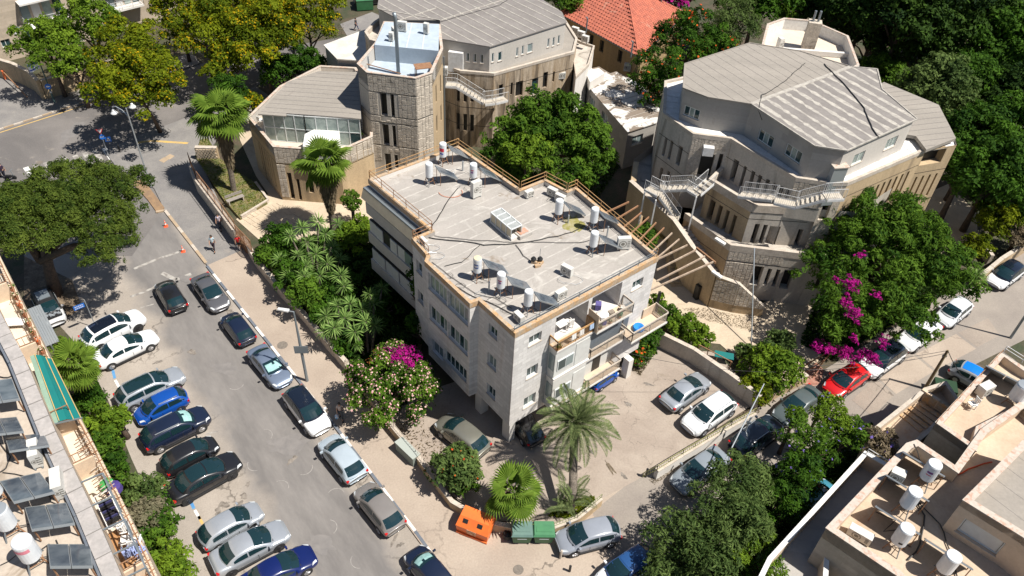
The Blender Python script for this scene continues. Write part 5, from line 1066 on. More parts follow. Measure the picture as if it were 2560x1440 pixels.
for k in range(N + 1):
    u = L * k / N; fr.beam(SK(u, -.47, ZR + .18), SK(u, -.47, ZR + .97), .06); fr.beam(SK(u, .47, ZR + .18), SK(u, .47, ZR + .97), .06); fr.beam(SK(u, -.47, ZR + .97), SK(u, .47, ZR + .97), .07)
for v in (-.47, .47): fr.beam(SK(0, v, ZR + .97), SK(L, v, ZR + .97), .07)
fr.build('skylight_frame', m_frame, T)
g = G(1307, 587, ZR); T = thing('roof_vent', 'low masonry vent with a rust-red lid beside the skylight', 'vent', (g.x, g.y, ZR)); MB().box((g.x, g.y, ZR + .14), (1.1, .8, .28), A40).build('vent_base', m_bitseam, T); MB().box((g.x - .05, g.y + .02, ZR + .31), (.75, .5, .05), A40).build('vent_lid', M('rust_lid', (.55, .22, .12), (.4, .3, .25), scale=6), T)
g = G(1344, 662, ZR); T = thing('roof_outlet', 'black roof outlets set on ochre bricks', 'outlet', (g.x, g.y, ZR))
for dx, dy in ((-.22, .15), (.2, .1), (0, -.2)): MB().box((g.x + dx, g.y + dy, ZR + .1), (.42, .24, .2), .4 + dx * 3).build('brick', m_cope, T)
for dx, dy in ((-.3, .2), (.15, .25)): MB().lathe((g.x + dx, g.y + dy, ZR + .2), [(.17, 0), (.2, .15), (.1, .3)], 10).build('black_cap', m_black, T)
MB().beam((g.x + .1, g.y + .2, ZR), (g.x + .12, g.y + .2, ZR + 1.3), .03).build('mast', m_metal, T)
for x, y, h, l in ((1157, 427, .9, 'thin grey vent pipe by the red-banded tank'), (1420, 558, .75, 'white vent pipe beside the mossy stain'), (1517, 592, .95, 'grey vent pipe near the pergola-side tanks'), (1222, 730, .9, 'vent pipe standing between the front-left tanks')): g = G(x, y, ZR); tag(MB().tube([(g.x, g.y, ZR), (g.x, g.y, ZR + h)], .06, 8).build('vent_pipe', m_gal), l, 'pipe', 'roof vent pipes')
zc = ZR + .06
cab = [([(1050, 590), (1108, 600), (1165, 605), (1210, 612), (1260, 612), (1330, 602), (1395, 590), (1432, 580)], .035, 'thick black cable bundle running across the middle of the roof'),
       ([(1062, 590), (1085, 560), (1105, 525), (1122, 500), (1145, 470)], .035, 'black cable bundle climbing to the tanks at the back of the roof'),
       ([(1200, 612), (1172, 640), (1155, 655), (1112, 665)], .025, 'black cable curving back toward the left roof edge'), ([(1290, 612), (1310, 640), (1330, 655)], .025, 'thin cable from the bundle to the black outlets'),
       ([(1065, 640), (1090, 680), (1120, 705), (1180, 740), (1220, 755), (1290, 790)], .03, 'tangled cables along the front-left parapet'), ([(1432, 580), (1460, 565), (1480, 580)], .03, 'short cable at the mossy puddle'), ([(1085, 590), (1180, 600), (1300, 606), (1450, 606), (1475, 600)], .02, 'thin black cable parallel to the thick bundle'), ([(1280, 770), (1240, 745), (1190, 735), (1140, 700), (1080, 655)], .02, 'second thin cable along the front-left parapet')]
for i, (pp, r, l) in enumerate(cab): cable([G3(x, y, zc) for x, y in pp], r, label=l, group='cables on the white house roof', jit=.05, seed=i)
g = G(1128, 470, zc); tag(MB().tube([(g.x + .9 * math.cos(t / 9), g.y - .5 + .7 * math.sin(t / 9), zc) for t in range(30, 62)], .02, 5).build('hose', M('orange_hose', (.6, .18, .07))), 'thin orange hose lying in a curve on the roof', 'hose')
rgc = random.Random(44)
for k in range(16):
    x, y = [(1090, 640), (1120, 690), (1150, 715), (1200, 735), (1240, 752), (1280, 775), (1080, 620), (1210, 700), (1160, 440), (1125, 430), (1460, 560), (1500, 610), (1430, 700), (1385, 500), (1180, 470), (1330, 770)][k]
    g = G(x, y, zc); a0 = rgc.uniform(0, 6); r0 = rgc.uniform(.25, .6); pts = [(g.x + math.cos(a0 + t * .45) * r0 * (1 + t * .05), g.y + math.sin(a0 + t * .45) * r0 * .8, zc + .05 * (t % 3)) for t in range(16)]
    o_ = MB().tube(pts, .014, 4).build('cable_loop', m_cable if k % 3 else m_gal, main)
# other buildings' equipment
acunit(988, 95, 12.5, 'air conditioner on the blue tower roof room, lower of two beside the flue', .8, .4, .95, R_(-60)); acunit(1006, 78, 12.5, 'air conditioner with round fan on the blue tower roof room', .9, .4, .9, R_(-10)); acunit(979, 103, 12.5, 'small upright air conditioner left of the flue', .4, .4, .8, R_(-10)); acunit(1066, 85, 12.5, 'narrow air conditioner near the windows above the tower roof', .5, .4, 1.0, R_(-20))
acunit(1195, 162, 8.7, 'air conditioner on the ledge of the ribbed hall', .8, .5, .7, R_(-15)); acunit(1313, 205, 6.0, 'air conditioner hung on the stained hall wall left of the green blind', .8, .4, .7, R_(20), lift=0); acunit(1403, 195, 6.0, 'air conditioner hung on the stained hall wall right of the green blind', .8, .4, .7, R_(20), lift=0)
for k, (x, y) in enumerate(((1437, 85), (1452, 95), (1462, 106))): acunit(x, y, 7.6, ['air conditioner farthest back beside the tiled house', 'middle air conditioner of three beside the tiled house', 'nearest air conditioner of three beside the tiled house'][k], .8, .4, .7, R_(-30))
acunit(1567, 178, 2.6, 'air conditioner against the ochre wall of the tiled house', .8, .5, .9, R_(-10)); acunit(905, 322, 5.1, 'air conditioner at the end of the glazed roof terrace', .5, .9, 1.2, 0); acunit(1947, 122, 10.3, 'dark louvred unit on the many-sided annex roof', .5, .6, 1.1, R_(20)); acunit(1112, 188, 8.7, 'white unit beside the tower end of the steel stairs', .6, .5, .8, 0)
plastic_chair(653, 310, 5.0, 1, 'white plastic chair on the corner of the glazed terrace'); 
T = thing('roof_plant', 'green potted plant on the glazed terrace beside the white shed', 'plant', G3(893, 352, 5)); g = G3(893, 352, 5); MB().cyl(g, .2, .4, 12, .26).build('pot', m_terra, T); rs = np.random.RandomState(5); C_, N_q, v_ = blobs_pts(rs, [(0, 0, .8, .5, .5)], 60); fol_obj('foliage', leafquads(rs, C_, N_q, .14), lf_green, v_, T)
# ---------------------------------------------------------------- lower left building
lb = bld('left_block', 'tall block at the lower left with a roof of solar collectors and street-side terraces', *G(60, 1200, 17))
ZL, ZT2 = 17.0, 14.0
LQ = PZ([(-60, 660), (0, 780), (60, 890), (140, 1080), (230, 1267), (305, 1440), (360, 1560)], ZL)
BK = PZ([(-500, 1560), (-500, 700)], ZL)
Q = ccw(LQ + BK); roofpoly(Q, ZL - .35, m_tan if False else M('dusty_roof', (.46, .39, .32), (.38, .32, .26), scale=.5, fine=(6, .1), scol=(.22, .17, .12), sfac=(.58, .7), sscale=.5, bump=.1), lb)
for i in range(len(LQ) - 1): facade(LQ[i], LQ[i + 1], ZT2, ZL, [] , m_tan, lb) if False else facade(LQ[i + 1], LQ[i], ZT2, ZL, [], m_tan, lb)
Ii, Oo = inset(LQ + BK, .9), inset(LQ + BK, -.02)
In = PZ([(-60, 790), (-20, 850), (45, 935), (85, 1010), (112, 1085), (165, 1185), (213, 1290), (252, 1380), (285, 1470), (300, 1560)], ZL)
grey = M('grey_coping', (.38, .35, .33), (.3, .28, .265), scale=1.5, fine=(6, .12))
for i in range(len(LQ) - 1):
    L = (LQ[i + 1] - LQ[i]).length; n = max(1, round(L / 1.1)); a, b = LQ[i], LQ[i + 1]; e = (b - a).normalized(); nn = Vector((e.y, -e.x)); 
    if (a + nn - Vector((-25, 20))).length > (a - nn - Vector((-25, 20))).length: nn = -nn
    for k in range(n):
        p, q = a.lerp(b, k / n + .006), a.lerp(b, (k + 1) / n - .006); MB().prism([p, q, q + nn * .62, p + nn * .62], ZL - .36, ZL + .05).build('coping_slab', grey, lb)
    MB().prism([a + nn * .62, b + nn * .62, b + nn * .75, a + nn * .75], ZL - .34, ZL - .05).build('gutter', m_kdark, lb)
# terraces toward the street
OT = PZ([(-40, 560), (0, 640), (60, 765), (130, 905), (200, 1045), (255, 1150), (310, 1260), (360, 1365), (410, 1475), (450, 1560)], ZT2)
TQ = LQ[:] ; TQ2 = PZ([(-60, 700), (0, 810), (60, 925), (140, 1110), (230, 1300), (305, 1475), (360, 1600)], ZT2)
roofpoly(OT + [p for p in TQ2[::-1]], ZT2, m_floor, lb, 'terrace_floor')
for i in range(len(OT) - 1):
    a, b = OT[i], OT[i + 1]; facade(b, a, 0, ZT2, [], m_tan, lb) if False else facade(a, b, 0, ZT2, [], m_tan, lb)
e0 = (OT[-1] - OT[0]).normalized(); nin = Vector((e0.y, -e0.x))
if (OT[0] + nin - LQ[0]).length > (OT[0] - nin - LQ[0]).length: nin = -nin
for i in range(len(OT) - 1): MB().prism([OT[i], OT[i + 1], OT[i + 1] + nin * .25, OT[i] + nin * .25], ZT2, ZT2 + .45).build('parapet', m_tan, lb)
railing([(p.x + nin.x * .1, p.y + nin.y * .1, ZT2 + .45) for p in OT], .75, lb, m_rusty, 'railing', step=.22, r=.02, post=2)
def onT(f, d, z=ZT2):
    s = f * (len(OT) - 1); i = min(int(s), len(OT) - 2); p = OT[i].lerp(OT[i + 1], s - i) + nin * d; return Vector((p.x, p.y, z))
def nearf(x, y, z=ZT2):
    g = G(x, y, z); best = min(((onT(k / 200, 0).to_2d() - g).length, k / 200) for k in range(201)); return best[1], best[0]
for x, y, lab in ((20, 750, 'a'), (118, 888, 'b'), (215, 1060, 'c'), (275, 1165, 'd'), (395, 1425, 'e')):
    f, d = nearf(x, y); a, b = onT(f, .26), onT(f, 2.7); MB().beam(a + Vector((0, 0, .6)), b + Vector((0, 0, .6)), .18, 1.2).build('partition_wall', m_tan, lb); railing([a + Vector((0, 0, 1.2)), b + Vector((0, 0, 1.2))], .6, lb, m_rusty, 'railing', step=.25, r=.018)
# steel frame over the terraces
T = thing('terrace_frame', 'grey steel frame standing over the wooden terrace', 'frame', onT(.7, .3))
for f in (.66, .72, .78, .84, .9): a, b = onT(f, .2, ZT2 + 2.4), onT(f, 2.5, ZT2 + 2.6); MB().beam(a, b, .06).build('frame_beam', m_metal, T); MB().beam(onT(f, .2, ZT2 + 1.2), a, .06).build('frame_post', m_metal, T)
MB().beam(onT(.66, .2, ZT2 + 2.4), onT(.9, .2, ZT2 + 2.4), .07).build('frame_beam', m_metal, T)
# wooden deck boards
T = thing('wooden_deck', 'orange-brown wooden deck boards on the lowest terrace', 'deck', onT(.75, 1))
for k in range(11): d = .45 + k * .2; MB().beam(onT(.715, d, ZT2 + .05), onT(.885, d, ZT2 + .05), .18, .04).build('plank', m_wood, T)
# awning over the middle terrace
T = thing('awning', 'long teal canvas awning with yellow straps over a terrace', 'awning', onT(.45, 1))
AW = [G(132, 893, 15.3), G(207, 1040, 15.3), G(132, 1066, 15.6), G(76, 893, 15.6)]
def AQ_(f, d, z): q = (AW[0].lerp(AW[1], f)).lerp(AW[3].lerp(AW[2], f), d / 2.5); return Vector((q.x, q.y, z))
f0, f1 = 0, 1; onT0 = onT; onT = AQ_
for k, (d0, z0, d1, z1, mt) in enumerate(((.15, 15.2, .75, 15.35, m_teal), (.75, 15.35, 1.25, 15.62, m_teal), (1.25, 15.62, 1.95, 15.72, m_teal), (1.95, 15.72, 2.5, 15.66, m_tealp))): MB().hexa([onT(f0, d0, z0 - .02), onT(f1, d0, z0 - .02), onT(f1, d1, z1 - .02), onT(f0, d1, z1 - .02)], [onT(f0, d0, z0), onT(f1, d0, z0), onT(f1, d1, z1), onT(f0, d1, z1)]).build('canvas', mt, T)
for d, z in ((.2, 15.24), (.78, 15.4), (1.85, 15.75)): MB().beam(onT(f0, d, z), onT(f1, d, z), .035).build('strap', m_yel, T)
MB().beam(onT(f1, .1, 15.2), onT(f1, 2.5, 15.75), .06).build('end_bar', m_metal, T)
onT = onT0
# slatted overhang strip: thin bars outside the rail
T = thing('bar_canopy', 'narrow strip of slanted white bars outside the terrace railing', 'canopy', onT(.6, 0)); 
for k in range(60): f = .5 + k * .0078; MB().beam(onT(f, -.02, ZT2 + .5), onT(f + .006, .62, ZT2 + .5), .035).build('bar', m_copew if k % 3 else m_rusty, T)
# furniture and drying things
plastic_chair(315, 1330, ZT2 + .08, R_(150), 'white plastic chair turned away in the middle of the wooden terrace'); plastic_chair(322, 1362, ZT2 + .08, R_(200), 'white plastic chair behind the round stool on the wooden terrace'); plastic_chair(345, 1368, ZT2 + .08, R_(100), 'white plastic chair against the railing of the wooden terrace')
plastic_chair(330, 1392, ZT2 + .08, R_(120), 'pale blue plastic chair, left of the two on the wooden terrace', M('pale_blue_plastic', (.3, .36, .6))); plastic_chair(352, 1388, ZT2 + .08, R_(60), 'pale blue plastic chair, right of the two on the wooden terrace', M('pale_blue_plastic2', (.28, .34, .58)))
T = thing('plant_pot', 'x', 'x', onT(.5, .3)); bpy.data.objects.remove(T)
rgp = random.Random(9)
for k in range(10):
    f = (.20 + k * .018); q = onT(f, .15, ZT2 + .46); T = thing('flower_pot', 'terracotta pot on the tan terrace ledge, ' + ('at the end nearest the pine', 'second from the pine end', 'third from the pine end', 'fourth from the pine end', 'fifth from the pine end', 'fifth from the awning end', 'fourth from the awning end', 'third from the awning end', 'second from the awning end', 'at the end nearest the awning')[k], 'pot', q, 'pots along the tan terrace ledge'); MB().cyl(q, .1, .22, 10, .13).build('pot', m_terra, T)
    rs = np.random.RandomState(k + 20); C_, N_q, v_ = blobs_pts(rs, [(0, 0, .35, .17, .17)], 90); fol_obj('foliage', leafquads(rs, C_, N_q, .06), (lf_green, lf_deep, fl_red, lf_olive)[k % 4], v_, T)
def chaise(x, y, z, rz, label, mat):
    g = G(x, y, z); T = thing('sun_lounger', label, 'lounger', (g.x, g.y, z)); Mx = Matrix.Translation((g.x, g.y, z)) @ Matrix.Rotation(rz, 4, 'Z')
    def b(nm, c, s, tl=None, mt=mat): m = MB().box(c, s, 0, tl); m.v = [tuple(Mx @ Vector(v)) for v in m.v]; m.build(nm, mt, T)
    b('seat', (.25, 0, .3), (1.25, .6, .05)); b('backrest', (-.65, 0, .48), (.7, .6, .05), Matrix.Rotation(R_(35), 3, 'Y'))
    for u, v in ((-.4, .25), (-.4, -.25), (.8, .25), (.8, -.25)): b('leg', (u, v, .14), (.05, .05, .28), None, m_gal)
chaise(27, 815, ZT2, R_(10), 'white sun lounger on the tan terrace', m_white)
T = thing('drying_rack', 'white folding rack hung with dark clothes on the wooden terrace', 'drying rack', G3(272, 1275, ZT2 + .05)); g = G(272, 1275, ZT2 + .9)
e = (OT[6] - OT[5]).normalized(); n2 = Vector((-e.y, e.x))
def DR(u, v, z): q = g + e * u + n2 * v; return Vector((q.x, q.y, z))
fr = MB(); Z9 = ZT2 + .95
for v in (-.32, .32): fr.beam(DR(-1, v, Z9), DR(1, v, Z9), .03)
for u in (-1, 1): fr.beam(DR(u, -.32, Z9), DR(u, .32, Z9), .03)
fr.build('rack_frame', m_white, T)
for k in range(9): u = -.55 + k * .14; MB().box(DR(u, 0, Z9 - .12), (.05, .56, .28), math.atan2(e.y, e.x)).build('hung_garment', [M('black_cloth', (.015, .012, .02)), M('navy_cloth', (.03, .03, .1)), m_black][k % 3] if k < 3 else bpy.data.materials[['black_cloth', 'navy_cloth', 'black_rubber'][k % 3]], T)
for s in (-.6, .6):
    for v in (-.3, .3): MB().beam(DR(s, v, Z9), DR(-s * .8, v, ZT2 + .05), .025).build('rack_leg', m_white, T)
g = G3(288, 1228, ZT2); T = thing('box', 'purple and green bags heaped by the partition of the wooden terrace', 'bags', g); MB().lathe(g, [(.2, 0), (.38, .1), (.34, .4), (.1, .5)], 10).build('purple_bag', M('purple_bag', (.05, .03, .16)), T); MB().lathe(g + Vector((-.35, .15, 0)), [(.2, 0), (.34, .15), (.3, .45), (.1, .55)], 9).build('green_bag', M('green_bag', (.05, .3, .07)), T)
T = thing('metal_shed_roof', 'pale blue corrugated sheet roof beside the white off-road car', 'roof sheet', G3(112, 800, 3)); a, b = G3(80, 770, 3.2), G3(127, 862, 3.2); e = (b - a).normalized(); n3 = Vector((e.y, -e.x, 0))
for k in range(6): p = a + n3 * (-.6 + k * .16); MB().hexa([p, p + e * (b - a).length, p + e * (b - a).length + n3 * .15, p + n3 * .15], [p + Vector((0, 0, .03)), p + e * (b - a).length + Vector((0, 0, .03)), p + e * (b - a).length + n3 * .15 + Vector((0, 0, .07)), p + n3 * .15 + Vector((0, 0, .07))]).build('sheet', m_gal, T)
for q in (a, b): MB().beam(q, Vector((q.x, q.y, 0)), .08).build('post', m_metal, T)
ZK = ZL - .35
def collector4(c, z0, z1, label, n=2):
    P_ = [G3(*c[0], z0), G3(*c[1], z0), G3(*c[2], z1), G3(*c[3], z1)]; T = thing('solar_collector', label, 'solar panel', P_[0], 'solar collectors on the flat roofs'); nm = (P_[1] - P_[0]).cross(P_[3] - P_[0]).normalized(); nm = nm if nm.z > 0 else -nm
    B = lambda u, v, h: P_[0].lerp(P_[1], u).lerp(P_[3].lerp(P_[2], u), v) + nm * h
    for k in range(n):
        a, b = k / n + .008, (k + 1) / n - .008; MB().hexa([B(a, 0, -.09), B(b, 0, -.09), B(b, 1, -.09), B(a, 1, -.09)], [B(a, 0, 0), B(b, 0, 0), B(b, 1, 0), B(a, 1, 0)]).build('collector_frame', m_pframe, T)
        MB().poly([B(a + .02, .04, .006), B(b - .02, .04, .006), B(b - .02, .96, .006), B(a + .02, .96, .006)]).build('collector_glass', m_panel, T)
    for u in (.06, .94): p = B(u, .94, -.09); MB().beam(p, (p.x, p.y, z0 - .1), .05).build('support_leg', m_rusty, T)
for c, lab, n in (([(-60, 958), (30, 945), (50, 997), (-40, 1010)], 'solar collector cut by the picture edge, topmost on the lower left roof', 2), ([(-50, 1050), (42, 1042), (60, 1078), (-30, 1088)], 'solar collector below the topmost one on the lower left roof', 2), ([(12, 1094), (110, 1082), (124, 1113), (22, 1128)], 'wide solar collector beside the leaning white air conditioner', 2), ([(-2, 1203), (100, 1180), (137, 1230), (33, 1256)], 'large solar collector in the middle of the lower left roof', 2), ([(60, 1268), (166, 1256), (188, 1308), (78, 1325)], 'solar collector between the two lower left water tanks', 2), ([(117, 1360), (226, 1360), (233, 1416), (124, 1417)], 'bottommost solar collector of the lower left roof', 2)): collector4(c, ZK + .2, ZK + 1.05, lab, n)
boiler(33, 1330, ZK, 'grey-lidded water tank at the picture edge of the lower left roof', r=.36, h=1.15, st=.55, lidm=m_gal); boiler(92, 1408, ZK, 'water tank with a pink band on the lower left roof', r=.38, h=1.15, st=.55, band=[(-2.8, -.6, .75, .95, M('label_pink', (.6, .2, .25)))]); boiler(-3, 1250, ZK, 'water tank half outside the picture on the lower left roof', r=.36, h=1.1, st=.5)
acunit(98, 1150, ZK, 'white air conditioner standing near the top of the lower left roof', .4, 1.0, .85, R_(28)); acunit(155, 1225, ZK, 'white air conditioner near the edge coping of the lower left roof', .42, 1.1, .85, R_(28))
for i, (pp, r, l) in enumerate((([(0, 880), (60, 930), (100, 1030), (125, 1110), (165, 1200), (215, 1300), (250, 1390), (275, 1440)], .06, 'thick dark cable pair along the lower left roof edge'), ([(0, 940), (20, 945), (40, 935), (50, 955)], .03, 'loose cable loop at the topmost collector'), ([(10, 1180), (60, 1190), (120, 1210), (128, 1250)], .02, 'thin cable behind the large collector'), ([(0, 1110), (25, 1140), (15, 1170), (0, 1180)], .03, 'tangle of cable by the wide collector'), ([(70, 1400), (120, 1360), (150, 1370), (140, 1350)], .03, 'cable loop beside the pink-banded tank'), ([(0, 1415), (40, 1390), (75, 1372)], .02, 'thin black line crossing the lower left roof'))):
    cable([G3(x, y, ZK + .05) for x, y in pp], r, label=l, group='cables on the lower left roof', jit=.05, seed=i + 30)
# ---------------------------------------------------------------- lower right building
ZB8 = 8.0
br = bld('right_block', 'stepped beige block at the lower right with water tanks behind mottled parapets', *G(2300, 1250, 8))
m_rfloor = M('beige_roof', (.5, .4, .3), (.42, .32, .23), scale=.5, fine=(6, .08), scol=(.4, .22, .12), sfac=(.6, .75), sscale=.35)
RQ1 = PZ([(2065, 1321), (2266, 1110), (2292, 1102), (2387, 1166), (2452, 1075), (2560, 1000), (2900, 1100), (2900, 1700), (2350, 1560), (2242, 1440)], ZB8)
RQ1 = ccw(RQ1); n = len(RQ1)
mb8 = M('buff_stone', (.44, .38, .31), (.36, .31, .25), scale=.7, streak=True, fine=(5, .08), brick=(.8, .35, (.85, .83, .8), .012, (.11, 1.41, 0)))
for i in range(n): facade(RQ1[i], RQ1[(i + 1) % n], 0, ZB8, [], mb8, br)
roofpoly(RQ1, 7.1, m_rfloor, br); coping(RQ1, .35, 7.1, 8.0, 'parapet', m_tan, br, out=0); coping(RQ1, .38, 8.0, 8.07, 'coping_slab', m_cback, br)
RQ2 = ccw(PZ([(2339, 1057), (2504, 880), (2560, 920), (2760, 1030), (2700, 1130), (2560, 1020), (2452, 1075), (2440, 1128)], 7.9)); n = len(RQ2)
for i in range(n): facade(RQ2[i], RQ2[(i + 1) % n], 0, 7.9, [], mb8, br)
roofpoly(RQ2, 7.3, m_rfloor, br); coping(RQ2, .3, 7.3, 7.9, 'parapet', m_tan, br, out=0); coping(RQ2, .32, 7.9, 7.96, 'coping_slab', m_cback, br)
ph = ccw(PZ([(2407, 1251), (2575, 1085), (2900, 1250), (2760, 1500), (2556, 1343)], 10.0)); n = len(ph)
for i in range(n): facade(ph[i], ph[(i + 1) % n], 7.1, 10, [( .6, 2.8, 7.6, 8.9, 'shut'), (3.1, 4.6, 7.6, 8.9, 'win')] if (ph[i] - G(2407, 1251, 10)).length < .1 else [], m_tan, br)
rf = roofpoly(ph, 9.5, m_roofg, br, 'upper_roof'); coping(ph, .35, 9.5, 10.0, 'parapet', m_tan, br, out=0); coping(ph, .38, 10.0, 10.07, 'coping_slab', m_cback, br); seams(ph, ph[1] - ph[0], 9.5, 1.3, .02, m_roofd, rf, h=.008)
tq = ccw(PZ([(2162, 1130), (1920, 1396), (1840, 1560), (2060, 1560), (2075, 1330), (2225, 1165)], 5.6)); n = len(tq)
for i in range(n): facade(tq[i], tq[(i + 1) % n], 0, 5.6, [], m_tan, br)
roofpoly(tq, 4.4, m_render, br, 'terrace_floor'); coping(tq, .22, 4.4, 5.6, 'parapet', m_tan, br, out=0); coping(tq, .24, 5.6, 5.68, 'coping_stone', m_white, br)
a = [G3(2166, 1134, 5.7), G3(2218, 1166, 5.7)]; railing(a, .5, br, m_wmet, 'railing', pick=False, rails=(1., .5)); railing([G3(2504, 882, 8.0), G3(2340, 1058, 8.0)], .3, br, m_rusty, 'railing', pick=False, rails=(1.,)); railing([G3(2510, 878, 8.0), G3(2600, 935, 8.0)], .5, br, m_wmet, 'railing', pick=False, rails=(1., .5))
yd = ccw(PZ([(2180, 1075), (2310, 972), (2365, 955), (2400, 1005), (2330, 1075), (2290, 1110), (2250, 1130)], 4.6)); n = len(yd)
for i in range(n): facade(yd[i], yd[(i + 1) % n], 0, 4.6, [], m_tan, br)
roofpoly(yd, 3.9, m_rfloor, br, 'yard_floor'); coping(yd, .22, 3.9, 4.6, 'parapet', m_tan, br, out=0); coping(yd, .24, 4.6, 4.68, 'coping_stone', m_copew, br)
rgb = random.Random(2)
pd = thing('plank_heap', 'ochre boards and slabs lying in the walled yard by the street', 'planks', G3(2300, 1040, 3.9))
for k in range(6): g = G(2270 + k * 15, 1050 - k * 5, 3.95); MB().box((g.x, g.y, 3.96 + .03 * (k % 3)), (.35, 2.2 - .1 * k, .06), R_(35 + k * 2)).build('plank', m_cope, pd)
for k in range(3): g = G(2320 + k * 12, 1000 + k * 8, 4.2); MB().box((g.x, g.y, 4.35), (1.3, .25, .9 - .1 * k), R_(-50 + 5 * k)).build('board', m_cope if k else m_tan, pd)
for x, y, bd, lab in ((2303, 1212, [(-2.6, -1.8, .8, .95, M('label_purple', (.2, .05, .2))), (-2.6, -1.9, .62, .68, M('label_red2', (.6, .02, .06)))], 'water tank with a red underlined mark, uppermost of the lower right row'), (2254, 1280, None, 'second water tank down in the lower right row'), (2233, 1372, [(-2.2, -1.7, .3, .45, m_black)], 'third water tank down with a black scrawl in the lower right row'), (2345, 1440, None, 'bottommost water tank of the lower right row')): boiler(x, y, 7.1, lab, r=.42, h=1.35, st=.8, band=bd)
boiler(2530, 1010, 7.3, 'weathered grey water tank on the upper roof beside the white chair', r=.5, h=1.3, st=.6, lidm=m_gal)
for x, y, lab in ((2285, 1195, 'solar collector seen edge-on by the uppermost tank of the lower right row'), (2245, 1255, 'solar collector seen edge-on by the second tank of the lower right row'), (2220, 1335, 'solar collector seen edge-on by the third tank of the lower right row'), (2345, 1420, 'solar collector seen edge-on by the bottommost tank of the lower right row'), (2490, 975, 'solar collector seen edge-on on the upper roof at the right')): collector(x, y, 7.1, lab, w=1.3, l=1.7, n=2, tilt=48, az=R_(50))
acunit(2237, 1198, 7.1, 'air conditioner in the parapet corner above the tank row', .8, .6, .7, R_(-30)); acunit(2145, 1345, 7.1, 'long air conditioner behind the front parapet of the lower right block', 1.3, .5, .6, R_(-35)); acunit(2455, 985, 7.3, 'white air conditioner near the railing of the upper right roof', 1.0, .6, .8, R_(30)); plastic_chair(2425, 1020, 7.3, R_(200), 'white plastic chair on the upper right roof')
for i, (pp, z, r, l) in enumerate((([(2280, 1240), (2310, 1290), (2305, 1340), (2290, 1380), (2270, 1400)], 7.2, .05, 'thick black cable loop beside the tank row'), ([(2290, 1250), (2350, 1310), (2375, 1380), (2395, 1450)], 7.2, .04, 'black cable curving to the bottom of the picture'), ([(2270, 1130), (2300, 1150), (2285, 1110)], 8.1, .03, 'cable loop over the mottled parapet'), ([(2190, 1280), (2240, 1300), (2210, 1330), (2260, 1320)], 7.2, .03, 'tangled hoses between the tanks'))): cable([G3(x, y, z) for x, y in pp], r, label=l, group='cables on the lower right roof', jit=.05, seed=i + 60)
cable([G3(2370, 1195, 7.2), G3(2420, 1175, 7.2), G3(2480, 1155, 7.2)], .05, label='red cable bundle on the lower right roof', mat=M('red_cable', (.45, .06, .02)), jit=.06)
# ---------------------------------------------------------------- cars: one prototype per body type, copied part by part
KIND = dict(hatch=dict(L=4.0, W=1.74, H=1.48, b=.93, xc=1.1, xf=.22, xr=-1.3, xt=-1.86, nz=.72, tz=.9, wr=.31),
            mini=dict(L=3.7, W=1.7, H=1.55, b=.98, xc=1.12, xf=.3, xr=-1.25, xt=-1.74, nz=.76, tz=.95, wr=.3),
            sedan=dict(L=4.6, W=1.8, H=1.45, b=.94, xc=1.15, xf=.1, xr=-.95, xt=-1.62, nz=.7, tz=.98, wr=.32),
            suv=dict(L=4.6, W=1.88, H=1.66, b=1.05, xc=1.2, xf=.32, xr=-1.55, xt=-2.12, nz=.86, tz=1.05, wr=.36),
            wagon=dict(L=4.8, W=1.88, H=1.62, b=1.03, xc=1.22, xf=.3, xr=-1.7, xt=-2.22, nz=.84, tz=1.03, wr=.36),
            van=dict(L=4.9, W=1.9, H=1.95, b=1.15, xc=1.45, xf=.85, xr=-2.2, xt=-2.4, nz=.95, tz=1.1, wr=.34))
m_paint0 = M('car_paint', (.5, .5, .5), rough=.35, coat=1)
m_tyre = M('tyre', (.02, .02, .021), rough=.8); m_rim = M('rim', (.45, .45, .46), rough=.3, metal=.8); m_rimd = M('dark_rim', (.05, .05, .055), rough=.35, metal=.6)
m_cglass = M('car_glass', (.008, .025, .03), rough=.04, spec=1.0); m_head = M('headlight', (.55, .58, .6), rough=.1, spec=.9); m_tail = M('taillight', (.5, .01, .012), rough=.25); m_trim = M('black_trim', (.02, .02, .022), rough=.6)
PROTO = {}
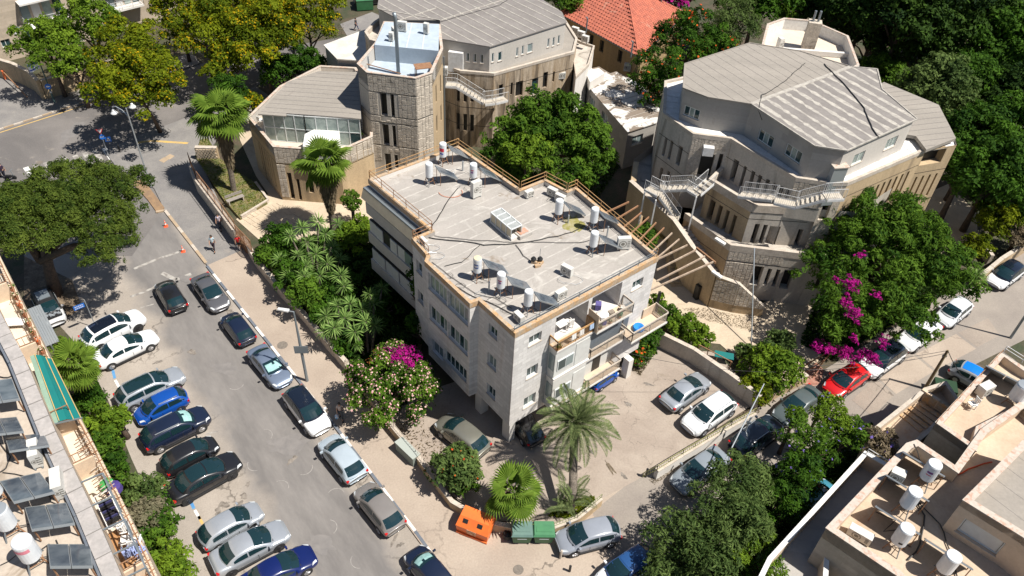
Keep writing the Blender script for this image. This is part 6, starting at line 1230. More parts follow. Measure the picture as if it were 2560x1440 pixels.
def proto(kind):
    if kind in PROTO: return PROTO[kind]
    K = KIND[kind]; L, W, H, b = K['L'], K['W'], K['H'], K['b']; xc, xf, xr, xt = K['xc'], K['xf'], K['xr'], K['xt']; parts = []
    def add(name, mb, mat, smooth=False, parent=None, mesh=None, loc=None):
        me = mesh or mb.mesh(name, mat, Vector((0, 0, 0)), smooth); parts.append((name, me, parent, loc)); return len(parts) - 1
    hl = L / 2
    st = [(-hl - .03, .78, .42, K['tz'] - .2), (-hl + .07, .9, .34, K['tz'] - .06), (-hl + .22, .95, .28, K['tz']), (-hl + .6, .99, .24, max(b, K['tz'])), (xt + .3, 1, .22, b + .02), (0, 1, .22, b), (xc, 1, .22, b - .01), (hl - .75, .985, .22, b * .55 + K['nz'] * .45 + .04), (hl - .3, .95, .25, K['nz'] + .06), (hl - .06, .86, .3, K['nz'] - .03), (hl + .03, .66, .38, K['nz'] - .14)]
    m = MB(); rows = []
    for (x, wf, zb, zt) in st:
        w = W / 2 * wf; pr = [(0, zb - .02), (w * .86, zb), (w * .97, zb + .1), (w, zb + (zt - zb) * .45), (w * .985, zb + (zt - zb) * .75), (w * .93, zt - .05), (w * .8, zt + .0), (w * .4, zt + .03), (0, zt + .04)]
        rows.append([(x, y, z) for y, z in pr] + [(x, -y, z) for y, z in pr[-2:0:-1]])
    n = len(rows[0])
    for r in rows: m.v += r
    for i in range(len(rows) - 1):
        for j in range(n): a, c = i * n + j, i * n + (j + 1) % n; m.f.append((a, c, c + n, a + n))
    m.f.append(tuple(range(n))); m.f.append(tuple(range((len(rows) - 1) * n + n - 1, (len(rows) - 1) * n - 1, -1)))
    add('body', m, m_paint0, True)
    # cabin: curved stations, the glass follows the same surface a few millimetres out
    wb = W / 2 * .93; wt = W / 2 * .76
    S = [(xt - .05, b - .02, wb * .9, -.16), (xt + .02, b + .07, wb * .89, -.15), ((xt * .5 + xr * .5), (b + .07) * .4 + H * .6 - .02, wt * 1.05, -.12), (xr, H - .07, wt * .99, -.07), (xr * .6 + xf * .4, H, wt, -.02), (xf * .7 + xr * .3, H + .005, wt, .02), (xf, H - .035, wt * .99, .07), ((xf + xc) / 2, (b + H) / 2 + .09, wt * 1.1, .13), (xc - .02, b + .06, wb * .9, .2), (xc + .05, b - .02, wb * .9, .2)]
    def SP(f):
        f = max(0, min(len(S) - 1.0001, f)); i = int(f); t = f - i; return [S[i][k] + (S[i + 1][k] - S[i][k]) * t for k in range(4)]
    def top(f, y, off=0):
        x, z, w, bl = SP(f); k = 1 - (y) ** 2; return Vector((x + bl * k, y * (w - .05), z + .045 * k - .02 * y * y + off))
    m = MB(); rows = []; YS = (1, .8, .4, 0, -.4, -.8, -1)
    for i in range(len(S)):
        x, z, w, bl = S[i]; rows.append([(x, wb, b - .06), (x, w + .0, max(b - .04, z - .075))] + [tuple(top(i, y)) for y in YS] + [(x, -w, max(b - .04, z - .075)), (x, -wb, b - .06)])
    n = len(rows[0])
    for r in rows: m.v += r
    for i in range(len(rows) - 1):
        for j in range(n - 1): a, c = i * n + j, i * n + j + 1; m.f.append((a, c, c + n, a + n))
    add('cabin', m, m_paint0, True)
    def side(x, z, s, off=.014):
        f = 0
        for i in range(len(S) - 1):
            if S[i][0] <= x <= S[i + 1][0]: f = i + (x - S[i][0]) / (S[i + 1][0] - S[i][0]); break
        _, zt, wz, _ = SP(f); zt -= .075; t = max(0, min(1, (z - (b - .06)) / max(.03, zt - (b - .06)))); return (x, s * (wb + (wz - wb) * t + off), z)
    def win(s, x0, x1, zlo, ztop):
        N = 6; m = MB()
        for k in range(N):
            p, q = x0 + (x1 - x0) * k / N, x0 + (x1 - x0) * (k + 1) / N; a, bb, c, d = side(p, zlo, s), side(q, zlo, s), side(q, max(zlo + .01, ztop(q)), s), side(p, max(zlo + .01, ztop(p)), s); m.poly([a, bb, c, d] if s < 0 else [d, c, bb, a])
        add('side_window', m, m_cglass)
    def ztop(x):
        for i in range(len(S) - 1):
            if S[i][0] <= x <= S[i + 1][0]: t = (x - S[i][0]) / (S[i + 1][0] - S[i][0]); return S[i][1] + (S[i + 1][1] - S[i][1]) * t - .14
        return b
    xB = (xf + xr) / 2 + .1
    for s in (1, -1):
        win(s, xB + .04, xc - .22, b + .04, ztop); win(s, xr - (.1 if kind != 'sedan' else .25), xB - .04, b + .05, ztop)
        if kind in ('suv', 'wagon', 'van', 'mini'): win(s, xt + .16, xr - .16, b + .09, ztop)
    def glass(nm, f0, f1, k=.95):
        m = MB(); NF, NY = 5, 6; g = [[top(f0 + (f1 - f0) * i / NF, k * (1 - 2 * j / NY), .016) for j in range(NY + 1)] for i in range(NF + 1)]
        for i in range(NF):
            for j in range(NY): m.poly([g[i][j], g[i][j + 1], g[i + 1][j + 1], g[i + 1][j]])
        add(nm, m, m_cglass, True)
    glass('windshield', 6.08, 7.95); glass('rear_window', 1.08, 2.9, .93)
    m = MB(); g = [[top(3.15 + 2.75 * i / 5, .88 * (1 - 2 * j / 6), .02) for j in range(7)] for i in range(6)]
    for i in range(5):
        for j in range(6): m.poly([g[i][j], g[i][j + 1], g[i + 1][j + 1], g[i + 1][j]])
    add('roof_panel', m, m_cglass, True)
    m = MB(); g = [[top(6.5 + 1.1 * i / 3, .8 * (1 - 2 * j / 6), .02) for j in range(7)] for i in range(4)]
    for i in range(3):
        for j in (0, 1, 3, 4, 5) if False else (0, 1, 2, 3, 4, 5):
            if j != 2 or i: m.poly([g[i][j], g[i][j + 1], g[i + 1][j + 1], g[i + 1][j]])
    add('sunshade', m, bpy.data.materials.get('sunshade') or M('sunshade', (.3, .5, .48), (.2, .35, .35), scale=5))
    for s in (1, -1): add('roof_rail', MB().beam((xr + .1, s * wt * .86, H + .03), (xf - .1, s * wt * .88, H + .02), .04, .05), m_gal)
    wbx = (-hl + .78, hl - .86); r = K['wr']
    for s in (1, -1):
        for x in wbx:
            c = Vector((x, s * (W / 2 - .03), r + .02)); yv = Vector((0, s, 0))
            add('wheel_arch', MB().tube([c - yv * .1, c + yv * .04], [r + .07, r + .055], 18), m_trim)
            w_ = add('wheel', MB().tube([c - yv * .16, c + yv * .05], [r, r], 18), m_tyre)
            m = MB().tube([c + yv * .03, c + yv * .056], [r * .66, r * .62], 14)
            for k in range(5): a = k * 1.2566; m.beam(c + yv * .062, c + yv * .062 + Vector((math.cos(a), 0, math.sin(a))) * r * .58, .05, .02)
            add('rim', m, m_rim, parent=w_)
        add('headlight', MB().hexa([(hl - .42, s * W * .47, K['nz'] - .12), (hl - .05, s * W * .36, K['nz'] - .2), (hl - .04, s * W * .3, K['nz'] - .15), (hl - .3, s * W * .38, K['nz'] - .06)], [(hl - .42, s * W * .455, K['nz'] + .045), (hl - .07, s * W * .375, K['nz'] - .05), (hl - .09, s * W * .3, K['nz'] + .0), (hl - .34, s * W * .38, K['nz'] + .095)]), m_head)
        add('taillight', MB().box((-hl + .09, s * W * .41, K['tz'] - .17), (.15, .17, .15)), m_tail)
        add('mirror', MB().box((xc - .2, s * (W / 2 + .07), b + .08), (.12, .2, .13)), m_paint0)
        add('door_seam', MB().poly([side(x, z, s, .105) for x, z in ()] or [(0.18, s * (W / 2 + .004), .45), (.2, s * (W / 2 + .004), .45), (.2, s * (W / 2 + .004), b - .1), (.18, s * (W / 2 + .004), b - .1)]), m_trim)
        add('sill_trim', MB().box((0, s * (W / 2 - .03), .26), (L - 2.3, .1, .12)), m_trim)
    add('front_bumper', MB().box((hl - .03, 0, .4), (.1, W * .62, .2)), m_trim); add('license_plate', MB().box((hl + .004, 0, .42), (.02, .52, .13)), m_plate)
    add('rear_bumper', MB().box((-hl + .03, 0, .38), (.12, W * .7, .14)), m_trim); add('license_plate', MB().box((-hl + .0, 0, K['tz'] - .3), (.03, .5, .13)), m_plate)
    add('grille', MB().box((hl - .02, 0, K['nz'] - .18), (.06, W * .44, .1)), m_trim)
    add('wiper', MB().beam((xc - .1, .4, b + .12), (xc - .22, -.3, b + .2), .02), m_trim)
    add('cowl', MB().box((xc + .06, 0, b + .012), (.14, W * .66, .05)), m_trim)
    PROTO[kind] = parts; return parts
PAINTS = {}
def paint(c, metal=.0, rough=.32):
    k = (c, metal)
    if k not in PAINTS: PAINTS[k] = M('paint', c, tuple(x * .9 for x in c), rough=rough, metal=metal, coat=.8, obj=True, scale=.8)
    return PAINTS[k]
WHITE, SILVER, STEEL, BLACK, NAVY, BLUE, RED, GREY, OLIVE, BGREY = (.72, .73, .74), (.42, .45, .49), (.3, .35, .42), (.012, .012, .014), (.008, .014, .035), (.005, .06, .3), (.55, .01, .012), (.14, .14, .15), (.22, .215, .18), (.2, .25, .34)
def car(x, y, hx, hy, kind, col, label, z=.02, opts='', s=1., roof=None, dz=0):
    g = G(x, y, z); h = G(x + hx, y + hy, z) - g; a = math.atan2(h.y, h.x)
    T = thing('parked_car', label, 'car', (g.x, g.y, z + dz), 'cars parked along the streets and in the courtyard'); T.rotation_euler = (0, 0, a); T.scale = (s, s, s)
    mt = paint(col, .45 if col in (SILVER, STEEL, GREY, OLIVE, BGREY) else 0.); objs = []
    for (nm, me, par, loc) in proto(kind):
        o = None
        if nm == 'sunshade' and 'S' not in opts or nm == 'roof_rail' and 'R' not in opts or nm == 'roof_panel' and not ('P' in opts or roof): objs.append(None); continue
        o = bpy.data.objects.new(nm, me); COL.objects.link(o); o.parent = T if par is None else objs[par]; objs.append(o)
        def setm(m_): o.material_slots[0].link = 'OBJECT'; o.material_slots[0].material = m_
        if nm in ('body', 'mirror'): setm(mt)
        if nm in ('body', 'cabin') and nm == 'body': md = o.modifiers.new('Sub', 'SUBSURF'); md.levels = md.render_levels = 1
        if nm == 'cabin': setm(roof if (roof and 'K' in opts) else mt)
        if nm == 'roof_panel' and roof: setm(roof)
        if nm == 'rim' and 'D' in opts: setm(m_rimd)
        if nm == 'sunshade': pass
    return T
rb_black = M('roof_black', (.008, .012, .022), rough=.15, coat=1)
CARS = [(290, 838, 88, -46, 'suv', WHITE, 'white crossover with black roof, uppermost of the left parking row', .02, 'PD', 1.03, rb_black), (321, 884, 88, -42, 'sedan', WHITE, 'white sedan with silver wheels below the white crossover', .02, '', 1.02),
 (382, 984, 94, -45, 'wagon', SILVER, 'long silver estate with glass roof panel and rails beside the blue hatchback', .02, 'PR', 1.), (409, 1030, -88, 42, 'mini', BLUE, 'bright blue small car parked nose toward the left block', .02, 'R', .98), (445, 1085, 90, -45, 'suv', NAVY, 'black off-road car with a pale sunshade behind its windscreen', .02, 'SR', 1.),
 (481, 1152, 88, -47, 'mini', BLACK, 'small dusty black hatchback between two larger black cars', .02, '', 1.), (516, 1205, 100, -56, 'sedan', BLACK, 'long black sedan with dark wheels, lowest of the black cars', .02, 'PD', 1.05), (582, 1325, 85, -49, 'hatch', SILVER, 'silver hatchback above the long steel-grey sedan', .02, '', 1.), (630, 1380, 90, -48, 'sedan', SILVER, 'steel-grey fastback sedan with a near-black rear window', .02, 'D', 1.04), (700, 1440, 90, -48, 'sedan', (.004, .012, .09), 'deep blue sedan cut by the bottom of the picture', .02, '', 1.0),
 (431, 752, -37, -62, 'hatch', BLACK, 'black hatchback driving up the middle of the street', .02, '', 1.), (530, 744, 48, 65, 'sedan', GREY, 'dark grey sedan parked first at the striped kerb', .02, '', 1.), (598, 833, -44, -58, 'hatch', NAVY, 'dark navy hatchback parked at the kerb behind the grey sedan', .02, '', .95), (678, 928, 52, 62, 'sedan', BGREY, 'blue-grey sedan with a white sunshade at the kerb', .02, 'S', .98),
 (770, 1040, 52, 68, 'suv', WHITE, 'white off-road car with black roof at the striped kerb', .02, 'K', .98, rb_black), (857, 1158, -50, -62, 'hatch', (.36, .42, .47), 'pale blue-grey hatchback at the kerb below the white off-road car', .02, '', 1.05), (949, 1282, -50, -62, 'hatch', (.19, .175, .165), 'brownish grey hatchback, last whole car down the kerb', .02, '', 1.03), (1078, 1445, -50, -60, 'hatch', NAVY, 'dark teal hatchback with sunshade cut by the bottom edge at the kerb', .02, 'S', 1.),
 (1155, 1102, -55, -44, 'hatch', OLIVE, 'olive-grey hatchback in the courtyard by the pillar', .14, '', 1.08), (1308, 1072, -36, -50, 'hatch', BLACK, 'black hatchback half under the white apartment house', .14, '', .95), (1711, 990, 72, -52, 'sedan', SILVER, 'silver sedan in the courtyard, upper of two side by side', .14, '', .98), (1768, 1048, -72, 50, 'suv', WHITE, 'white off-road car with roof rails in the courtyard', .14, 'R', 1.), (1886, 1103, 66, -48, 'suv', (.012, .02, .035), 'black-blue off-road car behind the white courtyard wall', .14, 'R', .98), (1746, 1188, -72, 52, 'sedan', (.22, .25, .28), 'grey sedan dappled by tree shade at the white courtyard wall', .14, '', 1.02), (1990, 1026, -66, 48, 'sedan', (.08, .1, .1), 'dark grey sedan between the red car and the black off-road car', .14, '', 1.), (2109, 964, -68, 46, 'hatch', RED, 'bright red hatchback on the side street', .14, '', 1.02),
 (2198, 912, -68, 48, 'suv', WHITE, 'white car with dark roof under the magenta blossom', .14, 'K', 1.0, rb_black), (2290, 848, -70, 50, 'sedan', WHITE, 'white car almost hidden under the big tree', .14, '', 1.), (2376, 793, -62, 50, 'hatch', (.6, .62, .64), 'silver-white hatchback at the edge of the big tree', .14, '', 1.), (2506, 700, -60, 44, 'hatch', WHITE, 'white car with black roof at the top of the side street', .14, 'K', 1.06, rb_black), (2432, 962, 62, 34, 'hatch', (.3, .32, .34), 'grey car with a bright blue roof cover in the shade', .14, '', 1., M('blue_cover', (.0, .16, .55), rough=.4)),
 (1467, 1352, -100, 26, 'hatch', (.25, .27, .31), 'grey hatchback beside the bollards at the bottom corner', .14, '', 1.03), (1562, 1437, -66, 46, 'hatch', WHITE, 'white car with a dark blue roof cut by the bottom edge', .14, 'K', 1.05, M('roof_blue_reflection', (.02, .07, .2), rough=.25, coat=1)), (2262, 240, 60, -10, 'van', WHITE, 'white van behind the stepped building', .02, '', .95), (2225, 222, 60, -8, 'sedan', WHITE, 'white car beside the white van behind the building', .02, '', .95), (2415, 292, -60, -30, 'van', WHITE, 'white van mostly hidden by grey-green leaves', .02, '', .95), (2452, 306, -60, -30, 'sedan', WHITE, 'white car hidden beside the van under the leaves', .02, '', .95), (925, 8, 60, -6, 'suv', BLACK, 'black car at the top edge near the green dumpster', .03, '', .95), (1506, 955, 50, -34, 'mini', BLUE, 'small blue car parked under the front balconies', .14, '', .72), (2030, 1262, 60, -50, 'hatch', (.05, .22, .3), 'teal car in the shade beside the lower right block', .02, '', 1.), (300, 222, 70, -22, 'hatch', NAVY, 'dark car in the shade below the yellow trees', .03, '', .9), (232, 208, 60, -18, 'mini', (.1, .02, .02), 'dark red car in the gateway of the pale boundary wall', .1, '', .7)]  # white car at the bottom edge: blue reflection painted into its roof colour
for c in CARS[:-2]: car(*c)
# stripped white off-road car
J = car(128, 782, 36, 66, 'suv', (.5, .5, .5), 'stripped white off-road car with open engine bay beside the pine', .02, 'DK', .92, m_black)
hb = MB(); rgj = random.Random(6)
for k in range(14): hb.box((rgj.uniform(1.15, 2.0), rgj.uniform(-.6, .6), 1.1 + rgj.uniform(0, .1)), (rgj.uniform(.08, .3), rgj.uniform(.08, .3), rgj.uniform(.05, .15)), rgj.uniform(0, 1))
o = hb.build('engine_part', m_gal); o.parent = J; o = MB().box((1.55, 0, 1.06), (1.0, 1.35, .08)).build('engine_bay', m_black); o.parent = J
o = MB().box((-.6, 0, 1.72), (1.2, 1.0, .1)).build('roof_rack', m_metal); o.parent = J
# ---------------------------------------------------------------- people
def skinmesh(name, verts, edges, rad, mat, parent, sub=1):
    me = bpy.data.meshes.new(name); me.from_pydata(verts, edges, []); me.materials.append(mat)
    o = bpy.data.objects.new(name, me); COL.objects.link(o); o.parent = parent
    lay = me.skin_vertices.new(name='Skin') if hasattr(me.skin_vertices, 'new') else None
    md = o.modifiers.new('Skin', 'SKIN'); md.use_smooth_shade = True
    sv = me.skin_vertices[0].data
    for i, r in enumerate(rad): sv[i].radius = (r, r) if not hasattr(r, '__len__') else r
    sv[0].use_root = True
    if sub: o.modifiers.new('Sub', 'SUBSURF').levels = sub; o.modifiers['Sub'].render_levels = sub
    return o
m_skin = M('skin', (.45, .25, .16), rough=.6); m_hair = M('hair', (.02, .014, .01), rough=.6)
def person(x, y, z, hx, hy, label, top, legs, stride=.28, short=False, shorts=False, bag=None, haircol=None, h=1.68, hat=False, sit=0):
    g = G(x, y, z); hd = G(x + hx, y + hy, z) - g; a = math.atan2(hd.y, hd.x); T = thing('person', label, 'person', (g.x, g.y, z)); T.rotation_euler = (0, 0, a); s = h / 1.7; T.scale = (s, s, s)
    V = [(0, 0, .93), (0, 0, 1.12), (0, 0, 1.34), (0, 0, 1.46), (.01, 0, 1.52), (.03, 0, 1.6), (.02, 0, 1.68)]; E = [(0, 1), (1, 2), (2, 3), (3, 4), (4, 5), (5, 6)]; Rr = [(.15, .11), (.12, .1), (.15, .1), (.06, .06), (.05, .055), (.075, .09), (.07, .075)]
    LG = {}
    for sd, st in ((1, stride), (-1, -stride)):
        i = len(V); y_ = .09 * sd; V += [(0.0, y_, .86), (st * .5 + .05, y_, .48), (st * (1.0 if st > 0 else 1.15), y_, .09 if st > 0 else .12), (st + .16, y_, .04)]; E += [(0, i), (i, i + 1), (i + 1, i + 2), (i + 2, i + 3)]; Rr += [.085, .055, .038, .035]; LG[sd] = i
    AR = {}
    for sd in (1, -1):
        i = len(V); sw_ = -.16 * sd; V += [(0, .17 * sd, 1.4), (sw_ * .4, .22 * sd, 1.14), (sw_ + .04, .23 * sd, .9), (sw_ + .06, .235 * sd, .83)]; E += [(3, i), (i, i + 1), (i + 1, i + 2), (i + 2, i + 3)]; Rr += [.055, .04, .028, .032]; AR[sd] = i
        for k in range(4): j = len(V); V += [(sw_ + .035 + .018 * k, .235 * sd, .785 - .004 * (k % 2)), (sw_ + .04 + .018 * k, .225 * sd, .745 + .006 * abs(k - 1))]; E += [(i + 3, j), (j, j + 1)]; Rr += [.009, .008]
        j = len(V); V += [(sw_ + .1, .22 * sd, .81)]; E += [(i + 3, j)]; Rr += [.01]
    skinmesh('body', V, E, Rr, m_skin, T)
    tv = [V[1], V[2], V[3]]; te = [(0, 1), (1, 2)]; tr = [(.16, .135), (.185, .135), (.1, .09)]; tv.insert(0, (0, 0, .9)); te = [(0, 1), (1, 2), (2, 3)]; tr.insert(0, (.17, .14))
    for sd in (1, -1): i = len(tv); p = V[AR[sd]]; q = V[AR[sd] + 1]; tv += [p, tuple(Vector(p).lerp(Vector(q), .7))]; te += [(3, i), (i, i + 1)]; tr += [.075, .065]
    skinmesh('shirt', tv, te, tr, top, T)
    lv = [(0, 0, .92)]; le = []; lr = [(.165, .125)]
    for sd in (1, -1):
        i = len(lv); A_ = LG[sd]
        if shorts: lv += [V[A_], tuple(Vector(V[A_]).lerp(Vector(V[A_ + 1]), .75))]; le += [(0, i), (i, i + 1)]; lr += [.105, .085]
        else: lv += [V[A_], V[A_ + 1], tuple(Vector(V[A_ + 1]).lerp(Vector(V[A_ + 2]), .92))]; le += [(0, i), (i, i + 1), (i + 1, i + 2)]; lr += [.105, .072, .055]
        f = V[A_ + 3]; MB().box((f[0] - .06, f[1], f[2]), (.27, .095, .08)).build('shoe', m_white if shorts else m_black, None).parent = T
    skinmesh('trousers', lv, le, lr, legs, T)
    hm = MB().lathe((-.015, 0, 1.57), [(.09, 0), (.105, .06), (.1, .13), (.06, .175), (.01, .185)], 12); o = hm.build('hair', haircol or m_hair, None, smooth=True); o.parent = T
    if not short: o = MB().lathe((-.05, 0, 1.4), [(.05, 0), (.09, .08), (.1, .2)], 10).build('long_hair', haircol or m_hair, None, smooth=True); o.parent = T
    for sd in (1, -1):
        o = MB().box((.1, .03 * sd, 1.625), (.012, .02, .012)).build('eye', m_black, None); o.parent = T; o = MB().box((.025, .08 * sd, 1.61), (.035, .015, .05)).build('ear', m_skin, None); o.parent = T
    o = MB().hexa([(.095, -.012, 1.585), (.125, -.012, 1.585), (.125, .012, 1.585), (.095, .012, 1.585)], [(.095, -.006, 1.63), (.1, -.006, 1.63), (.1, .006, 1.63), (.095, .006, 1.63)]).build('nose', m_skin, None); o.parent = T; o = MB().box((.105, 0, 1.565), (.01, .045, .01)).build('mouth', M('lips', (.3, .1, .08)) if 'lips' not in bpy.data.materials else bpy.data.materials['lips'], None); o.parent = T
    if bag:
        c = V[AR[-1] + 3]; b = thing('carried_bag', bag[0], 'bag', (0, 0, 0)); ORG[b] = Vector(); b.parent = None
        w = Matrix.Translation((g.x, g.y, z)) @ Matrix.Rotation(a, 4, 'Z') @ Matrix.Scale(s, 4); p = w @ Vector((c[0], c[1] - .05, c[2] - .05)); b.location = p; b.rotation_euler = (0, 0, a)
        o = MB().lathe((0, 0, -.42), [(.1, 0), (.15, .05), (.14, .26), (.05, .34)], 10).build('bag_body', bag[1], None); o.parent = b; o = MB().beam((0, 0, -.1), (0, 0, .02), .03, .02).build('bag_handle', bag[1], None); o.parent = b
    return T
def cloth(n, c): return M(n, c, tuple(k * .75 for k in c), scale=8, rough=.8, obj=True)
c_navy = cloth('dark_trousers', (.015, .015, .03))
person(552, 572, .13, -10, 40, 'woman in a white top walking beside the dark wall', cloth('white_top', (.6, .52, .58)), c_navy)
person(536, 626, .13, -10, 40, 'woman in a pale grey-blue shirt on the wide pavement', cloth('pale_shirt', (.4, .5, .55)), cloth('plum_trousers', (.02, .01, .02)))
person(600, 625, .13, 4, -40, 'person in a bright red shirt and dark shorts by the rusty gate', cloth('red_shirt', (.6, .012, .02)), cloth('black_shorts', (.02, .02, .02)), short=True, shorts=True, stride=.16, haircol=M('brown_hair', (.2, .1, .06)))
person(853, 1045, .13, 4, 40, 'man in a pale shirt carrying a bag beside the pink oleander', cloth('beige_shirt', (.6, .48, .42)), cloth('grey_trousers', (.09, .1, .11)), short=True, bag=('blue and white carrier bag held by the man near the oleander', M('carrier_bag', (.12, .35, .6), (.6, .6, .62), scale=6, fac=(.45, .5), obj=True)))
person(891, 76, .03, 40, 4, 'man in dark clothes at the top lane by the dumpster', cloth('dark_shirt', (.03, .03, .04)), cloth('blue_trousers', (.03, .05, .12)), short=True)
person(14, 445, .03, -20, 30, 'rider in dark clothes standing with a scooter at the left edge', cloth('dark_jacket', (.04, .02, .05)), c_navy, short=True, stride=.1); person(2, 438, .03, -20, 20, 'second rider behind at the left picture edge', cloth('grey_jacket', (.12, .1, .12)), c_navy, short=True, stride=.08)
T = thing('scooter', 'dark scooter beside two riders at the left edge', 'scooter', G3(20, 452, .03)); p = G3(20, 452, .03); q = G3(38, 448, .03)
for w_ in (p, q): MB().tube([w_ + Vector((0, -.05, .22)), w_ + Vector((0, .05, .22))], [.22, .22], 14).build('wheel', m_tyre, T)
MB().beam(p + Vector((0, 0, .4)), q + Vector((0, 0, .4)), .2, .14).build('frame', m_trim, T); MB().tube([q + Vector((0, 0, .3)), q + Vector((-.1, 0, 1.0))], .03, 6).build('steering_post', m_metal, T); MB().beam(q + Vector((-.1, -.3, 1.0)), q + Vector((-.1, .3, 1.0)), .03).build('handlebar', m_metal, T); MB().beam(p + Vector((0, 0, .6)), p + Vector((.5, 0, .62)), .22, .1).build('saddle', m_black, T)
# ---------------------------------------------------------------- street furniture
def cone(x, y, z, label):
    g = G3(x, y, z); T = thing('traffic_cone', label, 'traffic cone', g, 'traffic cones'); mo = bpy.data.materials.get('cone_orange') or M('cone_orange', (.85, .12, .04))
    MB().box(g + Vector((0, 0, .02)), (.36, .36, .04), .4).build('base', mo, T); MB().lathe(g, [(.13, .04), (.095, .25)], 14).build('cone_body', mo, T); MB().lathe(g, [(.096, .25), (.075, .38)], 14).build('white_band', m_white, T); MB().lathe(g, [(.074, .38), (.05, .52)], 14).build('cone_middle', mo, T); MB().lathe(g, [(.051, .52), (.042, .6)], 14).build('white_band', m_white, T); MB().lathe(g, [(.041, .6), (.025, .7)], 14).build('tip', mo, T)
cone(415, 566, .03, 'orange traffic cone nearer the pine tree'); cone(458, 629, .03, 'orange traffic cone nearer the parked cars')
def ornlamp(base, top, label, two=True):
    g = G3(*base, .13); T = thing('street_lamp', label, 'street lamp', g, 'ornate street lamps'); h = 8.6
    MB().tube([g, g + Vector((0, 0, 1.6)), g + Vector((0, 0, 1.7)), g + Vector((0, 0, h))], [.11, .1, .075, .055], 10).build('pole', m_gal if two else M('green_pole', (.08, .13, .12)), T)
    MB().cyl(g + Vector((0, 0, 1.2)), .12, .18, 12).build('collar', m_white, T); d = Vector((-1, .25, 0)).normalized()
    MB().tube([g + Vector((0, 0, h - .9)), g + d * .5 + Vector((0, 0, h - .3)), g + d * 1.1 + Vector((0, 0, h - .05)), g + d * 1.45 + Vector((0, 0, h - .2)), g + d * 1.5 + Vector((0, 0, h - .45))], .04, 7).build('arm', m_gal, T)
    MB().tube([g + Vector((0, 0, h - .5)), g + d * .6 + Vector((0, 0, h - .55)), g + d * 1.0 + Vector((0, 0, h - .15))], .025, 6).build('scroll', m_gal, T)
    for o_ in ([d * 1.5 + Vector((0, 0, h - 1.0)), -d * .25 + Vector((.1, .6, h - .35))]): 
        L_ = MB().lathe(g + o_, [(.06, .55), (.12, .5), (.12, .42), (.3, .2), (.3, .14), (.2, .1)], 14).build('lamp_shade', m_wmet, T); MB().lathe(g + o_, [(.02, -.04), (.13, 0), (.18, .1)], 12).build('lens', m_glassl, L_)
ornlamp((377, 466), None, 'tall ornate street lamp on the wide pavement by the soil bed'); ornlamp((137, 256), None, 'ornate street lamp carrying a flag and a round arrow sign', False)
g = G3(137, 256, .13); fm = M('flag_white', (.7, .7, .72)); fb = M('flag_blue', (.02, .08, .4)); T = thing('flag', 'white flag with two blue stripes and a blue star hanging from the lamp', 'flag', g + Vector((0, 0, 4.6)))
def FL(u, v): return g + Vector((-.3 - u * .95 + .1 * v, .05 + .12 * math.sin(u * 5), 5.0 - v * .95 - u * .45))
for (v0, v1, mt) in ((0, .14, fm), (.14, .28, fb), (.28, .72, fm), (.72, .86, fb), (.86, 1., fm)):
    m = MB()
    for k in range(8): m.poly([FL(k / 8 * 1.4, v0), FL((k + 1) / 8 * 1.4, v0), FL((k + 1) / 8 * 1.4, v1), FL(k / 8 * 1.4, v1)])
    m.build('flag_band', mt, T)
for r_ in (0, math.pi / 3): MB().tube([FL(.7 + .14 * math.cos(r_ + k * 2.094 + .52), .5 + .17 * math.sin(r_ + k * 2.094 + .52)) + Vector((0, -.03, 0)) for k in range(4)], .018, 4).build('star', fb, T)
MB().tube([g + Vector((0, 0, 4.4)), g + Vector((-.4, 0, 5.1))], .02, 5).build('flag_stick', m_gal, T)
signb = M('sign_blue', (.01, .13, .5), rough=.4)
def disc(c, r, nrm, mat, name, T, n=24, off=0):
    nrm = nrm.normalized(); a = nrm.orthogonal().normalized(); b = nrm.cross(a); c = c + nrm * off; return MB().tube([c - nrm * .012, c + nrm * .012], r, n).build(name, mat, T)
TC = Vector((.35, -.93, .1)).normalized()
def sgn(c, pts, mat, name, T, off=.02):
    r = Vector((0, 0, 1)).cross(TC).normalized() * -1; r = TC.cross(Vector((0, 0, 1))).normalized() * -1; u = Vector((0, 0, 1)); return MB().poly([c + TC * off + r * a + u * b for a, b in pts]).build(name, mat, T)
arrow = [(-.22, 0), (-.05, .14), (-.05, .05), (.2, .05), (.2, -.05), (-.05, -.05), (-.05, -.14)]
T = thing('arrow_sign', 'round blue sign with a white arrow on the flag lamp', 'road sign', g + Vector((0, 0, 2))); c = g + Vector((0, -.12, 2.0)); disc(c, .32, TC, signb, 'sign_face', T); sgn(c, arrow, m_white, 'arrow', T)
g = G3(271, 388, .13); T = thing('sign_post', 'post with white triangle, round blue sign and crossing sign by the zebra stripes', 'road sign', g); MB().tube([g, g + Vector((0, 0, 3.1))], .04, 8).build('pole', m_gal, T)
c = g + Vector((0, -.06, 2.85)); sgn(c, [(-.35, .25), (.35, .25), (0, -.35)], M('sign_red', (.6, .03, .03)), 'yield_plate', T, .015); sgn(c, [(-.24, .19), (.24, .19), (0, -.22)], m_white, 'yield_face', T, .025)
c = g + Vector((.02, -.06, 2.2)); disc(c, .27, TC, signb, 'sign_face', T); sgn(c, [(a * .8, b * .8) for a, b in arrow], m_white, 'arrow', T)
c = g + Vector((.55, -.02, 1.95)); sgn(c, [(-.28, -.28), (.28, -.28), (.28, .28), (-.28, .28)], signb, 'crossing_plate', T, .015); sgn(c, [(-.2, -.18), (.2, -.18), (0, .2)], m_white, 'white_triangle', T, .022); sgn(c, [(-.06, -.12), (.06, -.12), (.03, .02), (-.03, .02)], m_black, 'walking_figure', T, .03)
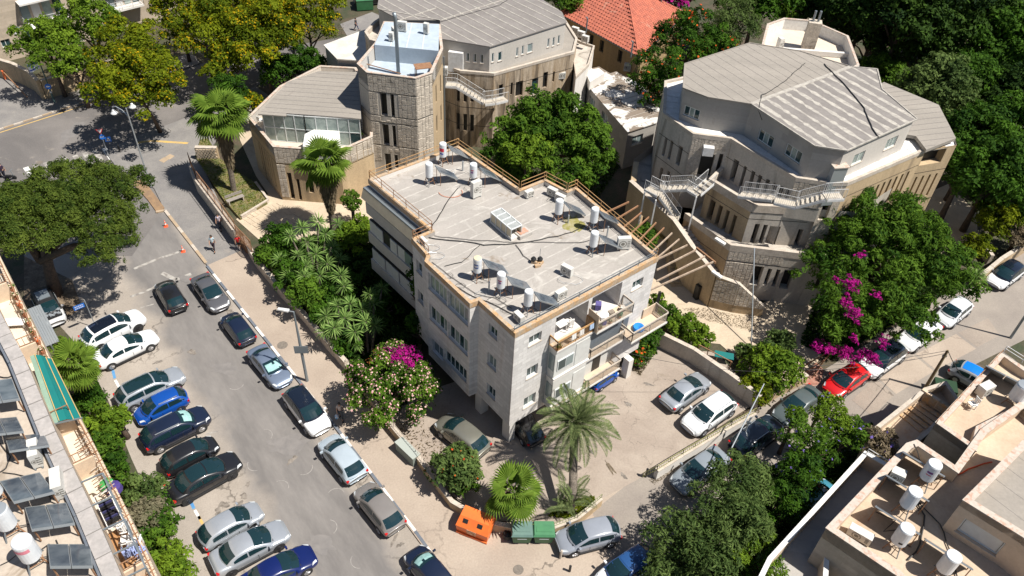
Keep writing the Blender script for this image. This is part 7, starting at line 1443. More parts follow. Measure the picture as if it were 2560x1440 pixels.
g = G3(241, 820, .02); T = thing('street_sign', 'grey pole with a blue rectangular street sign beside the white crossover', 'street sign', g); MB().tube([g, g + Vector((0, 0, 3.1))], .035, 8).build('pole', m_gal, T)
d = (G(200, 785, 2) - G(219, 777, 2)).normalized(); c = g + Vector((d.x * .12, d.y * .12, 2.45)); u = Vector((0, 0, 1)); D3 = Vector((d.x, d.y, 0)); nv = D3.cross(u)
if nv.y > 0: nv = -nv
MB().hexa([c - nv * .01, c + D3 * .8 - nv * .01, c + D3 * .8 + nv * .01, c + nv * .01], [p_ + u * .42 for p_ in (c - nv * .01, c + D3 * .8 - nv * .01, c + D3 * .8 + nv * .01, c + nv * .01)]).build('sign_plate', signb, T)
for r_ in range(2):
    for k in range(5): p_ = c + D3 * (.1 + k * .13) + u * (.08 + r_ * .17) + nv * .014; MB().poly([p_, p_ + D3 * .09, p_ + D3 * .09 + u * .08, p_ + u * .08]).build('lettering', m_white, T)
g = G3(768, 952, .13); T = thing('street_lamp', 'modern grey street lamp with a flat white head on the pavement', 'street lamp', g); MB().tube([g, g + Vector((0, 0, 3.6)), g + Vector((0, 0, 7.3))], [.12, .11, .055], 12).build('pole', m_metal, T)
p0_, p1_ = g + Vector((0, 0, 7.3)), G3(705, 778, 7.3); hd = (p1_ - p0_); hd.z = 0; hd.normalize(); MB().beam(p0_, p0_ + hd * .45, .06).build('arm', m_gal, T)
sd = Vector((-hd.y, hd.x, 0)); a = p0_ + hd * .35; MB().hexa([a - sd * .15, a + hd * .85 - sd * .12, a + hd * .85 + sd * .12, a + sd * .15], [q_ + Vector((0, 0, .1)) for q_ in (a - sd * .13, a + hd * .8 - sd * .1, a + hd * .8 + sd * .1, a + sd * .13)]).build('lamp_head', m_wmet, T)
MB().box(g + Vector((.05, -.14, 3.6)), (1.0, .03, .75), R_(6)).build('sign_back', m_metal, T)
def pole(base, h, label, r=.14, lean=(0, 0), mat=None, group='wooden utility poles'):
    g = G3(*base, .13); T = thing('utility_pole', label, 'utility pole', g, group); MB().tube([g, g + Vector((lean[0], lean[1], h))], [r, r * .7], 9).build('pole', mat or M('old_wood', (.25, .19, .1), (.18, .13, .07), scale=4), T); MB().box(g + Vector((lean[0], lean[1], h - .6)), (.3, .12, .2)).build('bracket', m_metal, T); return g + Vector((lean[0], lean[1], h))
pt1 = pole((2312, 972), 3.9 + .5, 'ochre wooden pole at the street wall carrying wires'); pt2 = pole((1850, 1112), 3.2, 'short grey pole between the black car and the oak bush carrying thick wires', .08, mat=m_gal); 
g = G3(2526, 845, .13); T = thing('street_lamp', 'dark street pole at the right edge casting a long shadow', 'street lamp', g); MB().tube([g, g + Vector((0, 0, 3)), g + Vector((0, 0, 7.6))], [.12, .1, .06], 10).build('pole', m_metal, T); MB().beam(g + Vector((0, 0, 7.6)), g + Vector((-1.4, .5, 7.7)), .1).build('arm', m_metal, T)
for i, (a, b, s_, r, l) in enumerate(((G3(1910, 960, 3.3), G3(1768, 1240, 3.4), .1, .05, 'thick pale overhead wire bundle running down into the olive trees'), (G3(1886, 620, 6.4), G3(1878, 865, .2), 0, .05, 'thin white pole-like pipe dropping from the stepped parapet'), (pt1, G3(2030, 915, 3.2), .3, .02, 'upper black wire from the ochre pole to the red ramp'), (pt1 - Vector((0, 0, .3)), G3(2020, 925, 3.0), .4, .02, 'lower black wire from the ochre pole to the red ramp'), (pt1, G3(2405, 940, 8), .1, .03, 'black wire from the ochre pole to the lower right block'), (G3(1560, 880, 6), G3(1940, 930, 3), .5, .015, 'thin wire over the courtyard'))):
    cable([a, b], r, s_, label=l, group='overhead wires', mat=m_gal if i < 2 else m_cable)
for k, (x, y, z, h, l) in enumerate(((1401, 1395, .145, .95, 'short pale bollard by the grey hatchback'), (1376, 1340, .145, .95, 'short pale bollard between green bin and grey car'), (1424, 1428, .145, .7, 'dark bollard at the bottom edge'), (300, 380, .13, .9, 'dark bollard by the zebra crossing signs'), (1614, 1192, .14, 1.0, 'black gate post at the courtyard entrance'))): g = G3(x, y, z); tag(MB().lathe(g, [(.08, 0), (.08, h * .85), (.09, h * .9), (.05, h)], 10).build('bollard', m_copew if k < 2 else m_trim), l, 'bollard', 'bollards')
# bins
def bin_(x, y, rz, lab, lidm):
    g = G3(x, y, .14); T = thing('wheeled_bin', lab, 'bin', g, 'green wheeled bins'); m = Matrix.Rotation(rz, 3, 'Z'); P_ = lambda a, b, c: g + m @ Vector((a, b, c))
    MB().hexa([P_(-.52, -.38, .15), P_(.52, -.38, .15), P_(.52, .38, .15), P_(-.52, .38, .15)], [P_(-.66, -.5, 1.1), P_(.66, -.5, 1.1), P_(.66, .5, 1.1), P_(-.66, .5, 1.1)]).build('bin_body', m_green, T)
    L_ = MB().hexa([P_(-.7, -.54, 1.1), P_(.7, -.54, 1.1), P_(.7, .54, 1.1), P_(-.7, .54, 1.1)], [P_(-.62, -.44, 1.24), P_(.62, -.44, 1.24), P_(.62, .5, 1.3), P_(-.62, .5, 1.3)]).build('lid', lidm, T)
    MB().beam(P_(-.5, .0, 1.275), P_(.5, .0, 1.275), .5, .02).build('lid_panel', lidm, L_); MB().beam(P_(-.3, -.56, .9), P_(.3, -.56, .9), .03).build('handle', m_gal, T)
    for a in (-.45, .45):
        for b in (-.32, .32): MB().tube([P_(a - .03, b, .09), P_(a + .03, b, .09)], .09, 10).build('wheel', m_tyre, T)
bin_(1303, 1347, R_(3), 'green wheeled bin with greyish lid, left of the pair', m_greeng); bin_(1357, 1347, R_(3), 'green wheeled bin with bright lid, right of the pair beside the grey car', m_greenl)
g = G3(1188, 1330, .14); e = (G(1225, 1345, .14) - G(1150, 1315, .14)).normalized(); T = thing('recycling_container', 'orange recycling container with two slots beside the garden wall', 'recycling bin', g); nv = Vector((-e.y, e.x))
def OC(u, v, z): q = G(1190, 1322, .14) + e * u + nv * v; return Vector((q.x, q.y, z))
MB().hexa([OC(-1.05, -.65, .18), OC(1.05, -.65, .18), OC(1.05, .65, .18), OC(-1.05, .65, .18)], [OC(-1.12, -.75, 1.0), OC(1.12, -.75, 1.0), OC(1.12, .7, 1.0), OC(-1.12, .7, 1.0)]).build('container_body', m_orange, T)
MB().hexa([OC(-1.12, -.75, 1.0), OC(1.12, -.75, 1.0), OC(1.12, .7, 1.0), OC(-1.12, .7, 1.0)], [OC(-1.0, -.25, 1.55), OC(1.0, -.25, 1.55), OC(1.0, .5, 1.6), OC(-1.0, .5, 1.6)]).build('container_lid', m_orange, T)
for u in (-.55, .45): MB().hexa([OC(u - .17, -.52, 1.262), OC(u + .17, -.52, 1.262), OC(u + .17, -.34, 1.462), OC(u - .17, -.34, 1.462)], [OC(u - .17, -.54, 1.275), OC(u + .17, -.54, 1.275), OC(u + .17, -.36, 1.475), OC(u - .17, -.36, 1.475)]).build('slot', m_black, T)
MB().hexa([OC(-.35, -.742, .98), OC(.3, -.742, .98), OC(.3, -.73, .5), OC(-.35, -.73, .5)], [OC(-.35, -.77, .98), OC(.3, -.77, .98), OC(.3, -.735, .5), OC(-.35, -.735, .5)]).build('sticker', M('sticker', (.7, .45, .3), (.4, .2, .1), scale=9, fac=(.45, .55)), T)
MB().beam(OC(-1.08, -.72, .22), OC(1.08, -.72, .22), .1, .14).build('lower_rim', m_orange, T)
g = G3(1268, 1342, .14); T = thing('rubbish_bags', 'black and blue rubbish bags beside the green bins', 'rubbish bags', g); MB().lathe(g, [(.2, 0), (.35, .15), (.3, .4), (.06, .5)], 9).build('rubbish_bag', m_black, T); MB().lathe(g + Vector((-.3, .5, 0)), [(.15, 0), (.28, .12), (.2, .35), (.05, .4)], 9).build('rubbish_bag', M('blue_bag_small', (.15, .3, .45)), T)
g = G3(1020, 1140, .13); e = (G(1040, 1158, .6) - G(998, 1118, .6)).normalized(); T = thing('bench_cabinet', 'long grey-green metal cabinet against the garden wall', 'cabinet', g); MB().box(g + Vector((0, 0, .45)), (1.9, .62, .9), math.atan2(e.y, e.x)).build('cabinet_body', M('greygreen_metal', (.2, .23, .2)), T); MB().box(g + Vector((0, 0, .93)), (2.0, .7, .06), math.atan2(e.y, e.x)).build('lid', M('pale_grey_lid', (.33, .36, .33)), T)
g = G3(590, 505, .3); T = thing('park_bench', 'grey wooden bench on the lawn by the palm', 'bench', g); e = (G(608, 494, .7) - G(570, 508, .7)).normalized(); nv = Vector((-e.y, e.x)); rz = math.atan2(e.y, e.x)
for k in range(3): MB().box(g + Vector((nv.x * (k * .16 - .16), nv.y * (k * .16 - .16), .45)), (1.7, .13, .04), rz).build('seat_slat', M('grey_wood', (.3, .27, .24), (.24, .21, .19), scale=5) if 'grey_wood' not in bpy.data.materials else bpy.data.materials['grey_wood'], T)
for k in range(2): MB().box(g + Vector((nv.x * .3, nv.y * .3, .65 + k * .16)), (1.7, .04, .12), rz).build('backrest_slat', bpy.data.materials['grey_wood'], T)
for s_ in (-.7, .7): MB().box(g + Vector((e.x * s_, e.y * s_, .22)), (.08, .5, .44), rz).build('leg', m_copew, T)
g = G3(1805, 905, .05); T = thing('teal_table', 'teal table-tennis style board by the courtyard wall', 'table', g); MB().box(g + Vector((0, 0, .8)), (1.5, .7, .05), R_(-10)).build('tabletop', m_teal, T)
for a, b in ((-.6, -.25), (.6, -.25), (-.6, .25), (.6, .25)): MB().beam(g + Vector((a, b, 0)), g + Vector((a, b, .78)), .05).build('leg', m_rusty, T)
g = G3(912, 22, .03); T = thing('dumpster', 'green dumpster at the top lane', 'dumpster', g); MB().box(g + Vector((0, 0, .75)), (2.2, 1.4, 1.3), .3).build('dumpster_body', m_green, T); MB().box(g + Vector((0, 0, 1.43)), (2.3, 1.5, .08), .3).build('lid', m_greenl, T)
g = G3(2352, 985, .1); tag(MB().box((g.x, g.y, .6), (1.6, 1.2, 1.2), R_(-15)).build('dark_bin', M('dark_green', (.01, .04, .015))), 'open dark green container beside the lower right yard', 'container')
g = G3(15, 197, .13); T = thing('orange_barrier', 'orange barrier post with a raised arm by the pale wall', 'barrier', g); MB().lathe(g, [(.18, 0), (.16, .9), (.2, 1.0), (.14, 1.1)], 12).build('barrier_post', M('barrier_orange', (.7, .16, .05)), T); MB().beam(g + Vector((0, 0, .9)), G3(68, 243, .5), .1).build('barrier_arm', m_rusty, T)
T = thing('red_ramp', 'rusty red frame and sheet at the gateway beside the red car', 'gate', G3(2040, 930, .1))
for a, b in (((2010, 915), (2070, 880)), ((2015, 930), (2060, 900)), ((2030, 945), (2065, 895)), ((2045, 920), (2075, 885))): MB().beam(G3(*a, .3), G3(*b, 2.2), .07).build('bar', m_rusty, T)
sheet('red_ground', [(2003, 950), (2040, 905), (2060, 925), (2050, 960), (2020, 970)], .142, M('red_dust', (.3, .12, .08), (.35, .2, .15), scale=2))
T = thing('swing_frame', 'rusty metal frame over the beige path by the teal board', 'frame', G3(1770, 900, .05))
for a, b in (((1745, 880, 0), (1748, 862, 2)), ((1765, 900, 0), (1772, 868, 2)), ((1748, 862, 2), (1830, 905, 2)), ((1815, 935, 0), (1830, 905, 2))): MB().beam(G3(*a), G3(*b), .06).build('bar', m_rusty, T)

# oil spots, patches and tyre-worn marks on the ground
m_oil = M('oil_stain', (.1, .085, .072), (.24, .21, .18), scale=3, fac=(.35, .62), detail=8); m_pat = M('asphalt_patch', (.15, .14, .135), (.2, .185, .175), scale=2, fac=(.3, .7), detail=8); m_pale = M('pale_scuff', (.3, .28, .26), (.22, .205, .195), scale=4, fac=(.4, .6))
rgo = random.Random(17)
def spot(x, y, rx, ry, mat, z, nm):
    g = G(x, y, z); n = 22; ph = rgo.random() * 6; a0 = rgo.random() * 3; P_ = []
    for i in range(n):
        t = 6.283 * i / n; q = 1 + .3 * math.sin(2 * t + ph) + .2 * math.sin(5 * t + ph * 2) + rgo.uniform(-.1, .1); u, v = rx * math.cos(t) * q, ry * math.sin(t) * q; P_.append((g.x + u * math.cos(a0) - v * math.sin(a0), g.y + u * math.sin(a0) + v * math.cos(a0), z))
    MB().poly(P_).build(nm, mat, kind='structure')
for k, (x, y) in enumerate([(600, 1262), (560, 1262), (610, 1240), (545, 1280), (395, 905), (430, 925), (620, 1210), (900, 1215), (985, 1350), (1000, 1362), (575, 780), (640, 1290), (730, 1150), (480, 880), (1410, 1020), (1570, 1010), (1480, 1130), (1620, 960), (1560, 1190), (2130, 1040), (1640, 1240)]): spot(x, y, rgo.uniform(.12, .45), rgo.uniform(.1, .3), m_oil, (.031 if x < 1050 else .146) + k * .0003, 'oil_stain')
for k, (x, y, rx, ry) in enumerate([(720, 1110, 1.6, .7), (800, 1360, 1.2, .5), (560, 920, 1.1, .5), (180, 330, 2.0, .8), (480, 700, 1.0, .5)]): spot(x, y, rx, ry, m_pat, .0315 + k * .0004, 'asphalt_patch')
for k in range(9):
    x, y = [(640, 1160), (700, 1220), (820, 1320), (660, 1090), (900, 1400), (720, 1010), (590, 960), (840, 1240), (760, 1170)][k]; g = G(x, y, 0); a0 = rgo.random() * 6; m = MB()
    for i in range(10): t, t2 = a0 + i * .22, a0 + (i + 1) * .22; r_, w_ = .55, .05; m.poly([(g.x + math.cos(t) * r_, g.y + math.sin(t) * r_, .0335), (g.x + math.cos(t2) * r_, g.y + math.sin(t2) * r_, .0335), (g.x + math.cos(t2) * (r_ + w_), g.y + math.sin(t2) * (r_ + w_), .0335), (g.x + math.cos(t) * (r_ + w_), g.y + math.sin(t) * (r_ + w_), .0335)][::-1])
    m.build('tyre_mark', m_pale, kind='structure')
# ---------------------------------------------------------------- trees, palms and shrubs
# umbrella pine
GT = 'yellow-flowering street trees'
tree('pine_tree', 'broad dark green umbrella pine over the left side of the street', 95, 545, 8.0, 4.8, 2.0, lf_pine, size=.12, per=88, nb=60, lobes=((170, 480, 8.2, 4.2, 2.0), (285, 490, 8.0, 3.6, 2.2), (272, 608, 7.4, 2.7, 1.5), (15, 540, 8.0, 3.6, 1.9), (250, 540, 7.6, 3.2, 1.8)), base=(140, 735), asp=.3, tr=.5, br=(.13, .22), flat=.9, limbs=5, ragged=.28)
# street trees with yellow blossom
F_Y = (fl_yel, .13, .16, .9)
for x, y, z, R, H, f, nb, lab, base in (
    (335, 125, 6.5, 5.0, 3.6, .14, 20, 'yellow-flecked tree behind the one with the visible trunk', (350, 215)), (345, 222, 6.4, 5.3, 3.4, .3, 24, 'yellow-flowering tree whose trunk stands at the wide pavement', (402, 332)),
    (520, 75, 7, 5.4, 4, .3, 20, 'large yellow-flowering tree in the middle of the row', None), (655, 95, 7, 5.6, 4.2, .34, 22, 'large yellow-flowering tree above the low wing', None), (770, 55, 7, 5.0, 4.2, .45, 20, 'most yellow tree next to the white-roofed wing', None), (600, 15, 7, 5.0, 4, .3, 16, 'yellow-flowering tree at the top edge, left of two', None), (720, -15, 7, 5.5, 4, .36, 16, 'yellow-flowering tree at the top edge, right of two', None), (440, 15, 7, 4.6, 4, .22, 16, 'yellow-flecked tree at the top edge above the parked dark car', None), (560, 165, 5.5, 3.6, 3, .22, 14, 'smaller yellow-flecked tree above the fan palm', None)):
    tree('street_tree', lab, x, y, z, R, H, lf_tipu, GT, size=.17, per=40, nb=nb, flower=(fl_yel, .11, f * .8, 1.6), base=base, br=(.16, .28), tr=.2, ragged=.4)
for x, y, z, R, H, lab in ((118, 118, 6, 3.9, 3.4, 'bright green tree behind the flag lamp'), (222, 70, 6.5, 4.0, 3.4, 'bright green tree touching the yellow row'), (185, 165, 5, 2.4, 2.2, 'small green tree at the end of the pale boundary wall')):
    tree('green_tree', lab, x, y, z, R, H, lf_bright, size=.18, per=38, nb=18, br=(.2, .32))
tree('green_shrub', 'dark feathery shrub below the yellow trees beside the tower', 705, 185, 3.2, 2.6, 2.4, lf_deep, cat='shrub', size=.17, per=40, nb=14)
tree('green_shrub', 'dark green shrub between the yellow trees and the low wing', 770, 165, 4, 2.6, 2.4, lf_deep, cat='shrub', size=.17, per=40, nb=12)
tree('feathery_tree', 'feathery blue-green tree behind the fan palm with the bare trunk', 575, 240, 4.2, 2.3, 2.6, lf_deep, size=.2, per=36, nb=12, asp=.25)
tree('feathery_tree', 'small yellow-tinged tree at the corner of the low wing', 630, 262, 3.2, 1.7, 1.6, lf_tipu, size=.16, per=36, nb=9, flower=(fl_yel, .13, .15, 0))
# central tree mass behind the white house
tree('courtyard_tree', 'big green tree filling the court behind the white house', 1370, 300, 7.5, 4.2, 3.4, lf_green, size=.19, per=40, nb=20, lobes=((1300, 335, 7, 3.4, 3.0), (1450, 335, 7, 3.6, 3.2), (1340, 385, 6, 3.4, 3.0), (1255, 370, 6, 2.6, 2.4), (1480, 400, 5.5, 2.8, 2.6), (1280, 425, 5, 2.3, 2.2), (1430, 435, 5, 2.8, 2.4)), br=(.17, .3), tr=.3, ragged=.4)
tree('pale_tree', 'yellow-green tree in front of the big courtyard tree', 1315, 390, 7.0, 2.6, 2.2, lf_bright, size=.17, per=40, nb=14, br=(.22, .34), tr=.2)
tree('orange_flowered_tree', 'tall tree with orange blossom between tiled house and stepped building', 1715, 110, 8.5, 4.6, 4.2, lf_deep, size=.2, per=36, nb=20, lobes=((1650, 190, 7.5, 3.3, 3.6), (1630, 240, 5.5, 2.3, 2.6), (1780, 130, 8, 3.0, 3.0)), flower=(fl_red, .14, .05, 1.3), asp=.3, br=(.2, .32), tr=.28)
tree('olive_tree', 'grey-green olive tree behind the orange-flowered tree', 1835, 70, 7, 3.6, 3.2, lf_olive, size=.17, per=36, nb=16, asp=.25)
tree('garden_tree', 'green tree at the top edge behind the tiled house', 1410, 5, 6, 3.2, 2.6, lf_green, size=.2, per=30, nb=12); tree('bougainvillea', 'magenta blossom at the top edge beyond the tiled roof', 1690, -5, 5, 3.0, 2.2, lf_deep, cat='climber', size=.2, per=30, nb=12, flower=(fl_mag, .2, .6, 0))
# dark park behind on the right
rgf = random.Random(12)
park = [(1895, -5, 9, 5.0, lf_deep), (1985, 25, 7, 4.0, lf_green), (2075, 20, 8, 4.5, lf_dark), (2110, 60, 5, 3.2, lf_green), (2170, 10, 10, 6, lf_dark), (2270, 25, 11, 6.5, lf_dark), (2390, 5, 11, 7, lf_dark), (2510, 15, 10, 6.5, lf_dark), (2180, 95, 6, 3.6, lf_dark), (2330, 75, 9, 5.2, lf_dark), (2460, 95, 8, 6, lf_deep), (2560, 120, 8, 6, lf_deep), (2225, 200, 5, 2.6, lf_green), (2190, 175, 5, 2.2, lf_green), (2345, 235, 7.5, 4.4, lf_olive), (2430, 210, 7, 4.0, lf_deep), (2550, 250, 7, 4.5, lf_dark), (2385, 290, 5, 3.2, lf_olive), (2440, 355, 7, 4.2, lf_deep), (2530, 345, 7, 5.0, lf_deep), (2480, 440, 6.5, 4.5, lf_deep), (2410, 430, 6, 3.2, lf_deep), (2560, 450, 6, 4.2, lf_deep), (2300, 140, 6, 3.5, lf_dark)]
plab = ['dark tree at the top edge right of the olive tree', 'mid green tree behind the many-sided annex', 'dark tree above the flue pipes', 'green tree touching the annex parapet', 'tall dark tree right of the annex', 'very dark tree at the head of the park', 'largest dark tree along the top edge', 'dark tree at the top right corner', 'low dark tree beside the sunlit grass strip', 'dark tree with the leaning pale trunk', 'dense tree above the sunlit garden lawn', 'dense tree at the right picture edge near the top', 'small bright tree beside the white van', 'small bright tree on the far side of the grass strip', 'olive-toned tree with the green flag pole', 'dark tree by the sunlit yard', 'dark tree over the right-hand lawn', 'grey-green tree hiding white cars', 'glossy dark tree touching the right wing of the stepped building', 'big glossy dark tree at the right edge', 'glossy tree above the shaded paving', 'narrow glossy tree at the corner of the stepped building', 'glossy tree below the big one at the right edge', 'dark tree between the leaning trunk and the olive-toned tree']
for (x, y, z, R, mt), lab in zip(park, plab): tree('park_tree', lab, x, y, z, R, R * .85, mt, 'trees of the dark park', size=.24 if y < 150 else .2, per=22 if y < 150 else 32, nb=18, tr=.3)
# big climbing mass with magenta blossom
tree('big_climber_tree', 'huge green tree mixed with magenta bougainvillea beside the side street', 2200, 600, 6.5, 4.8, 4.0, lf_green, cat='tree', size=.21, per=36, nb=30, lobes=((2120, 560, 7, 3.6, 3.4), (2290, 640, 6, 4.4, 3.6), (2350, 700, 5, 3.6, 3.0), (2080, 680, 5, 3.6, 3.6), (2180, 760, 4.5, 3.8, 3.2), (2270, 800, 3.6, 3.0, 2.4), (2100, 800, 4, 3.0, 3.2), (2250, 560, 6.5, 3.2, 3.0)), asp=.28, br=(.15, .27), tr=.3, ragged=.45)
def bloom(x, y, z, R, H, lab, fm=fl_mag, size=.1, per=55): 
    return tree('bougainvillea', lab, x, y, z, R, H, fm, 'magenta bougainvillea clusters', False, 'climber', size=size, per=per, nb=12, br=(.14, .26), ragged=.7)
bloom(2150, 640, 8.6, .5, .6, 'small magenta cluster highest in the big tree'); bloom(2190, 740, 7.4, .5, .5, 'small magenta cluster right of the middle streak'); bloom(2090, 700, 7.4, .4, .4, 'tiny magenta cluster left of the middle streak'); bloom(2075, 875, 3.2, .8, .5, 'low magenta cluster beside the reddish pink one'); bloom(2135, 850, 4.4, .5, .6, 'magenta cluster between the streak and the wide one')
bloom(2125, 715, 8.0, .9, 1.2, 'magenta blossom cluster high in the middle of the big tree'); bloom(2112, 760, 7.6, .8, .9, 'second magenta cluster down the middle of the big tree'); bloom(2135, 790, 7.2, .9, 1.4, 'third magenta cluster down the middle of the big tree'); bloom(2205, 862, 4.6, .6, 1.1, 'narrow magenta cluster above the white car'); bloom(2170, 893, 3.2, 1.4, .8, 'wide magenta cluster hanging over the white car'); bloom(2045, 868, 3.0, 1.1, .7, 'reddish pink bougainvillea at the left foot of the big tree'); bloom(2110, 885, 2.8, 1.2, .6, 'dark magenta cluster between the pink and the wide one')
# shrubs around the beige path
S_ = lambda x, y, z, R, H, mt, lab, **k: tree('shrub', lab, x, y, z, R, H, mt, k.pop('group', 'garden shrubs'), 'shrub', **({'size': .15, 'per': 50, 'nb': 12, 'br': (.25, .38)} | k))
S_(1945, 868, 1.6, 1.7, 1.5, lf_olive, 'blue-green shrub on the beige path beside the pink bougainvillea'); S_(1930, 925, 1.6, 2.5, 2.0, lf_bright, 'round yellow-green shrub by the retaining wall', nb=18); S_(1890, 975, 1.0, 1.5, 1.3, lf_tipu, 'yellowish lower shrub hanging over the retaining wall')
S_(1668, 800, 1.4, 1.5, 1.3, lf_green, 'green shrub at the pergola end by the white house', nb=9); S_(1705, 818, 1.3, 1.7, 1.4, lf_bright, 'green hedge shrub in the middle of the path side'); S_(1748, 845, 1.2, 1.3, 1.2, lf_bright, 'hedge shrub nearest the teal board'); S_(1640, 762, 1.4, 1.0, 1.1, lf_bright, 'small bright shrub at the foot of the pergola post')
S_(1590, 882, 1.0, 1.5, 1.3, lf_green, 'green shrub with orange blossom at the house corner', flower=(fl_red, .12, .06, 0)); S_(1612, 850, 1.3, 1.6, 1.6, lf_deep, 'dark green shrub under the corner balcony')
S_(1610, 600, 4.5, 1.5, 1.3, lf_green, 'green bush between the pergola beams'); S_(1860, 880, .8, .9, .7, lf_olive, 'low grey shrub at the end of the path')
S_(2490, 560, 3.0, 2.4, 2.2, lf_tipu, 'yellow-green shrub at the head of the side street'); S_(2545, 590, 2.0, 2.2, 1.6, lf_brown, 'dry brownish creeper over the wall at the right edge'); S_(2440, 620, 1.5, 1.6, 1.4, lf_tipu, 'yellowish shrub behind the pale street wall'); S_(2510, 530, 3.0, 2.4, 2.2, lf_green, 'green shrub above the yellow-green one at the right')
# bottom right group
JV = (fl_vio, .13, .012, 0)
for x, y, z, R, H, mt, fl, lab, nm in ((2015, 1115, 4.2, 2.3, 2.0, lf_green, JV, 'bright feathery tree with violet blossom across the side street', 'jacaranda'), (1990, 1038, 4.5, .9, .6, lf_bright, None, 'small feathery branch crown over the dark grey car', 'jacaranda'), (2075, 1045, 4.5, 1.9, 1.2, lf_bright, JV, 'feathery tree crown reaching toward the red car', 'jacaranda'), (2060, 1005, 4.5, .7, .5, lf_bright, None, 'smallest feathery crown beside the red car', 'jacaranda'), (2120, 1085, 4, 1.6, 1.4, lf_green, JV, 'feathery crown beside the pale yard wall', 'jacaranda'), (1995, 1190, 3.6, 2.1, 2.0, lf_deep, JV, 'dark green crown below the feathery tree', 'jacaranda'), (2195, 1115, 4, 1.5, 1.3, lf_brown, JV, 'thin reddish-leaved tree over the yard wall', 'jacaranda'),
                          (1850, 1200, 4, 2.6, 2.2, lf_olive, None, 'olive tree beside the dappled grey sedan', 'olive_tree'), (1800, 1275, 4, 2.5, 2.2, lf_olive, None, 'olive tree at the lower side of the street', 'olive_tree'), (1690, 1345, 3.4, 2.3, 1.9, lf_olive, None, 'olive tree nearest the bottom white car', 'olive_tree'), (1860, 1330, 4, 2.4, 2.2, lf_olive, None, 'olive tree near the white terrace wall', 'olive_tree'), (1780, 1400, 3.5, 2.6, 2.2, lf_olive, None, 'olive tree at the bottom edge in the middle of the grove', 'olive_tree'), (1900, 1415, 3.2, 2.4, 2.0, lf_bright, None, 'brighter tree at the bottom edge by the terrace wall', 'olive_tree'), (1970, 1260, 3, 2.2, 1.8, lf_deep, None, 'dark shrub by the teal car', 'olive_tree'), (1660, 1430, 2.6, 1.6, 1.4, lf_olive, None, 'small olive tree behind the bottom white car', 'olive_tree')):
    tree(nm, lab, x, y, z, R, H, mt, 'trees across the side street', size=.15, per=46, nb=14, asp=.3, flower=fl, br=(.22, .36), tr=.14, ragged=.35)
# hedge and plants at the foot of the lower left block
for x, y, z, R, H, mt, lab in ((218, 1012, 2, 1.4, 1.5, lf_deep, 'dark green shrub below the fan palm at the lower left block'), (268, 1065, 2, 1.7, 1.6, lf_bright, 'yellow-green shrub beside the teal awning'), (298, 1050, 2, 1.1, 1.0, lf_bright, 'bright shrub reaching toward the silver estate'), (268, 1118, 1.8, 1.2, 1.3, lf_green, 'green hedge piece below the bright shrub'), (290, 1170, 1.6, 1.1, 1.2, lf_deep, 'dark hedge piece beside the barred terrace'), (308, 1212, 1.4, .9, 1.0, lf_green, 'low green hedge piece above the grey shrub'), (365, 1238, 2, 1.6, 1.5, lf_olive, 'grey-green shrub above the lower hedge'), (375, 1290, 2.2, 1.5, 1.4, M('leaf_greybrown', (.1, .1, .05), (.17, .15, .09), attr=True, trans=.25), 'brownish grey shrub beside the black sedan'), (402, 1325, 1.8, 1.5, 1.5, lf_green, 'green shrub below the brownish one'), (425, 1395, 1.8, 1.3, 1.4, lf_bright, 'bright green shrub above the bottom edge'), (440, 1440, 1.6, 1.2, 1.2, lf_bright, 'bright green shrub at the bottom edge by the lower left block'), (385, 1270, 1.2, 1.2, 1.2, lf_deep, 'dark underbrush between grey shrub and wall'), (150, 868, 2.5, .9, .7, lf_bright, 'small bright plant above the fan palm crown'), (355, 1345, 1.5, 1.3, 1.5, lf_deep, 'dark green shrub against the lower left block')):
    S_(x, y, z, R, H, mt, lab, group='shrubs along the lower left block', size=.14)
# oleander, red-flowered bush
tree('oleander', 'large round oleander covered in pale pink blossom by the garden wall', 980, 965, 2.7, 3.5, 2.6, lf_green, cat='shrub', size=.13, per=80, nb=40, flower=(fl_pink, .075, .17, 0), br=(.16, .24), ragged=.12, low=-.5)
tree('bougainvillea', 'magenta bougainvillea at the top of the pink oleander', 1005, 893, 4.7, 1.5, .6, fl_mag, wood=False, cat='climber', size=.1, per=36, nb=12, ragged=.5); tree('bougainvillea', 'orange-red creeper on the upper left of the pink oleander', 955, 905, 4.4, 1.2, .7, M('leaf_rusty', (.3, .1, .02), (.45, .2, .04), attr=True, trans=.3), wood=False, cat='climber', size=.1, per=16, nb=8, ragged=.5)
tree('flowering_bush', 'loose green bush dotted with red blossom by the courtyard wall', 1140, 1178, 1.8, 2.0, 1.8, lf_olive, cat='shrub', size=.15, per=52, nb=18, flower=(fl_red, .09, .015, 0), ragged=.45); tree('flowering_bush', 'darker low bush under the red-flowered bush', 1165, 1205, 1.0, 1.3, 1.0, lf_green, cat='shrub', size=.14, per=50, nb=10, flower=(fl_red, .08, .01, 0))
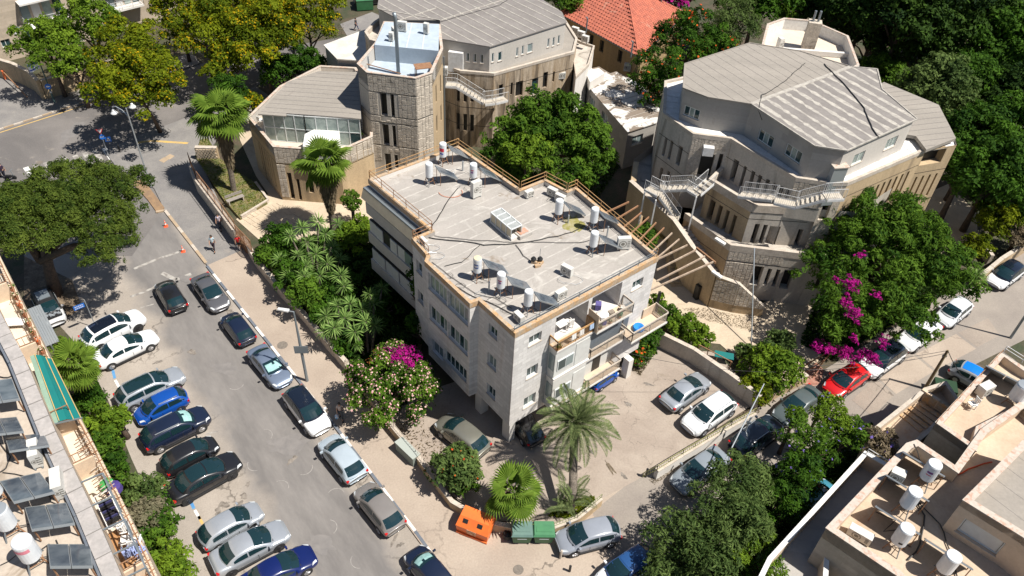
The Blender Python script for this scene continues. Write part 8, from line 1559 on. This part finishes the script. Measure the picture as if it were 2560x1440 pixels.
# greenery of the yucca garden
for x, y, z, R, H, mt, lab in ((700, 610, 1.8, 1.8, 1.8, lf_deep, 'feathery dark shrub behind the pavement wall near the gate'), (668, 645, 1.6, 1.4, 1.4, lf_green, 'green shrub leaning over the pavement wall'), (735, 700, 2, 1.9, 1.8, lf_deep, 'feathery shrub in the middle of the yucca garden'), (765, 745, 2, 1.9, 1.8, lf_green, 'broad green shrub between the two yucca groups'), (812, 790, 1.3, 1.4, 1.2, lf_deep, 'dark shrub under the lower yuccas'), (880, 602, 2.0, 1.8, 1.8, lf_bright, 'bright green shrub at the foot of the dead-leaved palm'), (905, 570, 2, 1.3, 1.3, lf_bright, 'small bright shrub by the shaded balconies'), (880, 510, 2.4, 1.1, 1.5, lf_green, 'slender green sapling on the beige path'), (850, 720, 1.5, 2.2, 1.4, lf_deep, 'dark undergrowth shrub left of the white house'), (940, 780, 1.2, 2.2, 1.3, lf_deep, 'dark undergrowth shrub below the shaded balconies'), (1000, 860, 1.0, 1.8, 1.2, lf_dark, 'very dark shrub in the house shadow'), (900, 660, 1, 1.8, 1.2, lf_dark, 'dark shrub in the shade of the north wing'), (870, 860, 1.2, 1.4, 1.2, lf_deep, 'dark shrub between the yuccas and the oleander'), (800, 640, .9, 2.2, 1.2, lf_deep, 'undergrowth shrub below the upper yuccas'), (1050, 720, 5.5, 1.2, 3.0, lf_deep, 'climber in the recess of the left house wall'), (1045, 820, 2.5, 1.0, 2.0, lf_deep, 'climber at the foot of the left house wall')):
    S_(x, y, z, R, H, mt, lab, group='shrubs of the yucca garden')
# ---- grass tufts and leaf litter
def tufts(name, pxpoly, n, mat, size, seed, z=.03):
    P_ = ccw([G(x, y, z) for x, y in pxpoly]); rs = np.random.RandomState(seed); rg_ = random.Random(seed); xs = [p.x for p in P_]; ys = [p.y for p in P_]; C = []
    while len(C) < n:
        q = Vector((rg_.uniform(min(xs), max(xs)), rg_.uniform(min(ys), max(ys))))
        if inpoly(q, P_): C.append((q.x, q.y, z + rg_.random() * size))
    C = np.array(C); return fol_obj(name, leafquads(rs, C, rs.normal(size=(n, 3)) + np.array([0, 0, .4]), size, .35), mat, rs.random(n), None, kind='stuff')
tufts('grass', [(520, 345), (548, 395), (590, 425), (650, 465), (668, 505), (600, 545), (560, 500), (520, 440), (488, 390), (500, 350)], 3000, lf_tipu, .08, 1, .3)
tufts('grass', [(1500, 1262), (1440, 1300), (1370, 1290), (1400, 1260), (1480, 1240)], 1500, lf_tipu, .12, 2, .15); tufts('weeds', [(1560, 905), (1600, 880), (1640, 880), (1600, 940)], 900, lf_brown, .1, 3, .15); tufts('weeds', [(990, 1060), (1060, 1040), (1120, 1130), (1050, 1150)], 260, fl_red if False else lf_brown, .1, 4, .15)
tufts('ground_cover', [(640, 640), (860, 560), (930, 560), (1040, 760), (1060, 960), (990, 1040), (880, 930), (760, 790)], 26000, lf_dark, .2, 5); tufts('ground_cover', [(1180, 340), (1500, 240), (1560, 400), (1480, 520), (1300, 470)], 9000, lf_dark, .2, 6); tufts('ground_cover', [(180, 860), (240, 940), (300, 1100), (330, 1200), (440, 1440), (380, 1440), (200, 1060)], 12000, lf_deep, .15, 7); tufts('ground_cover', [(1700, 1340), (1900, 1180), (2180, 1060), (2160, 1130), (1900, 1400), (1820, 1480), (1640, 1480)], 22000, lf_dark, .18, 8)
tufts('ground_cover', [(1850, -40), (2600, -40), (2600, 220), (2200, 200), (2140, 60)], 30000, lf_dark, .3, 9); tufts('ground_cover', [(2000, 860), (2080, 640), (2300, 600), (2430, 700), (2250, 800), (2080, 900)], 16000, lf_dark, .2, 10); tufts('ground_cover', [(2330, 330), (2600, 330), (2600, 560), (2440, 520), (2380, 420)], 14000, lf_dark, .25, 11)
tufts('leaf_litter', [(1890, 1010), (1900, 1030), (1636, 1212), (1622, 1200)], 2500, lf_brown, .05, 12, .15); tufts('leaf_litter', [(1700, 770), (1760, 770), (1900, 800), (1890, 830), (1760, 800)], 1200, lf_brown, .06, 13, .06); tufts('leaf_litter', [(500, 95), (860, 100), (860, 60), (500, 60)], 2000, lf_brown, .08, 14, .06)
# ---- yuccas: every rosette its own part
def rosette_mesh(seed, n=58, L=.95):
    rs = np.random.RandomState(seed); V = []
    for i in range(n):
        el = math.asin(rs.uniform(-.25, 1)) ; az = i * 2.39996 + rs.uniform(-.2, .2); l = L * rs.uniform(.75, 1.1); d = np.array([math.cos(el) * math.cos(az), math.cos(el) * math.sin(az), math.sin(el)]); t = np.array([-math.sin(az), math.cos(az), 0]) * .042
        m = d * l * .55 + np.array([0, 0, -.01]); e = d * l + np.array([0, 0, -.16 * l * math.cos(el) - .03]); V += [d * .06 - t * .5, m - t, e, m + t]
    return npmesh('rosette', np.array(V), lf_yucca, rs.random(len(V) // 4))
RM = [rosette_mesh(s) for s in (1, 2, 3)]; rgy = random.Random(21)
def yucca(label, heads, base):
    b = G(*base, 0); T = thing('yucca', label, 'plant', (b.x, b.y, 0), 'yuccas of the garden'); st = MB()
    for (x, y, z, s) in heads:
        q = G(x, y, z); put(RM[rgy.randrange(3)], 'rosette', T, TRS((q.x, q.y, z), rgy.random() * 6, rgy.uniform(-.3, .3), rgy.uniform(-.3, .3), s)); st.tube([(b.x + (q.x - b.x) * .35, b.y + (q.y - b.y) * .35, 0), (b.x + (q.x - b.x) * .7, b.y + (q.y - b.y) * .7, z * .55), (q.x, q.y, z)], [.11, .09, .07], 6)
    st.build('stem', m_palmbark, T)
yucca('tallest yucca group nearest the palm with dead leaves', [(755, 570, 3.6, 1), (795, 555, 3.8, 1.1), (725, 590, 3.2, .9), (770, 605, 3.6, 1.05), (815, 585, 3.6, 1.0), (845, 560, 3.4, .9)], (790, 690)); yucca('yucca group in the middle above the bright shrub', [(745, 640, 3.2, 1), (790, 635, 3.5, 1.1), (830, 620, 3.4, 1.05), (765, 665, 3.2, 1), (818, 660, 3.4, 1.15), (850, 650, 3.0, .95)], (800, 740)); yucca('yucca group leaning toward the house shadow', [(700, 650, 2.8, 1), (722, 690, 2.8, 1), (760, 690, 3.0, 1), (800, 690, 3.1, 1.0), (852, 690, 3.2, 1.15), (860, 716, 3.0, 1.0)], (790, 770)); yucca('yucca group nearest the street lamp', [(845, 765, 3.0, 1), (815, 790, 2.8, 1.05), (862, 795, 3.0, 1.1), (835, 820, 2.8, 1), (810, 830, 2.4, .9), (875, 760, 3.2, 1)], (850, 900)); yucca('yucca group above the pink oleander', [(905, 775, 3.2, 1.1), (935, 760, 3.2, 1.05), (915, 805, 3.1, 1.15), (938, 815, 3.0, 1.1), (888, 830, 2.8, 1), (925, 735, 3.0, .95), (955, 720, 3.0, .9)], (920, 890)); yucca('single low yucca in the shade below the group', [(888, 862, 1.6, .8), (838, 852, 1.4, .7)], (880, 880))
# ---- fan palms
def fan_mesh(seed, R=.95, dead=False):
    rs = np.random.RandomState(seed); V = []; N = 22; P0 = np.array([.95, 0, 0.])
    V += [[0, -.02, 0], [.95, -.02, .02], [.95, .02, .02], [0, .02, 0]]
    for i in range(N):
        a0, a1 = (i / N - .5) * 4.6, ((i + 1) / N - .5) * 4.6; am = (a0 + a1) / 2; r0 = R * (.62 + .1 * math.cos(am)); r1 = R * (1.0 + .12 * math.cos(am)) * rs.uniform(.9, 1.05)
        f = lambda a, r, z: P0 + np.array([math.cos(a) * r, math.sin(a) * r, z - .22 * (r / R) ** 2 * (1 - .2 * math.cos(a))])
        V += [f(am, .02, .0), f(a0, r0, 0), f(am, r0 * .98, .09), f(am, .02, .001)]; V += [f(am, .02, .0), f(am, r0 * .98, .09), f(a1, r0, 0), f(am, .02, .001)]
        V += [f(a0 + .02, r0, 0), f(am, r1, -.12), f(am, r1 * .99, -.12), f(am, r0 * .98, .09)]; V += [f(am, r0 * .98, .09), f(am, r1, -.12), f(am, r1 * .99, -.12), f(a1 - .02, r0, 0)]
    return npmesh('frond', np.array(V), lf_brown if dead else lf_fan, np.clip(rs.normal(.5, .2, len(V) // 4), 0, 1))
FM = [fan_mesh(1), fan_mesh(2), fan_mesh(3)]; DM = fan_mesh(4, dead=True)
def fanpalm(label, top, z, base, s=1.0, n=30, skirt=0, skl=2.5, seed=1, r=.22):
    rg_ = random.Random(seed); b = G(*base, 0); T = thing('fan_palm', label, 'palm', (b.x, b.y, 0), 'fan palms'); q = G(*top, z); c = Vector((q.x, q.y, z)); zb = 0
    MB().tube([(b.x, b.y, -.1), (b.x * .5 + c.x * .5, b.y * .5 + c.y * .5, z * .5), tuple(c)], [r * 1.15, r, r * .9], 10).build('trunk', m_palmbark, T)
    for i in range(n):
        f = (i + .5) / n; el = R_(78 - 128 * f ** .8) + rg_.uniform(-.1, .1); az = i * 2.39996; put(FM[i % 3], 'frond', T, Matrix.Translation(c) @ Matrix.Rotation(az, 4, 'Z') @ Matrix.Rotation(-el, 4, 'Y') @ Matrix.Rotation(rg_.uniform(-.3, .3), 4, 'X') @ Matrix.Scale(s * rg_.uniform(.7, 1.15), 4))
    for i in range(9): put(DM, 'dead_frond', T, Matrix.Translation(c) @ Matrix.Rotation(i * 2.6 + seed, 4, 'Z') @ Matrix.Rotation(R_(rg_.uniform(48, 80)), 4, 'Y') @ Matrix.Scale(s * rg_.uniform(.7, .95), 4))
    if skirt:
        rs = np.random.RandomState(seed); V = []
        for i in range(skirt):
            a = rs.uniform(0, 6.283); t = rs.uniform(0, 1); zz = z - .2 - skl * t; rr = r * 1.2 + .95 * (1.15 - t) * rs.uniform(.3, 1); l = rs.uniform(.6, 1.1); w = rs.uniform(.03, .1); o_ = np.array([math.cos(a), math.sin(a), 0]); tt = np.array([-math.sin(a), math.cos(a), 0]) * w; p = np.array([c.x + (b.x - c.x) * (t * skl / z) - b.x, c.y + (b.y - c.y) * (t * skl / z) - b.y, zz]) + o_ * rr * .55
            e = p + o_ * (rr * .35) + np.array([0, 0, -l]); V += [p - tt, e - tt * .4, e + tt * .4, p + tt]
        fol_obj('dead_leaf_skirt', np.array(V), lf_brown, rs.random(skirt), T)
    return T
fanpalm('fan palm with shaggy grey skirt standing on the planter lawn', (550, 285), 8.3, (586, 482), 1.5, 26, 1700, 4.6, 3, .24); fanpalm('fan palm with long dead-leaf skirt in front of the low wing', (812, 405), 7.8, (835, 585), 1.45, 26, 2200, 4.2, 4, .26)
fanpalm('fan palm leaning beside the teal awning', (192, 912), 6.0, (228, 1030), .95, 24, 300, 1.2, 5, .2); fanpalm('bright low fan palm behind the green bins', (1282, 1230), 3.0, (1282, 1285), 1.05, 18, 250, 1.0, 6, .2)
# ---- date palm
def date_mesh(seed, L=3.35):
    rs = np.random.RandomState(seed); V = []; n = 46
    def rc(t): return np.array([L * (t - .16 * t ** 3), 0, L * (.22 * t - .52 * t * t)])
    for k in range(8): a, b = rc(k / 8), rc((k + 1) / 8); w = .03 * (1 - k / 9); V += [a - [0, w, 0], b - [0, w, 0], b + [0, w, 0], a + [0, w, 0]]
    for i in range(n):
        t = .12 + .88 * i / n; p = rc(t); l = .62 * math.sin(math.pi * min(1, t * .82 + .18)) ** .7 * rs.uniform(.85, 1.1)
        for s in (-1, 1): d = np.array([.62, s * .75, .25]) * l; V += [p - [.022, 0, 0], p + d * .6 + [0, 0, .02], p + d + [0, 0, -.12 * l], p + d * .55 + [.05, 0, 0]]
    return npmesh('frond', np.array(V), lf_date, np.clip(rs.normal(.5, .22, len(V) // 4), 0, 1))
DP = [date_mesh(1), date_mesh(2)]; b = G(1425, 1275, 0); c = G(1440, 1062, 4.9); T = thing('date_palm', 'big grey-green date palm in the courtyard corner', 'palm', (b.x, b.y, 0)); cv = Vector((c.x, c.y, 4.9)); rgd = random.Random(5)
MB().tube([(b.x, b.y, -.1), (b.x, b.y, 2), (cv.x, cv.y, 3.6), tuple(cv)], [.3, .27, .3, .34], 12).build('trunk', m_palmbark, T)
for i in range(50): f = (i + .5) / 50; el = R_(84 - 104 * f ** .9) + rgd.uniform(-.08, .08); put(DP[i % 2], 'frond', T, Matrix.Translation(cv) @ Matrix.Rotation(i * 2.39996, 4, 'Z') @ Matrix.Rotation(-el, 4, 'Y') @ Matrix.Rotation(rgd.uniform(-.35, .35), 4, 'X') @ Matrix.Scale(rgd.uniform(.85, 1.1) * (.8 if f < .2 else 1), 4))
b2 = G(1418, 1285, 0); T = thing('young_palm', 'cluster of young palm shoots at the foot of the date palm', 'palm', (b2.x, b2.y, 0)); MB().cyl((b2.x, b2.y, 0), .15, .5, 8).build('stem', m_palmbark, T)
for i in range(26): put(DP[i % 2], 'frond', T, Matrix.Translation((b2.x + rgd.uniform(-.6, .6), b2.y + rgd.uniform(-.4, .6), rgd.uniform(.3, 1.6))) @ Matrix.Rotation(i * 2.4, 4, 'Z') @ Matrix.Rotation(-R_(rgd.uniform(25, 80)), 4, 'Y') @ Matrix.Scale(rgd.uniform(.45, .65), 4))
g = G3(1512, 1150, .16); put(DP[0], 'dry_frond', None, Matrix.Translation(g) @ Matrix.Rotation(R_(-60), 4, 'Z') @ Matrix.Diagonal((.6, .4, .2, 1))); o = bpy.context.scene.objects.get('dry_frond'); tag(o, 'dry palm frond lying on the cracked courtyard', 'palm frond'); o.material_slots[0].link = 'OBJECT'; o.material_slots[0].material = lf_brown
g = G3(2440, 690, 1.2); T = thing('banana_plant', 'long-leaved yellow-green plant at the street wall by the big tree', 'plant', (g.x, g.y, 0)); MB().cyl((g.x, g.y, 0), .1, 1.3, 8).build('stem', m_palmbark, T)
for i in range(7): put(RM[i % 3], 'leaf_spray', T, Matrix.Translation((g.x, g.y, 1.2)) @ Matrix.Rotation(i * .9, 4, 'Z') @ Matrix.Scale(1.3, 4)) if i < 2 else None
g = G3(2285, 215, 0); tag(MB().tube([g, g + Vector((0, 0, 5.8))], .05, 6).build('flag_pole', M('green_pole_flag', (.0, .3, .2))), 'thin green pole rising from the park trees', 'pole')
g = G3(2235, 170, 0); tag(MB().tube([g, g + Vector((3.2, 3.5, 7.5))], [.28, .2], 9).build('leaning_trunk', M('pale_bark', (.2, .18, .16), (.12, .1, .09), scale=3)), 'leaning pale bare trunk in front of the dark park', 'trunk')
